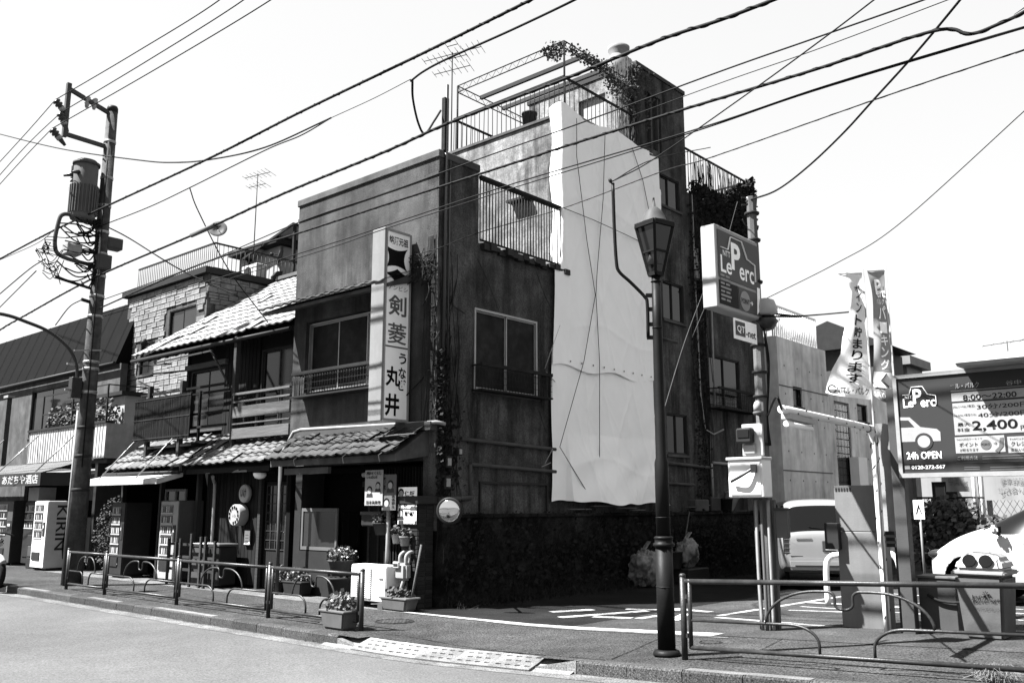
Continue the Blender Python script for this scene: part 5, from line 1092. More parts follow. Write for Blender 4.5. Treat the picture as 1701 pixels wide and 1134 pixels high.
cable('thin straight wire beyond the dead end clamp', [(550, 196, 8.2), (620, 164, 8.2), (682, 132, 8.2)], .006, M['wire'])
cable('thick cable continuing above the antenna to the top edge', [(682, 135, 8.2), (705, 118, 8.2), (745, 97, 8.2), (850, 50, 8.2), (955, 0, 8.2), (1000, -25, 8.2)], .017)
cable('drooping loop of thick cable above the roof mast', [(685, 133, 8.25), (686, 165, 8.6), (695, 205, 9.2), (706, 222, 9.8), (722, 200, 10.2), (732, 184, 10.5)], .019)
cable('long heavy cable with dark joint sleeve over the parapet', [(-40, 580, 8.2), (0, 548, 8.2), (45, 522, 8.2), (155, 462, 8.2), (330, 386, 8.2), (470, 322, 8.2), (640, 252, 8.2), (747, 204, 8.2), (936, 132, 8.2), (1095, 67, 8.2), (1195, 34, 8.2), (1285, 0, 8.2), (1350, -26, 8.2)], .021, twist=18)
a, b = ony(318, 391, 8.2), ony(357, 374, 8.2); t = MB().tube([a, b], .042, 10).build('cable_joint_sleeve', M['grey']); tag(t, 'grey joint sleeve on the long heavy cable', 'cable joint')
cable('telephone drop cable from the pole to the tiled house roof', [UP + V(.1, 0, zat(UP, 185, 378)), ony(215, 396, 9), ony(300, 448, 9.6), ony(395, 492, 10.3)], .015)
cable('service drop cable hanging to the wooden house eave', [ony(315, 312, 8.25), ony(330, 352, 8.8), ony(380, 448, 9.8), ony(445, 535, 10.3)], .012)
cable('thin upper wire crossing the parapet towards the top right', [(165, 500, 8.3), (330, 440, 8.3), (500, 368, 8.3), (640, 321, 8.3), (788, 267, 8.3), (955, 208, 8.3), (1196, 119, 8.3), (1350, 65, 8.3), (1535, 0, 8.3), (1600, -25, 8.3)], .009)
cable('lashed cable crossing the sign and the tarpaulin', [(165, 512, 8.25), (330, 440, 8.25), (500, 386, 8.25), (640, 340, 8.25), (850, 272, 8.25), (955, 238, 8.25), (1135, 182, 8.25), (1350, 117, 8.25), (1550, 52, 8.25), (1610, 57, 8.25), (1655, 42, 8.25), (1701, 20, 8.25), (1760, -20, 8.25)], .016, twist=22)
cable('upper of the paired thin wires crossing the terrace', [(170, 520, 8.35), (500, 420, 8.35), (640, 375, 8.35), (850, 306, 8.35), (1150, 217, 8.35), (1350, 150, 8.35), (1530, 95, 8.35), (1701, 45, 8.35), (1760, 28, 8.35)], .0085)
cable('lower of the paired thin wires crossing the terrace', [(170, 526, 8.36), (500, 427, 8.36), (640, 380, 8.36), (850, 313, 8.36), (1150, 220, 8.36), (1350, 152, 8.36), (1701, 47, 8.37), (1760, 30, 8.37)], .007)
cable('frayed pale wire reaching the railing by the tarpaulin', [(680, 426, 10.3), (732, 411, 10.3), (800, 385, 11), (935, 346, 12), (1100, 285, 11), (1180, 262, 10), (1450, 167, 9), (1701, 83, 8.4), (1760, 64, 8.3)], .007, M['wire'], twist=14)
cable('thin wavy wire rising across the sky right of the tower', [(1050, 192, 8.3), (1200, 137, 8.3), (1330, 92, 8.3), (1425, 57, 8.3), (1575, 0, 8.3), (1640, -24, 8.3)], .005, M['wire'])
hk = lat(1034, 301)
cable('straight wire from the lamp post stand pipe to the sky', [hk, ony(1085, 265, 8), ony(1250, 150, 7.6), ony(1380, 55, 7.2), ony(1452, 0, 7), ony(1500, -36, 6.9)], .007, M['wire'])
cable('thin stay wire from the lamp post stand pipe across the tower', [hk, ony(1085, 265, 8.6), ony(1180, 245, 10)], .006, M['wire'])
cable('curving cable from the slim pole head to the sky', [rq(1272, 330), ony(1290, 316, 10.2), ony(1342, 277, 9.9), ony(1400, 222, 9.5), ony(1452, 165, 9), ony(1520, 90, 8.5), ony(1595, 0, 8), ony(1625, -40, 7.8)], .012)
cable('short cable loop hanging from the slim pole head', [rq(1285, 322), rq(1282, 345), rq(1276, 366), rq(1266, 375), rq(1258, 362)], .011)
cable('thin wire from the flood lamp to the far right', [rq(1292, 495), ony(1390, 437, 9.9), ony(1490, 375, 9.3), ony(1701, 185, 8.2), ony(1760, 130, 8)], .005, M['wire'])
cable('short wire between the flood lamp arm and the banner', [rq(1350, 524), rq(1390, 521), ony(1412, 518, 11)], .01)
cable('sagging cable from the pole to the lower left edge', [at_up(75, 430), ony(45, 450, 8), ony(-20, 505, 7.9)], .014)
cable('second sagging cable from the pole to the left edge', [at_up(60, 450), ony(30, 480, 8), ony(-30, 540, 7.9)], .012)
cable('thin wire from the outrigger to the left edge', [at_up(92, 380), ony(60, 405, 8), ony(-20, 440, 7.9)], .008, M['wire'])
cable('lowest cable from the pole lower arm to the left edge', [at_up(135, 498), ony(115, 510, 8), ony(92, 540, 7.9)], .012)
cable('pale stay wire slanting across the dark side wall', [(1100, 690, 11.2), (1140, 560, 12.2), (1190, 430, 13)], .006, M['pipe_d'], gr='stay wires'); cable('second pale stay wire behind the parking sign', [(1150, 560, 13), (1190, 460, 13.5), (1225, 335, 14)], .005, M['pipe_d'], gr='stay wires')
t = thing('roadside_post', 'slim grey post at the far left edge above the lettered awning', 'post', (-33, 11.3, 0)); b = ony(9, 700, 11.3); MB().box(b.x - .12, b.x + .12, 11.25, 11.4, 0, ony(9, 662, 11.3).z).build('shaft', M['pipe_d'], t); MB().box(b.x - .14, b.x + .24, 11.22, 11.43, ony(9, 662, 11.3).z + .002, ony(9, 658, 11.3).z).build('cap', M['pipe'], t)
# ================================================================ parking lot: billboard
bp_ = ong(1512, 1052); YB = bp_.y - .14; bq = lambda px, py: ony(px, py, YB)
tl, bl = bq(1487, 629), bq(1487, 791); x0, x1 = tl.x, tl.x + 3.3; z0, z1 = bq(1493, 789).z, bq(1490, 628).z
bb = thing('billboard', 'dark parking price billboard with white price panel on square posts', 'billboard', (x0 + 1.6, YB, bp_.z))
MB().box(x0, x1, YB, YB + .12, z0, z1).build('board', M['ink_d'], bb)
for a in ((x0 - .03, x0 + .012, z0 - .03, z1 + .03), (x0 + .012, x1, z0 - .03, z0 + .02), (x0 + .012, x1, z1 - .012, z1 + .03)): MB().box(a[0], a[1], YB - .02, YB + .13, a[2], a[3]).build('frame', M['pipe'], bb)
mb = MB(); mb.prism([(0, 0), (0, .12), (-.35, .1), (-.36, .03), (-.3, 0)], (x0 + .75, YB + .04, z1 + .035), (0, 1, 0), (0, 0, 1), (x1 - x0 - .75, 0, 0)); mb.build('light_hood', M['offwhite'], bb)
for x in (bp_.x, x1 - .5): MB().box(x - .07, x + .07, YB + .121, YB + .26, gz(x) - .05, z1 - .1).build('post', M['midgrey'], bb, .006)
UX, UZ = (1, 0, 0), (0, 0, 1)
def bt(body, px0, py0, px1, py1, mat, bold=.0, th=.006, nm='lettering'):   # lettering filling a surveyed rectangle on the board
    a, b = bq(px0, py1), bq(px1, py1); h = bq(px0, py0).z - a.z; return text(body, mat, bb, (a.x, YB, a.z), UX, UZ, .1, name=nm, bold=bold, width=b.x - a.x, height=h, th=th)
def bpan(px0, py0, px1, py1, mat, nm, d=.004):
    a, b = bq(px0, py0), bq(px1, py1); return MB().box(a.x, b.x, YB - d, YB - .001, bq(px0, py1).z, a.z).build(nm, mat, bb)
a = bq(1501, 678); perc_logo(bb, (a.x, YB, a.z), UX, UZ, bq(1558, 678).x - a.x, bq(1501, 643).z - a.z, M['sign_w'], .005)
# car picture
cpx = lambda px, py: (bq(px, py).x - x0, bq(px, py).z - z0)
def bpoly(pts, mat, nm, d): 
    mb = MB(); mb.prism([cpx(*p) for p in pts], (x0, YB, z0), UX, UZ, (0, -d, 0)); return mb.build(nm, mat, bb)
bpoly([(1493, 693), (1511, 693), (1529, 709), (1556, 712), (1562, 717), (1563, 732), (1493, 734)], M['pale'], 'car_picture', .003)
bpoly([(1494, 698), (1509, 698), (1519, 709), (1494, 710)], M['ink_d'], 'car_window_picture', .005)
def disc(px, py, rp, mat, d, nm):
    c = bq(px, py); r = bq(px + rp, py).x - c.x; MB().lathe([(r, 0), (r, d)], (c.x, YB, c.z), 28, axis=(0, -1, 0)).build(nm, mat, bb)
disc(1535, 733, 15, M['ink_d'], .006, 'wheel_arch_picture'); disc(1535, 733, 10.5, M['pale'], .008, 'wheel_picture')
bt('24h OPEN', 1507, 751, 1565, 763, M['sign_w'], .012); bt('0120-272-567', 1515, 773, 1571, 779, M['sign_w'], .01); bpan(1503, 773, 1512, 779, M['pale'], 'phone_mark')
MB().box(bq(1503, 769).x, bq(1562, 769).x, YB - .003, YB - .001, bq(1503, 770).z, bq(1503, 769).z).build('text_line', M['grey'], bb)
bt('ル・パルク', 1587, 637, 1627, 646, M['pale'], .01); bt('NTT', 1579, 639, 1585, 642, M['grey']); bt('谷中 駐車場', 1671, 632, 1745, 640, M['pale'])
bpan(1579, 649.5, 1760, 650.3, M['pale'], 'rule_line', .003)
bpan(1580, 653, 1760, 667, M['pale'], 'hours_panel'); bpan(1582, 670, 1760, 723, M['pale'], 'price_panel'); bpan(1586, 726, 1671, 753, M['pale'], 'point_panel'); bpan(1673, 725, 1760, 752, M['pale'], 'credit_panel')
bt('8:00～22:00', 1600, 656, 1690, 665, M['ink'], .01, .008)
bt('(No.1～No.7車室)', 1583.5, 673.5, 1620, 679, M['ink'], .0, .008); bt('30分/200円', 1623, 671.5, 1712, 680, M['ink'], .0, .008)
bt('(No.8,No.9車室のみ)', 1584.5, 688, 1622, 693, M['ink'], .0, .008); bt('40分/200円', 1625, 685, 1712, 693.5, M['ink'], .0, .008)
bt('最大', 1591, 702, 1612, 708, M['ink'], .01, .008); bt('料金', 1591, 711, 1612, 717, M['ink'], .01, .008); bt('2,400', 1616, 699, 1692, 717, M['ink'], .015, .008); bt('円', 1696, 706, 1706, 714, M['ink'], .01, .008)
bt('FeliCa対応ケータイで', 1590, 728, 1632, 731.5, M['ink'], 0, .008); bt('ポイント', 1594, 735, 1625, 742, M['ink'], .01, .008); bt('が貯まります', 1595, 745, 1626, 750, M['ink'], .01, .008)
disc(1638, 738, 9, M['grey'], .008, 'point_disc'); bt('POINT', 1631, 736, 1645, 740, M['ink'], 0, .011); bt('→', 1651, 733, 1657, 739, M['ink'], 0, .008)
bpoly([(1653, 748), (1660, 741), (1661, 727), (1667, 726), (1667, 741), (1659, 751)], M['grey'], 'phone_picture', .009)
bt('FeliCa対応', 1678, 727, 1712, 730.5, M['ink'], 0, .008); bt('クレジット', 1680, 733, 1722, 741, M['ink'], .01, .008); bt('支払いが', 1679, 744, 1706, 749.5, M['ink'], .01, .008)
bt('ご利用方法', 1591, 757.5, 1625, 764, M['pale'], .005)
for py, a0 in ((757, 1632), (761, 1632), (775, 1645), (779, 1645), (775, 1602), (778.5, 1602)): bpan(a0, py, a0 + (26 if a0 == 1602 else 90), py + 1.6, M['grey'], 'text_line', .003)
bpan(1588, 768, 1760, 768.8, M['grey'], 'rule_line', .003)
# ================================================================ white pipe arch with strip light
ab = ong(1475, 1051); zb_ = zat(ab, 1450, 712); e_ = onz(1298, 679, zb_); arch = thing('pipe_arch', 'white bent pipe arch with strip light and spiral black cable', 'pipe arch', ab)
kn = V(ab.x, ab.y, zb_); dirn = (e_ - kn); ln = dirn.length; dn = dirn / ln
AP = spline([ab, V(ab.x, ab.y, zb_ - .35), V(ab.x, ab.y, zb_ - .18), kn + dn * .1 - V(0, 0, .03), kn + dn * .3, e_], 6)
MB().tube(AP, .04, 12).build('pipe', M['white'], arch)
Q = spline(AP, 4); L_ = 0; q2 = []
for i, p in enumerate(Q):
    if i: L_ += (p - Q[i - 1]).length
    t = (Q[min(i + 1, len(Q) - 1)] - Q[max(i - 1, 0)]).normalized(); a = t.orthogonal().normalized(); b = t.cross(a); g = L_ * 22; q2.append(p + (a * math.cos(g) + b * math.sin(g)) * .046)
MB().tube(q2, .006, 5).build('spiral_cable', M['cable'], arch)
a = e_ - dn * .1 - V(0, 0, .06); b = e_ - dn * .75 - V(0, 0, .07); li = MB().bar(a, b, .09, .05).build('light_fixture', M['offwhite'], arch); MB().tube([a - V(0, 0, .07), b - V(0, 0, .07)], .03, 8).build('light_tube', M['paper'], li)
MB().tube(spline([e_, e_ - dn * -.12 + V(0, 0, .1), rq(1285, 690)], 5), .012, 5).build('feed_cable', M['cable'], arch)
# rounded panel behind the arch, pay machine cover and hoop
pp = thing('rounded_panel', 'tall pale panel with rounded corner behind the white pipe arch', 'panel', ab + V(.1, .15, 0))
yk = ab.y + .12; xa_, xb_ = ony(1460, 800, yk).x, ony(1499, 800, yk).x; zt_, zb2 = ony(1460, 703, yk).z, ony(1480, 905, yk).z; w_ = xb_ - xa_
mb = MB(); mb.prism([(0, 0), (w_, 0), (w_, zt_ - zb2 - .2)] + [(w_ - .2 + .2 * math.cos(R(g)), zt_ - zb2 - .2 + .2 * math.sin(R(g))) for g in range(15, 91, 15)] + [(0, zt_ - zb2)], (xa_, yk, zb2), UX, UZ, (0, .08, 0)); mb.build('sheet', M['pipe'], pp)
for k in range(3): MB().box(xa_ - .02, xb_ + .02, yk - .03, yk + .1, zb2 - .02 + k * .07, zb2 + .02 + k * .07).build('clamp', M['dgrey'], pp)
MB().box(xa_ + .12, xa_ + .24, yk + .02, yk + .12, gz(xa_), zb2 - .02).build('support', M['midgrey'], pp)
a, b = ong(1400, 1041), ong(1466, 1048); zt_ = zat(a, 1400, 806)
pm = thing('pay_machine_cover', 'tall flat grey cover plate of the parking pay machine', 'pay machine', ((a.x + b.x) / 2, a.y + .1, a.z))
MB().box(a.x, b.x, a.y, a.y + .22, a.z, zt_ - .001 - (zt_ - a.z) * .33).build('lower_cover', gm('machine_cover', .105, .5, .12, 3, .1, streak=.3, raw=True), pm, .008); MB().box(a.x - .01, b.x + .005, a.y + .012, a.y + .23, zt_ - (zt_ - a.z) * .33 + .003, zt_).build('upper_cover', MATS['machine_cover'], pm, .008)
c, d = zat(a, 1400, 868), zat(a, 1400, 912); MB().box(a.x - .12, a.x + .06, a.y - .1, a.y - .012, d, c).build('card_slot_box', M['dgrey'], pm, .008)
for k in range(6): MB().box(a.x + .01 + k * .035, a.x + .03 + k * .035, a.y + .006, a.y + .011, zt_ - .07, zt_ - .03).build('vent_slot', M['dgrey'], pm)
a, b = ong(1376, 1005), ong(1499, 1006); h_ = zat(a, 1376, 920) - a.z
hb = MB().tube(spline([a, a + V(0, 0, h_ - .25), a + V(.05, .02, h_ - .06), a + V(.22, .06, h_), b + V(-.22, -.06, h_), b + V(-.05, -.02, h_ - .06), b + V(0, 0, h_ - .25), b], 5), .045, 12).build('hoop_barrier', M['white']); tag(hb, 'white hoop barrier behind the pay machine cover', 'barrier')
# locked box and recycling bin
a, b = ong(1531, 1049), ong(1585, 1055); t = thing('locked_box', 'dark grey steel box with chain beside the recycling bin', 'box', (a.x, a.y, a.z)); zt_ = zat(a, 1550, 960)
MB().box(a.x, b.x, a.y, a.y + .4, a.z, zt_).build('case', M['midgrey'], t, .006); MB().box(a.x - .012, b.x + .012, a.y - .015, a.y + .41, zt_ + .002, zt_ + .03).build('lid', M['grey'], t, .006)
MB().tube(spline([(a.x + .25 * (b.x - a.x), a.y - .02, a.z + .42), (a.x + .6 * (b.x - a.x), a.y - .03, a.z + .36), (b.x + .05, a.y - .03, a.z + .36), (b.x + .12, a.y, a.z + .44)], 6), .016, 6).build('chain', M['rust'], t); MB().tube(spline([(a.x - .05, a.y - .05, a.z + .7), (a.x - .08, a.y - .08, a.z + .3), (a.x - .03, a.y - .12, a.z + .02), (a.x + .25, a.y - .12, a.z + .05)], 6), .02, 6).build('cable', M['cable'], t)
a, b = ong(1603, 1060), ong(1662, 1066); W_ = b.x - a.x; zt_ = zat(a, 1630, 955) - a.z; D_ = .5
rb_ = thing('recycling_bin', 'plastic recycling bin with two round holes in its pale lid', 'recycling bin', a)
def ring(k, z, e): return [V(a.x - e, a.y - e, a.z + z), V(b.x + e, a.y - e, a.z + z), V(b.x + e, a.y + D_ + e, a.z + z), V(a.x - e, a.y + D_ + e, a.z + z)]
mb = MB(); mb.add(ring(0, 0, 0) + ring(0, zt_, .045), [(3, 2, 1, 0), (4, 5, 6, 7), (0, 1, 5, 4), (1, 2, 6, 5), (2, 3, 7, 6), (3, 0, 4, 7)]); mb.build('body', M['pot'], rb_, .03, 2)
mb = MB(); mb.add(ring(0, zt_ + .003, .07) + ring(0, zt_ + .05, .07), [(3, 2, 1, 0), (4, 5, 6, 7), (0, 1, 5, 4), (1, 2, 6, 5), (2, 3, 7, 6), (3, 0, 4, 7)]); mb.build('rim', M['pipe'], rb_, .015, 2)
mb = MB(); hL = zat(a, 1630, 916) - a.z - zt_ - .05
mb.add(ring(0, zt_ + .052, .05) + [V(a.x - .02, a.y + .02, a.z + zt_ + .05 + hL * .6), V(b.x + .02, a.y + .02, a.z + zt_ + .05 + hL * .6), V(b.x + .02, a.y + D_, a.z + zt_ + .05 + hL * .6), V(a.x - .02, a.y + D_, a.z + zt_ + .05 + hL * .6)] + [V(a.x + .08, a.y + .14, a.z + zt_ + .05 + hL), V(b.x - .08, a.y + .14, a.z + zt_ + .05 + hL), V(b.x - .08, a.y + D_ - .1, a.z + zt_ + .05 + hL), V(a.x + .08, a.y + D_ - .1, a.z + zt_ + .05 + hL)],
       [(3, 2, 1, 0), (0, 1, 5, 4), (1, 2, 6, 5), (2, 3, 7, 6), (3, 0, 4, 7), (4, 5, 9, 8), (5, 6, 10, 9), (6, 7, 11, 10), (7, 4, 8, 11), (8, 9, 10, 11)]); lid = mb.build('lid', gm('bin_lid', .2, .45, .08, 3, raw=True), rb_, .035, 3)
for k in (.3, .72): MB().lathe([(.068, 0), (.068, .012)], (a.x + W_ * k, a.y - .02, a.z + zt_ + .05 + hL * .52), 20, axis=(0, -1, .45)).build('hole', M['black'], lid)
for (bd, q_, hh, w2, m_) in (('Japan', .62, .05, .2, M['ink']), ('Beverage', .55, .05, .26, M['ink']), ('ジャパンビバレッジ', .47, .03, .26, M['dgrey'])):
    z = zt_ * q_; text(bd, m_, rb_, (a.x + W_ * (.28 if bd == 'Japan' else .32), a.y - .05 * q_ - .002, a.z + z), (1, 0, .12 if q_ > .5 else 0), (0, 0, 1), .1, bold=.0, width=w2, height=hh, th=.006)
for k in range(8): c = V(a.x + W_ * .66, a.y - .045, a.z + zt_ * .72); d = V(math.cos(k * math.pi / 4), 0, math.sin(k * math.pi / 4)); MB().bar(c + d * .015, c + d * .035, .005).build('sun_mark', M['ink'], rb_)
# ================================================================ two banner flags
def banner(name, label, base, top_px, outline, mat, band=None):
    base = Vector(base); zt = zat(base, *top_px); t = thing(name, label, 'banner', base)
    MB().tube([base, V(base.x, base.y, zt + .06)], .013, 8).build('banner_pole', M['pale'], t)
    dpx = 1500 / ((base - CAM).dot(_f)); e = -_r
    def fn(u, v):           # v = 0 top .. 1 bottom, u = 0 pole .. 1 free edge
        k = v * (len(outline) - 1); i = min(int(k), len(outline) - 2); f = k - i
        w_ = outline[i][0] * (1 - f) + outline[i + 1][0] * f; zz = outline[i][1] * (1 - f) + outline[i + 1][1] * f
        z = zt - zz / dpx * 1.06
        wave = .035 * math.sin(7 * v + 3.2 * u) * u + .015 * math.sin(15 * v - 4 * u) * u
        return V(base.x, base.y, z) + e * (w_ / dpx * u + .015) + _fh * wave - V(0, 0, .06 * u * v * v * -1)
    mb = MB(); mb.grid(fn, 16, 60); mb.build('cloth', mat, t); MB().tube([fn(-.05, 0) + V(0, 0, .01), fn(1.04, 0) + V(0, 0, .01)], .008, 6).build('cross_rod', M['pale'], t)
    return t, fn
def cloth_text(t, fn, body, u0, u1, v0, v1, mat, bold=0.0, h=1.0):
    n = -_fh * .012
    text(body, mat, t, (0, 0, 0), (1, 0, 0), (0, 0, 1), .1, bold=bold, width=1, height=1, fn=lambda x, y: fn(u0 + (u1 - u0) * x, v1 + (v0 - v1) * y) + n)
pb1 = ab + V(.03, -.06, 0)
t, fn = banner('banner_flag', 'white banner flag with black brushed lettering blowing to the left', pb1, (1437, 455), [(40, 0), (30, 14), (22, 32), (24, 55), (34, 85), (42, 112), (46, 138), (62, 165), (72, 190), (78, 207), (70, 212)], M['white'])
for i, ch in enumerate('ポイント貯まります'): cloth_text(t, fn, ch, .6, .2, .13 + i * .074, .193 + i * .074, M['ink'], .015)
cloth_text(t, fn, 'NTTル・パルク', .76, .04, .82, .89, M['ink'], .015); mb = MB(); 
q = [fn(.87, .855) - _fh * .012 + (_r * math.cos(R(g)) + V(0, 0, math.sin(R(g)))) * .045 for g in range(20, 360, 20)]; mb.tube(q, .008, 5); mb.build('round_logo', M['ink'], t)
pb2 = V(bp_.x - .03, YB + .33, gz(bp_.x))
t, fn = banner('banner_flag', 'grey banner flag with white lettering beside the billboard', pb2, (1476, 450), [(30, 0), (28, 30), (27, 60), (27, 100), (28, 130), (30, 160), (34, 190), (35, 215), (30, 225)], gm('banner_cloth', .2, .8, .12, 3, raw=True))
for i, ch in enumerate('パーキング'): cloth_text(t, fn, ch, .62, .14, .25 + i * .085, .322 + i * .085, M['sign_w'], .015)
cloth_text(t, fn, 'P', .7, .3, .06, .17, M['sign_w'], .03); cloth_text(t, fn, 'erc', .6, .1, .14, .19, M['sign_w'], .02); cloth_text(t, fn, 'パルク', .7, .2, .2, .24, M['sign_w'])
cloth_text(t, fn, '24h OPEN', .95, .05, .84, .91, M['sign_w'], .01)
mb = MB(); mb.grid(lambda u, v: fn(.05 + .9 * u, .68 + .12 * v) - _fh * .01, 10, 10); mb.build('white_band', M['white'], t)
MB().bar(fn(.35, .69) - _fh * .02, fn(.6, .74) - _fh * .02, .008, .04, _fh).build('car_mark', M['ink_g'], t); MB().bar(fn(.6, .74) - _fh * .02, fn(.25, .79) - _fh * .02, .008, .04, _fh).build('car_mark', M['ink_g'], t)
# ================================================================ cars
def wheel(t, c, r, w_, ax):
    c, ax = Vector(c), Vector(ax).normalized()
    ty = MB().lathe([(r * .62, -w_ / 2), (r * .93, -w_ / 2), (r, -w_ * .3), (r, w_ * .3), (r * .93, w_ / 2), (r * .62, w_ / 2)], c, 28, axis=ax).build('tyre', M['rubber'], None, local=True)
    wo_ = bpy.data.objects.new('wheel', None); COL.objects.link(wo_); wo_.parent = t; ty.parent = wo_
    ri = MB().lathe([(r * .62, w_ * .44), (r * .6, w_ * .5), (r * .55, w_ * .3), (.05, w_ * .36), (.04, w_ * .4)], c, 20, axis=ax).build('rim', M['steel'], None, local=True); ri.parent = wo_
    for k in range(6):
        a = ax.orthogonal().normalized(); b = ax.cross(a); d = a * math.cos(k * math.pi / 3) + b * math.sin(k * math.pi / 3); q = MB().bar(c + d * .04 + ax * w_ * .38, c + d * r * .58 + ax * w_ * .42, .05, .03, ax).build('spoke', M['steel'], None, local=True); q.parent = wo_
def car_hull(t, mat, st, arches):
    """st: (x, half width, z low, z belt, roof half width, z roof, kind of the segment that starts here)"""
    mb = MB(); n = 16; mi = []
    for x, hw, zl_, zb, hr, zr_, _k in st:
        h = [(0, zl_), (hw * .86, zl_), (hw * .985, zl_ + .08), (hw, (zl_ + zb) / 2), (hw * .985, zb - .03), (hw * .955, zb + .015), (hr + .012, zr_ - .06), (hr * .84, zr_), (0, zr_ + .018)]
        mb.v += [(x, y, z) for y, z in h] + [(x, -y, z) for y, z in h[-2:0:-1]]
    for i in range(len(st) - 1):
        k_ = st[i][6]
        for k in range(n):
            mb.f.append((i * n + k, (i + 1) * n + k, (i + 1) * n + (k + 1) % n, i * n + (k + 1) % n)); mb.sm.append(True)
            side = k in (5, 10); top = k in (6, 7, 8, 9)
            mi.append(1 if (k_ in 'gx' and side) or (k_ in 'wx' and top) else 0)
    mb.f += [tuple(range(n)), tuple((len(st) - 1) * n + k for k in range(n))[::-1]]; mb.sm += [True, True]; mi += [0, 0]
    me = mb.mesh('body', [mat, M['glass_c'], M['black']]); me.polygons.foreach_set('material_index', mi)
    bm = bmesh.new(); bm.from_mesh(me); bmesh.ops.recalc_face_normals(bm, faces=bm.faces)
    cr = bm.edges.layers.float.new('crease_edge')
    for e in bm.edges:
        ms = {f.material_index for f in e.link_faces}
        if len(ms) > 1: e[cr] = .55
    bm.to_mesh(me); bm.free()
    o = bpy.data.objects.new('body', me); COL.objects.link(o); m = o.modifiers.new('s', 'SUBSURF'); m.levels = m.render_levels = 3
    cut = []
    for x, r in arches:
        for s in (-1, 1):
            cm_ = MB().lathe([(r, -.3), (r, .3)], (x, s * .82, r * .92), 36, axis=(0, 1, 0)).mesh('c', M['black']); c_ = bpy.data.objects.new('c', cm_); COL.objects.link(c_); cut.append(c_)
            b_ = o.modifiers.new('b', 'BOOLEAN'); b_.object = c_; b_.operation = 'DIFFERENCE'; b_.solver = 'EXACT'; b_.material_mode = 'TRANSFER'
    dg = bpy.context.evaluated_depsgraph_get(); me2 = bpy.data.meshes.new_from_object(o.evaluated_get(dg)); bpy.data.objects.remove(o)
    for c_ in cut: bpy.data.objects.remove(c_)
    me2.name = 'body'; o = bpy.data.objects.new('body', me2); COL.objects.link(o); o.parent = t; return o
def side_strip(t, name, mat, pts, w_=.012):
    for s in (-1, 1): MB().tube([V(x, s * y, z) for x, y, z in pts], w_ / 2, 5).build(name, mat, t, local=True)
def blob(t, name, mat, c, r, ax=(0, 0, 1), n=14):
    mb = MB(); mb.grid(lambda u, v: V(c[0] + r[0] * math.cos(u * 2 * math.pi) * math.sin(v * math.pi), c[1] + r[1] * math.sin(u * 2 * math.pi) * math.sin(v * math.pi), c[2] + r[2] * math.cos(v * math.pi)), n, n); return mb.build(name, mat, t, local=True)
# silver estate car, seen from behind; local x points forward, x = 0 at the tailgate
vp = V(-7.1, 17.0, 0); vp.z = gz(vp.x)
van = thing('silver_estate_car', 'silver estate car parked with its rear to the street beside the alley wall', 'car', vp, rz=R(90 + 33))
car_hull(van, M['car_s'], [(-.02, .7, .46, .84, .66, .9, 'b'), (.0, .78, .4, .98, .7, 1.04, 'b'), (.03, .81, .36, 1.0, .72, 1.08, 'w'), (.17, .83, .33, 1.02, .68, 1.57, 'p'), (.22, .84, .3, 1.02, .67, 1.64, 'p'), (.38, .845, .28, 1.02, .66, 1.67, 'g'), (1.1, .85, .26, 1.02, .66, 1.69, 'p'), (1.18, .85, .26, 1.02, .66, 1.69, 'g'), (2.05, .85, .26, 1.01, .66, 1.68, 'p'), (2.13, .85, .26, 1.01, .66, 1.67, 'g'), (2.75, .85, .26, 1.0, .64, 1.6, 'w'), (3.4, .84, .26, .98, .7, 1.05, 'b'), (4.0, .8, .28, .9, .68, .95, 'b'), (4.35, .7, .32, .7, .6, .74, 'b')], ((.8, .35), (3.45, .35)))
for s in (-1, 1):
    MB().box(-.012, .09, s * .68, s * .8, .66, 1.04).build('tail_light', M['ink_d'], van, .02, 2, local=True)
    for k in range(4): MB().box(-.016, -.0125, s * .69, s * .79, .7 + k * .08, .705 + k * .08).build('lamp_rib', M['pale'], van, local=True)
    wmx = MB().box(2.75, 2.88, s * .86, s * 1.02, 1.02, 1.16).build('wing_mirror', M['car_s'], van, .03, 2, local=True)
MB().box(-.1, .16, -.76, .76, .38, .6).build('rear_bumper', M['car_s'], van, .06, 4, local=True); MB().box(-.104, -.101, -.62, .62, .44, .47).build('bumper_strip', M['dgrey'], van, local=True)
MB().box(-.03, .0, -.36, .1, .72, .92).build('plate_recess', M['midgrey'], van, .01, local=True); pl = MB().box(-.04, -.031, -.3, .04, .75, .9).build('number_plate', M['white'], van, local=True)
text('22-41', M['ink_d'], pl, (-.04, .0, .77), (0, -1, 0), (0, 0, 1), .1, width=.26, height=.07, th=.003, local=True); MB().box(-.022, -.012, .28, .56, .93, .96).build('rear_badge', M['chrome'], van, local=True)
MB().bar((.02, -.2, 1.1), (.045, .32, 1.18), .012).build('wiper', M['blackp'], van, local=True); MB().bar((-.012, -.68, .63), (-.012, .68, .63), .01, .012).build('tailgate_seam', M['black'], van, local=True)
side_strip(van, 'door_seam', M['black'], [(1.14, .853, .3), (1.14, .856, .64), (1.14, .84, .99)], .008); side_strip(van, 'door_seam', M['black'], [(2.09, .853, .3), (2.09, .856, .64), (2.09, .84, .98)], .008)
for x in (.8, 3.45):
    for s in (-1, 1): wheel(van, (x, s * .74, .3), .3, .19, (0, s, 0))
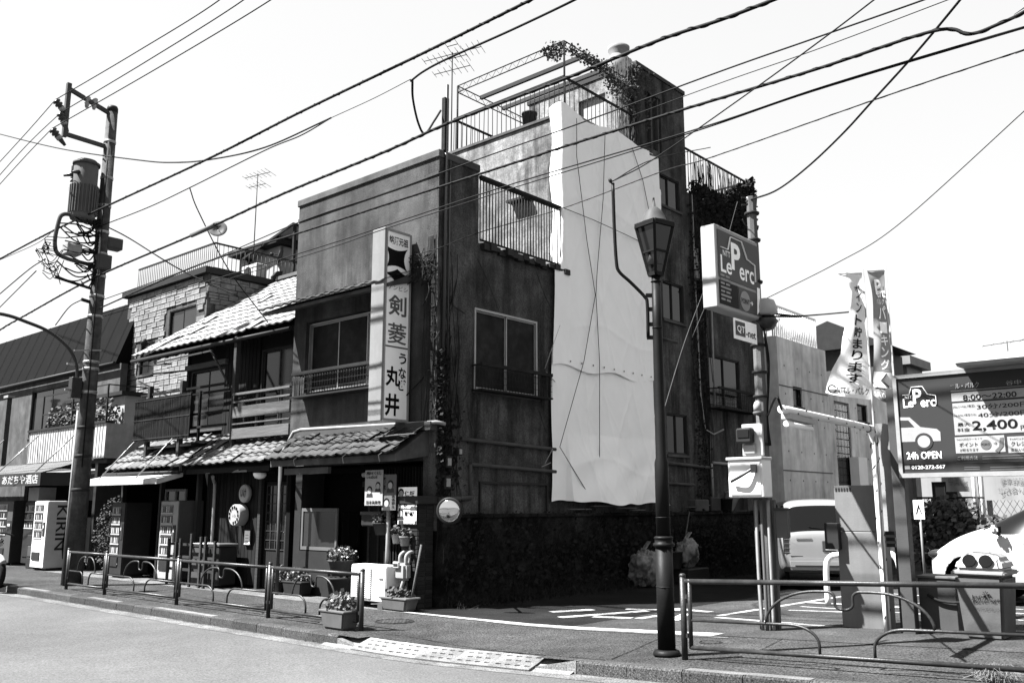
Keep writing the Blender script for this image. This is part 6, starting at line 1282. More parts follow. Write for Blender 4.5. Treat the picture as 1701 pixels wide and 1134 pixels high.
# white car nosing in from the right; local x points to its rear, x = 0 at the nose
wp = V(-4.62, 15.6, 0); wp.z = gz(-4.2)
wc = thing('white_car', 'white hatchback car nosing in from the right behind the bin', 'car', wp, rz=R(-4))
car_hull(wc, M['car_w'], [(-.03, .45, .36, .56, .4, .6, 'b'), (.05, .68, .3, .66, .58, .72, 'b'), (.22, .8, .26, .8, .68, .86, 'b'), (.45, .87, .25, .92, .74, 1.0, 'b'), (.74, .885, .25, .99, .74, 1.1, 'b'), (.84, .89, .25, 1.0, .74, 1.13, 'w'), (.98, .89, .25, 1.0, .71, 1.2, 'x'), (1.5, .89, .25, 1.02, .62, 1.47, 'g'), (2.55, .89, .25, 1.02, .61, 1.52, 'p'), (2.63, .89, .25, 1.02, .61, 1.52, 'g'), (3.3, .885, .25, 1.04, .6, 1.46, 'p'), (3.45, .88, .26, 1.05, .6, 1.42, 'w'), (4.0, .84, .3, 1.05, .64, 1.12, 'b'), (4.25, .72, .4, .9, .6, .95, 'b')], ((.66, .375), (3.4, .36)))
for s in (-1, 1):
    MB().box(1.02, 1.16, s * .9, s * 1.06, 1.04, 1.17).build('wing_mirror', M['car_w'], wc, .045, 3, local=True); MB().box(1.161, 1.166, s * .92, s * 1.04, 1.06, 1.15).build('mirror_glass', M['glass_c'], wc, local=True); MB().box(1.08, 1.12, s * .84, s * .91, 1.03, 1.06).build('mirror_arm', M['dgrey'], wc, local=True)
    hl = blob(wc, 'headlight', M['glass_g'], (.2, s * .64, .72), (.2, .12, .075)); blob(wc, 'headlamp_lens', M['chrome'], (.12, s * .64, .72), (.06, .06, .05))
    MB().box(2.7, 2.9, s * .885, s * .91, .86, .89).build('door_handle', M['car_w'], wc, .008, local=True)
side_strip(wc, 'door_seam', M['dgrey'], [(1.5, .89, .3), (1.48, .895, .62), (1.42, .88, .95)], .006); side_strip(wc, 'door_seam', M['dgrey'], [(2.6, .89, .3), (2.6, .895, .62), (2.6, .88, .98)], .006)
MB().box(-.05, .06, -.4, .4, .34, .44).build('grille', M['dgrey'], wc, .02, local=True)
for x in (.66, 3.4):
    for s in (-1, 1): wheel(wc, (x, s * .77, .31), .31, .19, (0, s, 0))
# ================================================================ concrete house at the end of the alley
ch_ = thing('concrete_house', 'pale cast concrete house with white roof railing behind the slim pole', 'house', (-12, 26, 0))
XC = -10.95; SC = SIDE(XC); yc0 = onx(1297, 700, XC).y; yc1 = onx(1482, 700, XC).y; zc = onx(1297, 560, XC).z
wy = lambda px: onx(px, 700, XC).y
hs = [(wy(1320), wy(1335), onx(1327, 676, XC).z, onx(1327, 643, XC).z), (wy(1387), wy(1412), 1.0, onx(1400, 668, XC).z), (wy(1425), wy(1442), onx(1433, 700, XC).z, onx(1433, 672, XC).z)]
mb = MB(); SC.holes(mb, yc0, wy(1378), 0, zc, hs, .3); SC.holes(mb, wy(1378), yc1, 0, zc - .75, hs, .3); mb.build('side_wall', M['conc_l'], ch_)
mb = MB(); mb.box(-16, XC - .301, yc0 + .001, yc0 + .3, 0, zc - .002); mb.build('front_wall', M['conc_l'], ch_)
for h in hs[0::2]: window(ch_, SC, *h, 1, M['dgrey'], M['glass'], .08)
gb = MB(); h = hs[1]; SC.box(gb, h[0], h[1], h[2], h[3], -.12, -.08); g_ = gb.build('glass_block_wall', M['pipe'], ch_)
nb = max(2, int((h[1] - h[0]) / .22)); nr = int((h[3] - h[2]) / .22); bm1 = MB().box(-.02, .02, .008, (h[1] - h[0]) / nb - .008, .008, .212).mesh('glass_block', M['glass_g'], None, .008)
for i in range(nb):
    for j in range(nr): piece('glass_block', bm1, g_, Matrix.Translation((XC - .06, h[0] + i * (h[1] - h[0]) / nb, h[2] + j * .22)))
for z in (2.55, 4.9): mb = MB(); SC.box(mb, yc0, wy(1378), z, z + .03, .001, .012); mb.build('joint_line', M['grey'], ch_)
cm = MB().lathe([(.025, 0), (.025, .004)], (0, 0, 0), 8, axis=(1, 0, 0)).mesh('form_tie_hole', M['dgrey'])
for i in range(9):
    for j in range(7): piece('form_tie_hole', cm, ch_, Matrix.Translation((XC + .002, yc0 + .4 + i * .85, .7 + j * .8)))
railing(ch_, (XC - .15, yc0 + .1, 0), (XC - .15, wy(1372), 0), zc + .02, zc + .95, 24, M['white'], .02, 'roof_railing'); railing(ch_, (XC - .15, yc0 + .1, 0), (-13, yc0 + .1, 0), zc + .02, zc + .95, 10, M['white'], .02, 'roof_railing')
MB().tube(spline([(XC + .1, yc0 + .3, 1.6), (XC + .3, yc0 + .4, 1.6), (XC + .4, yc0 + .5, 1.4)], 4), .07, 8).build('black_pipe', M['blackp'], ch_)
MB().box(XC + .02, XC + .3, wy(1406), wy(1420), 1.6, 3.1).build('white_cupboard', M['white'], ch_)
# houses behind
hb_ = thing('hipped_house', 'dark roofed house behind the concrete house', 'house', (-12, 36, 0))
mb = MB(); mb.box(-16, -11.6, 33, 36, 0, 7.3); mb.build('wall', M['midgrey'], hb_); mb = MB(); mb.prism([(-5, 0), (.5, 0), (-1.6, 1.1)], (-11.5, 32.6, 7.3), (1, 0, 0), (0, 0, 1), (0, 3.2, 0)); mb.build('roof', M['dgrey'], hb_)
hb_ = thing('eaved_house', 'narrow house with pale eaves behind the banner flags', 'house', (-8, 40, 0))
p = ony(1480, 590, 38); mb = MB(); mb.box(p.x - 3, p.x + .6, 38, 39.9, 0, p.z - .5); mb.build('wall', M['pale'], hb_); MB().box(p.x - 3, p.x + .9, 37.5, 40.1, p.z - .5, p.z - .15).build('roof', M['edge'], hb_)
for k in range(3): MB().box(p.x + .605, p.x + .62, 38.3, 39.6, p.z - 2.6 + k * .6, p.z - 2.3 + k * .6).build('louver', M['dgrey'], hb_)
fb = thing('white_rear_building', 'white building with ridged roof behind the billboard', 'building', (0, 36, 0))
FBY = 34.0; FB = FRONT(FBY); p0 = ony(1530, 800, FBY); zt_ = ony(1640, 618, FBY).z
w1, w2 = ony(1547, 800, FBY), ony(1595, 870, FBY)
mb = MB(); FB.holes(mb, p0.x, 14, 0, zt_, [(w1.x, w2.x, 1.2, w1.z)], .3); mb.build('front_wall', M['far_wall'], fb); window(fb, FB, w1.x, w2.x, 1.2, w1.z, 2, M['dgrey'], M['glass'], .08)
q0 = ony(1632, 618, FBY); mb = MB(); mb.prism([(0, 0), (4, .8), (4, 0)], (q0.x, FBY, zt_ + .01), (0, 1, 0), (0, 0, 1), (12, 0, 0)); rf = mb.build('ridged_roof', M['grey_plain'], fb)
for k in range(14): MB().bar((q0.x + k * .85, FBY - .05, zt_ + .05), (q0.x + k * .85, FBY + 4, zt_ + .85), .03).build('roof_rib', M['dgrey'], rf)
for px in (1620, 1632): p = ony(px, 830, FBY - .2); MB().tube([(p.x, p.y, 0), (p.x, p.y, zt_ - .5)], .07, 8).build('drain_pipe', M['white'], fb)
antenna('small television antenna on the white rear building', V(ony(1676, 600, 36).x, 36, zt_), ony(1676, 566, 36).z - zt_, M['dgrey'], ((0, 1.6, 6),))
# notices hung from the lot fence, chain-link fence, hedge
fy_ = 24.0; cf_ = thing('chain_link_fence', 'dark chain link fence at the back of the parking lot', 'fence', (0, fy_, 0))
xa_ = ony(1525, 850, fy_).x; zt_ = ony(1600, 826, fy_).z; ge = gz(3)
for k in range(7): x = xa_ + k * 1.4; MB().tube([(x, fy_, gz(x)), (x, fy_, zt_)], .03, 6).build('post', M['dgrey'], cf_)
MB().tube([(xa_, fy_, zt_), (xa_ + 9, fy_, zt_)], .025, 6).build('top_rail', M['dgrey'], cf_)
mb = MB()
for k in range(60):
    for s in (-1, 1):
        x = xa_ + k * .15; h = zt_ - .15; mb.bar((x, fy_, .15), (x + s * h * .6, fy_, zt_), .008) if 0 < x + s * h * .6 - xa_ < 9 else None
q = mb.build('wire_mesh', M['dgrey'], cf_); q['kind'] = 'stuff'
hd = thing('lot_hedge', 'dark leafy hedge before the chain link fence', 'hedge', (0, 23.3, .1))
for px in (1545, 1562, 1580, 1597, 1640, 1670):
    p = ony(px, 860, 23.2); mb = MB(); leafcloud(mb, (p.x, 23.2, .95), (.5, .4, .85 if px < 1610 else .4), 520, .13); mb.build('foliage', M['plant'], hd); MB().tube([(p.x, 23.2, .1), (p.x, 23.2, 1)], .03, 5).build('stem', M['dark_wood'], hd)
def notice(px0, py0, px1, py1, lines, label):
    a, b = ony(px0, py0, fy_ - .1), ony(px1, py1, fy_ - .1); t = thing('hanging_sheet', label, 'notice sheet', (a.x, fy_ - .1, b.z)); mb = MB(); mb.grid(lambda u, v: V(a.x + (b.x - a.x) * u, fy_ - .1 + .03 * math.sin(9 * u + 2 * v), b.z + (a.z - b.z) * v), 20, 6); mb.build('sheet', M['far_wall'], t)
    for s, q0_, q1_, k0, k1 in lines: text(s, M['ink_g'], t, (b.x - (b.x - a.x) * q0_, fy_ - .135, b.z + (a.z - b.z) * k0), (-1, 0, 0), (0, 0, 1), .1, width=(b.x - a.x) * (q1_ - q0_), height=(a.z - b.z) * (k1 - k0), th=-.01)
notice(1569, 783, 1614, 816, [('募集中', .2, .85, .3, .75)], 'white sheet with reversed lettering hung below the billboard')
notice(1632, 788, 1760, 830, [('月極駐車場', .35, .75, .6, .85), ('お問い合わせ', .25, .8, .25, .5)], 'wide white sheet with reversed lettering at the right edge')
p = ony(1525, 850, 19); t = thing('small_lot_sign', 'small white notice board on a post beside the billboard post', 'sign', (p.x, 19, gz(p.x))); a, b = ony(1517, 830, 19), ony(1537, 862, 19); MB().box(a.x, b.x, 18.97, 19, b.z, a.z).build('board', M['white'], t); MB().tube([((a.x + b.x) / 2, 19.02, gz(p.x)), ((a.x + b.x) / 2, 19.02, a.z)], .025, 6).build('post', M['pipe'], t); mb = MB(); mb.prism([(0, .05), (.06, .25), (.12, .05), (.1, .05), (.06, .18), (.02, .05)], ((a.x + b.x) / 2 - .06, 18.965, b.z + .05), UX, UZ, (0, -.004, 0)); mb.build('printed_mark', M['ink'], t)
# ================================================================ things before the shop front
a, b = ony(583, 960, 9.7), ony(641, 960, 9.7); zt_, zb_ = ony(583, 936, 9.7).z, ony(583, 995, 9.7).z
ac = thing('outdoor_unit', 'white air conditioner outdoor unit on blocks before the shop front', 'air conditioner', ((a.x + b.x) / 2, 9.85, 0))
MB().box(a.x, b.x, 9.7, 10.0, .1, zt_).build('casing', M['white'], ac, .015, 2)
xg = ony(617, 960, 9.7).x; MB().box(a.x + .03, xg, 9.694, 9.699, .14, zt_ - .05).build('grille_back', M['dgrey'], ac)
for k in range(15): z = .15 + k * (zt_ - .22) / 14; MB().box(a.x + .03, xg, 9.682, 9.693, z, z + .018).build('grille_slat', M['white'], ac)
for x in (a.x + .08, (a.x + xg) / 2, xg - .06): MB().box(x, x + .015, 9.678, 9.6815, .14, zt_ - .05).build('grille_bar', M['white'], ac)
MB().box(b.x - .16, b.x - .06, 9.694, 9.699, zt_ - .22, zt_ - .19).build('badge', M['grey'], ac)
for x in (a.x + .02, b.x - .14): MB().box(x, x + .12, 9.66, 10.02, 0, .098).build('foot_block', M['pipe_d'], ac)
MB().tube(spline([(b.x + .0, 9.85, .3), (b.x + .14, 9.85, .26), (b.x + .2, 9.9, .45), (b.x + .16, 10.05, .8), (b.x + .15, 10.1, 1.3)], 6), .03, 8).build('hose', M['pipe'], ac)
# gas meter
c = ony(668, 945, 9.9); gm_ = thing('gas_meter', 'pale gas meter with twin pipes beside the outdoor unit', 'gas meter', c)
MB().box(c.x - .13, c.x + .13, 9.84, 10.0, c.z - .17, c.z + .1).build('case', M['pipe'], gm_, .04, 3); MB().box(c.x - .12, c.x + .02, 9.8, 9.839, c.z + .02, c.z + .12).build('counter', M['offwhite'], gm_, .01); MB().box(c.x - .1, c.x, 9.795, 9.799, c.z + .05, c.z + .09).build('counter_window', M['dgrey'], gm_)
for s in (-1, 1): MB().tube(spline([(c.x + s * .07, 9.92, c.z + .08), (c.x + s * .07, 9.92, c.z + .2), (c.x + s * .07 + .02, 9.98, c.z + .26), (c.x + s * .07 + .02, 10.1, c.z + .26)], 5), .03, 8).build('pipe', M['pipe'], gm_)
MB().tube([(c.x + .05, 9.95, c.z - .17), (c.x + .05, 9.95, 0)], .022, 8).build('riser', M['pipe_d'], gm_)
MB().tube([(c.x + .28, 9.82, 0), (c.x + .33, 10.0, 1.0)], .018, 6).build('leaning_stick', M['grey_wood'], gm_)
# planters
def planter(name, label, c, L_, W_, H_, mat, plants, taper=.82, lm=M['plant'], fl=0, hp=.16, rz=0.0):
    t = thing(name, label, 'planter', c, 'planters before the shop fronts'); c = Vector(c)
    def rg(k, z): return [c + V(sx * L_ / 2 * k, sy * W_ / 2 * k, z) for sx, sy in ((-1, -1), (1, -1), (1, 1), (-1, 1))]
    mb = MB(); mb.add(rg(taper, 0) + rg(1, H_), [(3, 2, 1, 0), (4, 5, 6, 7), (0, 1, 5, 4), (1, 2, 6, 5), (2, 3, 7, 6), (3, 0, 4, 7)]); mb.build('trough', mat, t, .025, 2)
    mb = MB(); e = rg(1.05, H_ - .03) + rg(1.05, H_ + .005); mb.add(e, [(3, 2, 1, 0), (4, 5, 6, 7), (0, 1, 5, 4), (1, 2, 6, 5), (2, 3, 7, 6), (3, 0, 4, 7)]); mb.build('rim', mat, t, .01)
    mb = MB(); leafcloud(mb, c + V(0, 0, H_ + hp * .5), (L_ * .46, W_ * .5, hp), plants, .055); mb.build('plants', lm, t)
    if fl:
        mb = MB(); leafcloud(mb, c + V(0, 0, H_ + hp * .7), (L_ * .45, W_ * .5, hp * .8), fl, .04); mb.build('flowers', M['flower'], t)
    return t
def pot(name, label, c, r, H_, mat, plants, hp=.2, lm=M['plant'], fl=0, k=.72, gr='planters before the shop fronts'):
    t = thing(name, label, 'flower pot', c, gr); c = Vector(c)
    MB().lathe([(r * k, 0), (r, H_ * .9), (r * 1.06, H_ * .9), (r * 1.06, H_), (r * .9, H_), (r * .88, H_ * .92)], c, 20).build('pot', mat, t); MB().lathe([(.01, H_ * .93), (r * .88, H_ * .93)], c, 16).build('soil', M['soil'], t)
    mb = MB(); leafcloud(mb, c + V(0, 0, H_ + hp * .5), (r * 1.15, r * 1.15, hp), plants, .06); mb.build('plants', lm, t)
    if fl: mb = MB(); leafcloud(mb, c + V(0, 0, H_ + hp * .8), (r * 1.1, r * 1.1, hp * .7), fl, .045); mb.build('flowers', M['flower'], t)
    return t
p = ong(564, 1043); planter('trough_planter', 'grey trough planter with pale flowers outside the guard rail end', (p.x, p.y, p.z), .52, .3, .24, M['pot'], 320, lm=M['plant_l'], fl=60)
p = ong(655, 1014); planter('trough_planter', 'grey trough planter with small leaves below the gas meter', (p.x, p.y + .1, 0), .62, .3, .2, M['pot'], 200, hp=.1)
p = ong(494, 988); planter('trough_planter', 'dark trough planter with white flowers beside the downpipe', (p.x, p.y, 0), .6, .3, .25, M['pot_d'], 260, fl=90)
p = ong(462, 985); pot('flower_pot', 'small flower pot beside the dark trough planter', (p.x, p.y, 0), .13, .22, M['pot_d'], 110)
p = ong(565, 1000); pot('flower_pot', 'tall dark barrel pot with pale flowers before the shop door', (p.x, p.y, 0), .24, .42, M['pot_d'], 20, hp=.02); pot('flower_pot', 'grey pot of pale flowers standing on the barrel pot', (p.x, p.y, .44), .22, .26, M['midgrey'], 220, fl=110, hp=.15)
p = ong(400, 968); pot('flower_pot', 'low pot of white flowers beside the picket fence', (p.x - .3, p.y - .1, 0), .25, .16, M['pot_d'], 160, fl=150, hp=.13)
for x, z, lab in ((ony(665, 890, 10.05).x, ony(665, 902, 10.05).z, 'small pale pot hung on the vent pipe'), (ony(678, 895, 10.05).x, ony(678, 906, 10.05).z, 'small white pot hung beside the vent pipe')):
    pot('hanging_pot', lab, (x, 9.98, z), .09, .15, M['pipe'], 70, hp=.1)
x, z = ony(640, 880, 10.2).x, ony(640, 888, 10.2).z; pot('hanging_basket', 'dark hanging basket of plants below the mailbox', (x, 10.15, z), .17, .2, M['pot_d'], 110, hp=.12)
# mailbox
a, b = ony(601, 850, 10.2), ony(634, 874, 10.2); t = thing('mailbox', 'dark mailbox fixed beside the election posters', 'mailbox', ((a.x + b.x) / 2, 10.3, b.z)); MB().box(a.x, b.x, 10.18, 10.4, b.z, a.z).build('case', M['dgrey'], t, .02, 2); MB().box(a.x - .01, b.x + .01, 10.16, 10.41, a.z - .05, a.z + .01).build('lid', M['midgrey'], t, .01)
# posters (flat prints)
def poster(label, px0, py0, px1, py1, Y, faces, lines, mat=M['paper']):
    a, b = ony(px0, py0, Y), ony(px1, py1, Y); t = thing('poster', label, 'poster', (a.x, Y, b.z), 'posters beside the shop door'); w_, h_ = b.x - a.x, a.z - b.z
    MB().box(a.x, b.x, Y, Y + .01, b.z, a.z).build('sheet', mat, t)
    for k, (fx, fz, r) in enumerate(faces):
        c = V(a.x + w_ * fx, Y - .001, b.z + h_ * fz)
        mb = MB(); mb.prism([(-r * 1.5, -r * 2.0), (r * 1.5, -r * 2.0), (r * 1.3, -r * 1.0), (r * .5, -r * .7), (-r * .5, -r * .7), (-r * 1.3, -r * 1.0)], c, UX, UZ, (0, -.002, 0)); mb.build('portrait_clothes', M['ink_d'], t)
        MB().lathe([(r * 1.18, 0), (r * 1.18, .004)], c + V(0, 0, r * .18), 18, axis=(0, -1, 0)).build('portrait_hair', M['ink'], t); MB().lathe([(r * .9, 0), (r * .9, .006)], c - V(0, 0, r * .12), 18, axis=(0, -1, 0)).build('portrait_face', M['pale'], t)
    for s, x0_, x1_, k0, k1, m_ in lines:
        if m_ == 'V':
            for i, chh in enumerate(s): text(chh, M['ink'], t, (a.x + w_ * x0_, Y, b.z + h_ * (k1 - (i + 1) * (k1 - k0) / len(s))), UX, UZ, .1, bold=.03, width=w_ * (x1_ - x0_), height=h_ * (k1 - k0) / len(s) * .88, th=.008)
        else: text(s, m_, t, (a.x + w_ * x0_, Y, b.z + h_ * k0), UX, UZ, .1, bold=.03, width=w_ * (x1_ - x0_), height=h_ * (k1 - k0), th=.008)
    return t
poster('election poster with two portraits and large top lettering', 607, 781, 635, 839, 9.93, ((.28, .42, .055), (.74, .55, .05)), (('福祉とくらし', .08, .92, .86, .96, M['ink']), ('いちばんの', .1, .7, .76, .84, M['ink']), ('日本共産党', .12, .92, .03, .14, M['ink'])), M['pale'])
poster('narrow dark election poster with two portraits stacked', 635.5, 788, 657, 847, 9.95, ((.6, .7, .06), (.35, .2, .06)), (('志位和夫', .72, .95, .05, .45, 'V'), ('茂木', .05, .28, .55, .95, 'V')), M['grey'])
po = poster('tall poster with three portraits and bold names beside the brick pillar', 662, 809, 691, 871, 10.02, ((.16, .84, .055), (.85, .56, .055), (.16, .3, .055)), (('保坂', .36, .92, .76, .9, M['ink']), ('深谷', .06, .52, .47, .62, M['ink']), ('服部', .36, .92, .22, .36, M['ink']), ('自民党', .36, .95, .02, .13, M['sign_w'])))
a, b = ony(662, 864, 10.02), ony(691, 871, 10.02); MB().box(a.x, b.x, 10.014, 10.018, b.z, a.z).build('bottom_band', M['ink_d'], po)
for py in (825.5, 843): a, b = ony(663, py, 10.02), ony(690, py + 2.5, 10.02); MB().box(a.x, b.x, 10.014, 10.018, b.z, a.z).build('divider_band', M['ink_m'], po)
# traffic mirror
mc = ony(747, 848, 9.95); t = thing('traffic_mirror', 'round convex traffic mirror on a thin post at the corner', 'mirror', (mc.x, 9.95, 0)); dm = (V(.45, -.85, -.12)).normalized()
MB().lathe([(.2, -.02), (.208, 0), (.208, .02), (.19, .03)], mc, 28, axis=dm).build('rim', M['dgrey'], t); MB().lathe([(.195, .015), (.15, .04), (.1, .055), (.05, .064), (.005, .067)], mc, 28, axis=dm).build('mirror_face', M['chrome'], t)
MB().lathe([(.2, -.02), (.1, -.06), (.01, -.07)], mc, 20, axis=dm).build('back_shell', M['grey'], t); q = ong(735, 1003); MB().tube([(q.x, q.y, 0), (q.x, q.y, mc.z + .05), mc - dm * .05], .022, 8).build('post', M['rust'], t)
# rubbish bags and clutter along the garden wall
from mathutils import noise as _nz
def bag(label, c, r, seed):
    t = thing('rubbish_bag', label, 'rubbish bag', c, 'rubbish bags against the garden wall'); c = Vector(c); o_ = V(seed * 7.3, seed * 3.1, 0)
    def fn(u, v):
        th, ph_ = u * 2 * math.pi, -math.pi / 2 + v * math.pi; d = V(math.cos(ph_) * math.cos(th), math.cos(ph_) * math.sin(th), math.sin(ph_))
        k = 1 + .34 * _nz.noise(d * 1.3 + o_) + .3 * abs(_nz.noise(d * 3.1 + o_)) + .16 * abs(_nz.noise(d * 7 + o_)) - .12
        if d.z > .3: k *= 1 - (d.z - .3) * .25
        return c + V(r[0] * k * d.x, r[1] * k * d.y, max(0, r[2] * (d.z * k + .92)))
    mb = MB(); mb.grid(fn, 56, 36); mb.build('sack', M['bag'], t)
    MB().bar(c + V(0, -.05, r[2] * 1.75), c + V(.04, .1, r[2] * 2.2), .12, .03).build('tied_ends', M['bag'], t, .02)
p = onx(1072, 956, -10.35); bag('large pale rubbish bag beside the lamp post base', (-10.35, p.y, .02), (.3, .33, .4), 1)
p = onx(1142, 940, -10.4); bag('slim pale rubbish bag leaning on the garden wall', (-10.4, p.y, .3), (.25, .3, .34), 2); t = thing('bin_crate', 'dark crate below the slim rubbish bag', 'crate', (-10.4, p.y, 0)); MB().box(-10.62, -10.1, p.y - .45, p.y + .4, 0, .3).build('crate', M['dgrey'], t, .02); MB().lathe([(.13, 0), (.17, .35), (.18, .35)], (-10.4, p.y - .5, .3), 14).build('bucket', M['pipe_d'], t)
t = MB().tube([onx(1132, 935, -10.3), onx(1145, 850, -10.65)], .018, 6).build('leaning_pole', M['pipe_d']); tag(t, 'thin pole leaning against the garden wall', 'pole')
yb = lambda px: onx(px, 835, -10.8).y
def bucket(label, c, r, h, mat, tilt=(0, 0, 1)): t = thing('bucket', label, 'bucket', c); MB().lathe([(r * .75, 0), (r, h), (r * 1.07, h), (r * 1.07, h - .03), (r, h - .03)], c, 16, axis=tilt).build('shell', mat, t); return t
bucket('white tipped bucket on the garden wall', (-10.8, yb(1208), 1.5), .17, .42, M['offwhite'], (.1, .45, .8)); bucket('black bucket beside the white tipped bucket', (-10.7, yb(1200), 1.48), .16, .3, M['dgrey'])
for i, (x0_, x1_) in enumerate(((1150, 1172), (1175, 1192))): t = MB().box(-11.0, -10.7, yb(x0_), yb(x1_), 1.475, 1.75 + .05 * i).build('flower_trough', M['dgrey'] if i else M['pipe_d'], None, .02); tag(t, ('pale empty trough lying on the garden wall', 'dark trough beside the pale trough on the wall')[i], 'trough')
for i in range(7): y = yb(rnd.uniform(925, 1190)); t = MB().bar((-10.75 + rnd.uniform(-.1, .1), y, 1.5 + .02 * i), (-10.7 + rnd.uniform(-.1, .1), y + rnd.uniform(.4, .9), 1.5 + .02 * i), .09, .02).build('loose_plank', M['grey_wood']); tag(t, 'weathered plank lying among others on the garden wall', 'plank', 'planks on the garden wall')
# roof tank and bucket
p = ony(1028, 100, 17.0); t = thing('roof_vent', 'white round vent pot on the penthouse roof', 'vent', (p.x, 17.0, 11.9)); MB().lathe([(.26, 0), (.3, .1), (.3, .32), (.22, .42), (.2, .5), (.26, .6), (.27, .68), (.2, .7)], (p.x, 17.0, 11.9), 22).build('pot', M['far_wall'], t)
p = ony(881, 205, 14.45); t = thing('roof_tub', 'grey tub standing on the tower roof step', 'tub', (p.x, 14.42, 9.85)); MB().lathe([(.14, 0), (.17, .32), (.18, .32), (.18, .36)], (p.x, 14.42, 9.85), 16).build('tub', M['midgrey'], t)
t = MB().box(-13.2, -11.9, 16.75, 17.5, 11.905, 12.05).build('roof_board', M['dgrey']); tag(t, 'dark board lying on the penthouse roof edge', 'board')
# scooter at the left edge
mt = thing('motor_scooter', 'motor scooter at the left edge showing its front wheel', 'scooter', (-20.35, 7.25, -.02)); c = V(-20.22, 7.2, .27)
MB().lathe([(.2, -.045), (.26, -.045), (.275, 0), (.26, .045), (.2, .045)], c, 28, axis=(0, -1, 0)).build('tyre', M['rubber'], mt); MB().lathe([(.2, -.03), (.2, .03), (.03, .05)], c, 20, axis=(0, -1, 0)).build('rim', M['steel'], mt)
MB().tube([c + V(0, -.07, 0), c + V(-.12, -.07, .45), c + V(-.22, -.02, .75)], .025, 8).build('fork', M['steel'], mt); MB().tube(spline([c + V(-.2, -.3, .72), c + V(-.2, -.1, .78), c + V(-.2, .1, .78), c + V(-.2, .3, .72)], 4), .016, 8).build('handlebar', M['dgrey'], mt)
MB().lathe([(.02, 0), (.09, .02), (.1, .12), (.03, .16)], c + V(-.1, 0, .6), 14, axis=(-1, 0, 0)).build('headlamp', M['chrome'], mt); MB().tube(spline([c + V(-.25, 0, .3), c + V(0, 0, .31), c + V(.2, 0, .2)], 5), .06, 8).build('mudguard', M['pale'], mt)
mb = MB(); mb.box(c.x - 1.3, c.x - .4, 7.05, 7.35, .3, .62); mb.build('body', M['grey'], mt, .06, 3); MB().box(c.x - 1.25, c.x - .55, 7.08, 7.32, .63, .74).build('seat', M['blackp'], mt, .04, 2); MB().lathe([(.2, -.045), (.26, -.045), (.275, 0), (.26, .045), (.2, .045)], c + V(-1.2, 0, 0), 28, axis=(0, -1, 0)).build('tyre', M['rubber'], mt)
MB().tube([c + V(-.2, -.2, .75), c + V(-.1, -.28, .98)], .01, 5).build('mirror_stem', M['dgrey'], mt)
# ================================================================ ivy, vines and weeds
def stuff(name, mb, mat, label): o = mb.build(name, mat); o['kind'] = 'stuff'; o['label'] = label; return o
mb = MB()
for i in range(420):                       # vines hanging down the garden wall
    y = rnd.uniform(10.5, 22.2); x = SX + .13; z = rnd.uniform(.5, 1.5); p = V(x + rnd.uniform(0, .12), y, z); pts = [p]
    for k in range(4): p = p + V(rnd.uniform(-.03, .05), rnd.uniform(-.14, .14), -rnd.uniform(.05, .24)); p.x = max(p.x, x); p.z = max(p.z, .02); pts.append(p)
    mb.tube(pts, .004, 3, False, False)
for i in range(3600): leaf(mb, V(SX + .14 + abs(rnd.gauss(0, .08)), rnd.uniform(10.5, 22.2), max(.02, min(1.5, rnd.gauss(.55, .45)))), rnd.uniform(.04, .1), .6)
stuff('wall_creeper', mb, M['plant_d'], 'dark creepers hanging over the garden wall')
mb = MB()
for i in range(5200):                      # weeds at the foot of the wall
    y = rnd.uniform(10.5, 22); x = SX + .13 + abs(rnd.gauss(0, .2)); h = rnd.uniform(.08, .45) * (1 - min(.7, (x - SX) * 1.1)); p = V(x, y, .0); q = p + V(rnd.gauss(0, .12), rnd.gauss(0, .12), h); s = V(rnd.gauss(0, 1), rnd.gauss(0, 1), 0).normalized() * .006; mb.add([p - s, p + s, q], [(0, 1, 2)])
stuff('weeds', mb, M['straw'], 'dry dark weeds growing along the foot of the garden wall')
mb = MB()
for i in range(1300):                      # creeper on the building corner above the pillar
    z = rnd.uniform(1.7, 4.2); leaf(mb, V(SX + rnd.uniform(-.02, .1), 10.42 + abs(rnd.gauss(0, .22 if z < 3.2 else .08)), z), rnd.uniform(.03, .08), .4)
for i in range(120): leaf(mb, V(SX - abs(rnd.gauss(0, .05)), FY - rnd.uniform(.02, .08), rnd.uniform(2.9, 5.0)), rnd.uniform(.02, .05), .5)
for i in range(14): p = V(SX - rnd.uniform(0, .25), FY - .03, 6.2); mb.tube(spline([p, p + V(rnd.uniform(-.1, .1), -.02, -1), p + V(rnd.uniform(-.12, .12), -.02, -2), p + V(rnd.uniform(-.12, .12), -.02, -3.2)], 5), .007, 3, False, False)
for i in range(50): p = V(SX + .03, FY + rnd.uniform(0, .5), rnd.uniform(2, 6)); mb.tube([p, p + V(rnd.uniform(-.1, .1), rnd.uniform(-.1, .1), -rnd.uniform(.3, 1.1)), p + V(rnd.uniform(-.1, .1), rnd.uniform(-.2, .2), -rnd.uniform(1.1, 1.6))], .006, 3, False, False)
stuff('corner_creeper', mb, M['plant_d'], 'leafless dark creeper on the building corner')
mb = MB()
for i in range(30): p = ony(rnd.uniform(688, 716), rnd.uniform(425, 470), FY - .08); mb.tube(spline([p, p + V(rnd.uniform(-.25, .25), rnd.uniform(-.1, .05), rnd.uniform(-.2, .2)), p + V(rnd.uniform(-.3, .3), rnd.uniform(-.15, .05), rnd.uniform(-.4, .1))], 4), .007, 4)
stuff('twig_tangle', mb, M['rust'], 'tangle of bare twigs on the street front beside the sign')
mb = MB()
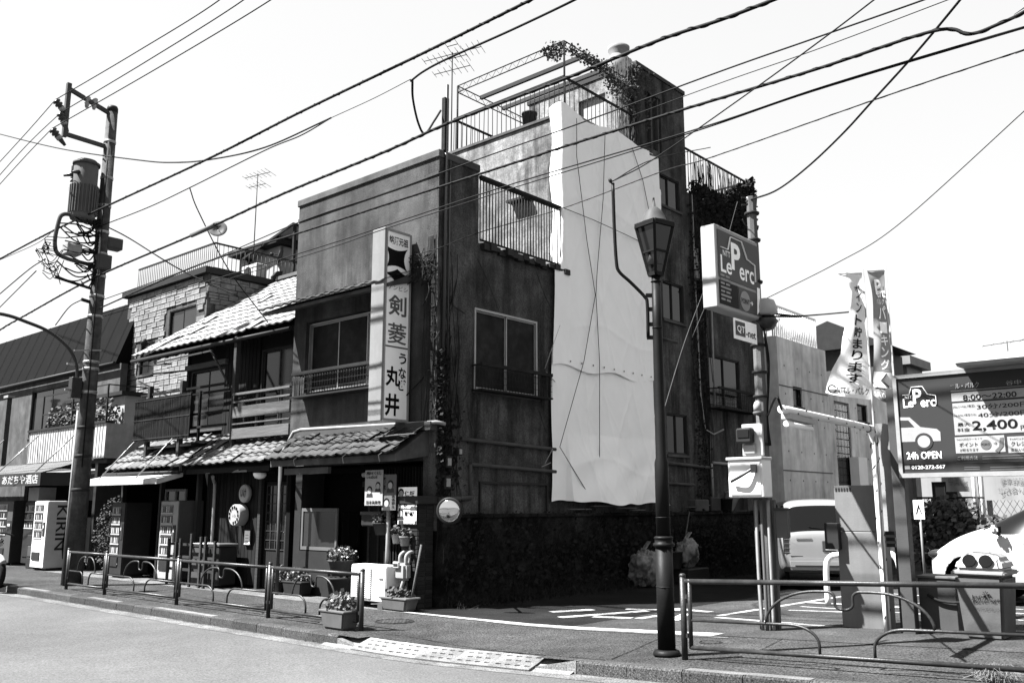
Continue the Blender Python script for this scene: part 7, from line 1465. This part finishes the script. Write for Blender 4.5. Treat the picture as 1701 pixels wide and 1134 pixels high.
for i in range(1500):                      # vine along the pergola
    t_ = rnd.random() ** .55; leaf(mb, V(SX - .06 + rnd.gauss(0, .08), 14.0 + 2.7 * t_, 11.26 + rnd.gauss(.0, .06) - (abs(rnd.gauss(0, .25)) if t_ > .6 else 0)), rnd.uniform(.03, .075), .3)
for i in range(260): leaf(mb, V(SX - .06 - rnd.uniform(0, .5), 14.05 + rnd.gauss(0, .07), 11.35 - abs(rnd.gauss(0, .16))), rnd.uniform(.03, .08), .5)
for i in range(700): y = rnd.uniform(16.5, 17.4); leaf(mb, V(SX + .04 + rnd.uniform(-.3, .08), y, 11.8 - abs(rnd.gauss(0, .6))), rnd.uniform(.03, .08), .7)
for i in range(110): y = rnd.uniform(16.4, 17.2); p = V(SX - rnd.uniform(0, .5), y, 11.9); mb.tube([p, p + V(.02, rnd.uniform(-.1, .1), -1), p + V(.0, rnd.uniform(-.2, .2), -2.1)], .008, 3, False, False)
stuff('roof_vine', mb, gm('vine_leaf', .05, .8, .5, 5, raw=True), 'vine growing along the pergola beam and the penthouse corner')
mb = MB()
for i in range(5200):                      # ivy at the rear roof
    t_ = rnd.random(); y = 18.9 + 3.4 * t_ ** .6; top = 9.6 + .9 * max(0, (y - 20.6) / 1.6); z = top - abs(rnd.gauss(0, .45 + .55 * t_)); leaf(mb, V(SX + rnd.uniform(-.08, .16), y, z), rnd.uniform(.05, .12), .6)
for i in range(130): y = rnd.uniform(18.9, 22.2); p = V(SX + .04, y, rnd.uniform(9.6, 10.4)); mb.tube([p, p + V(.03, rnd.uniform(-.1, .1), -.6), p + V(.03, rnd.uniform(-.15, .15), -rnd.uniform(1, 2.4))], .007, 3, False, False)
stuff('rear_ivy', mb, M['plant_d'], 'ivy hanging from the rear roof railing')
mb = MB()
for i in range(700): y = rnd.uniform(18.75, 19.4); leaf(mb, V(SX + rnd.uniform(.02, .12), y, rnd.uniform(1.5, 9)), rnd.uniform(.04, .09), .6)
for i in range(40): p = V(SX + .05, rnd.uniform(18.8, 19.5), rnd.uniform(4, 9)); mb.tube([p, p + V(.02, rnd.uniform(-.2, .2), -1.2), p + V(.02, rnd.uniform(-.2, .2), -2.6)], .009, 3, False, False)
stuff('pipe_creeper', mb, M['plant_d'], 'dark creeper climbing the rear drain pipe')
mb = MB()
for i in range(420):
    c = ong(1655, 1130); a_ = rnd.uniform(0, 6.28); p = c + V(rnd.gauss(0, .05), rnd.gauss(0, .05), 0); h_ = rnd.uniform(.03, .13); w_ = rnd.uniform(.02, .17); d = V(math.cos(a_), math.sin(a_), 0)
    mb.tube([p, p + d * w_ * .4 + V(0, 0, h_), p + d * w_ + V(0, 0, h_ * rnd.uniform(.1, .9))], .0013, 3, False, False)
stuff('dry_grass_tuft', mb, gm('pale_straw', .3, .9, .2, 8), 'tuft of dry grass at the kerb near the right edge')
mb = MB()
for i in range(900):                       # grass along the kerb joint
    x = rnd.uniform(-19, -9.6); x += 0; p = V(x, KY - .02 - abs(rnd.gauss(0, .02)), -.13); q = p + V(rnd.gauss(0, .03), -abs(rnd.gauss(0, .02)), rnd.uniform(.01, .06) * (2 if math.sin(x * 2.3) > .8 else .6)); mb.add([p - V(.004, 0, 0), p + V(.004, 0, 0), q], [(0, 1, 2)])
stuff('kerb_weeds', mb, M['plant'], 'small weeds along the kerb joint')

for o in bpy.data.objects:
    if o.parent is not None and o.name.split('.')[0] in ('plants', 'flowers', 'foliage'): o['kind'] = 'stuff'
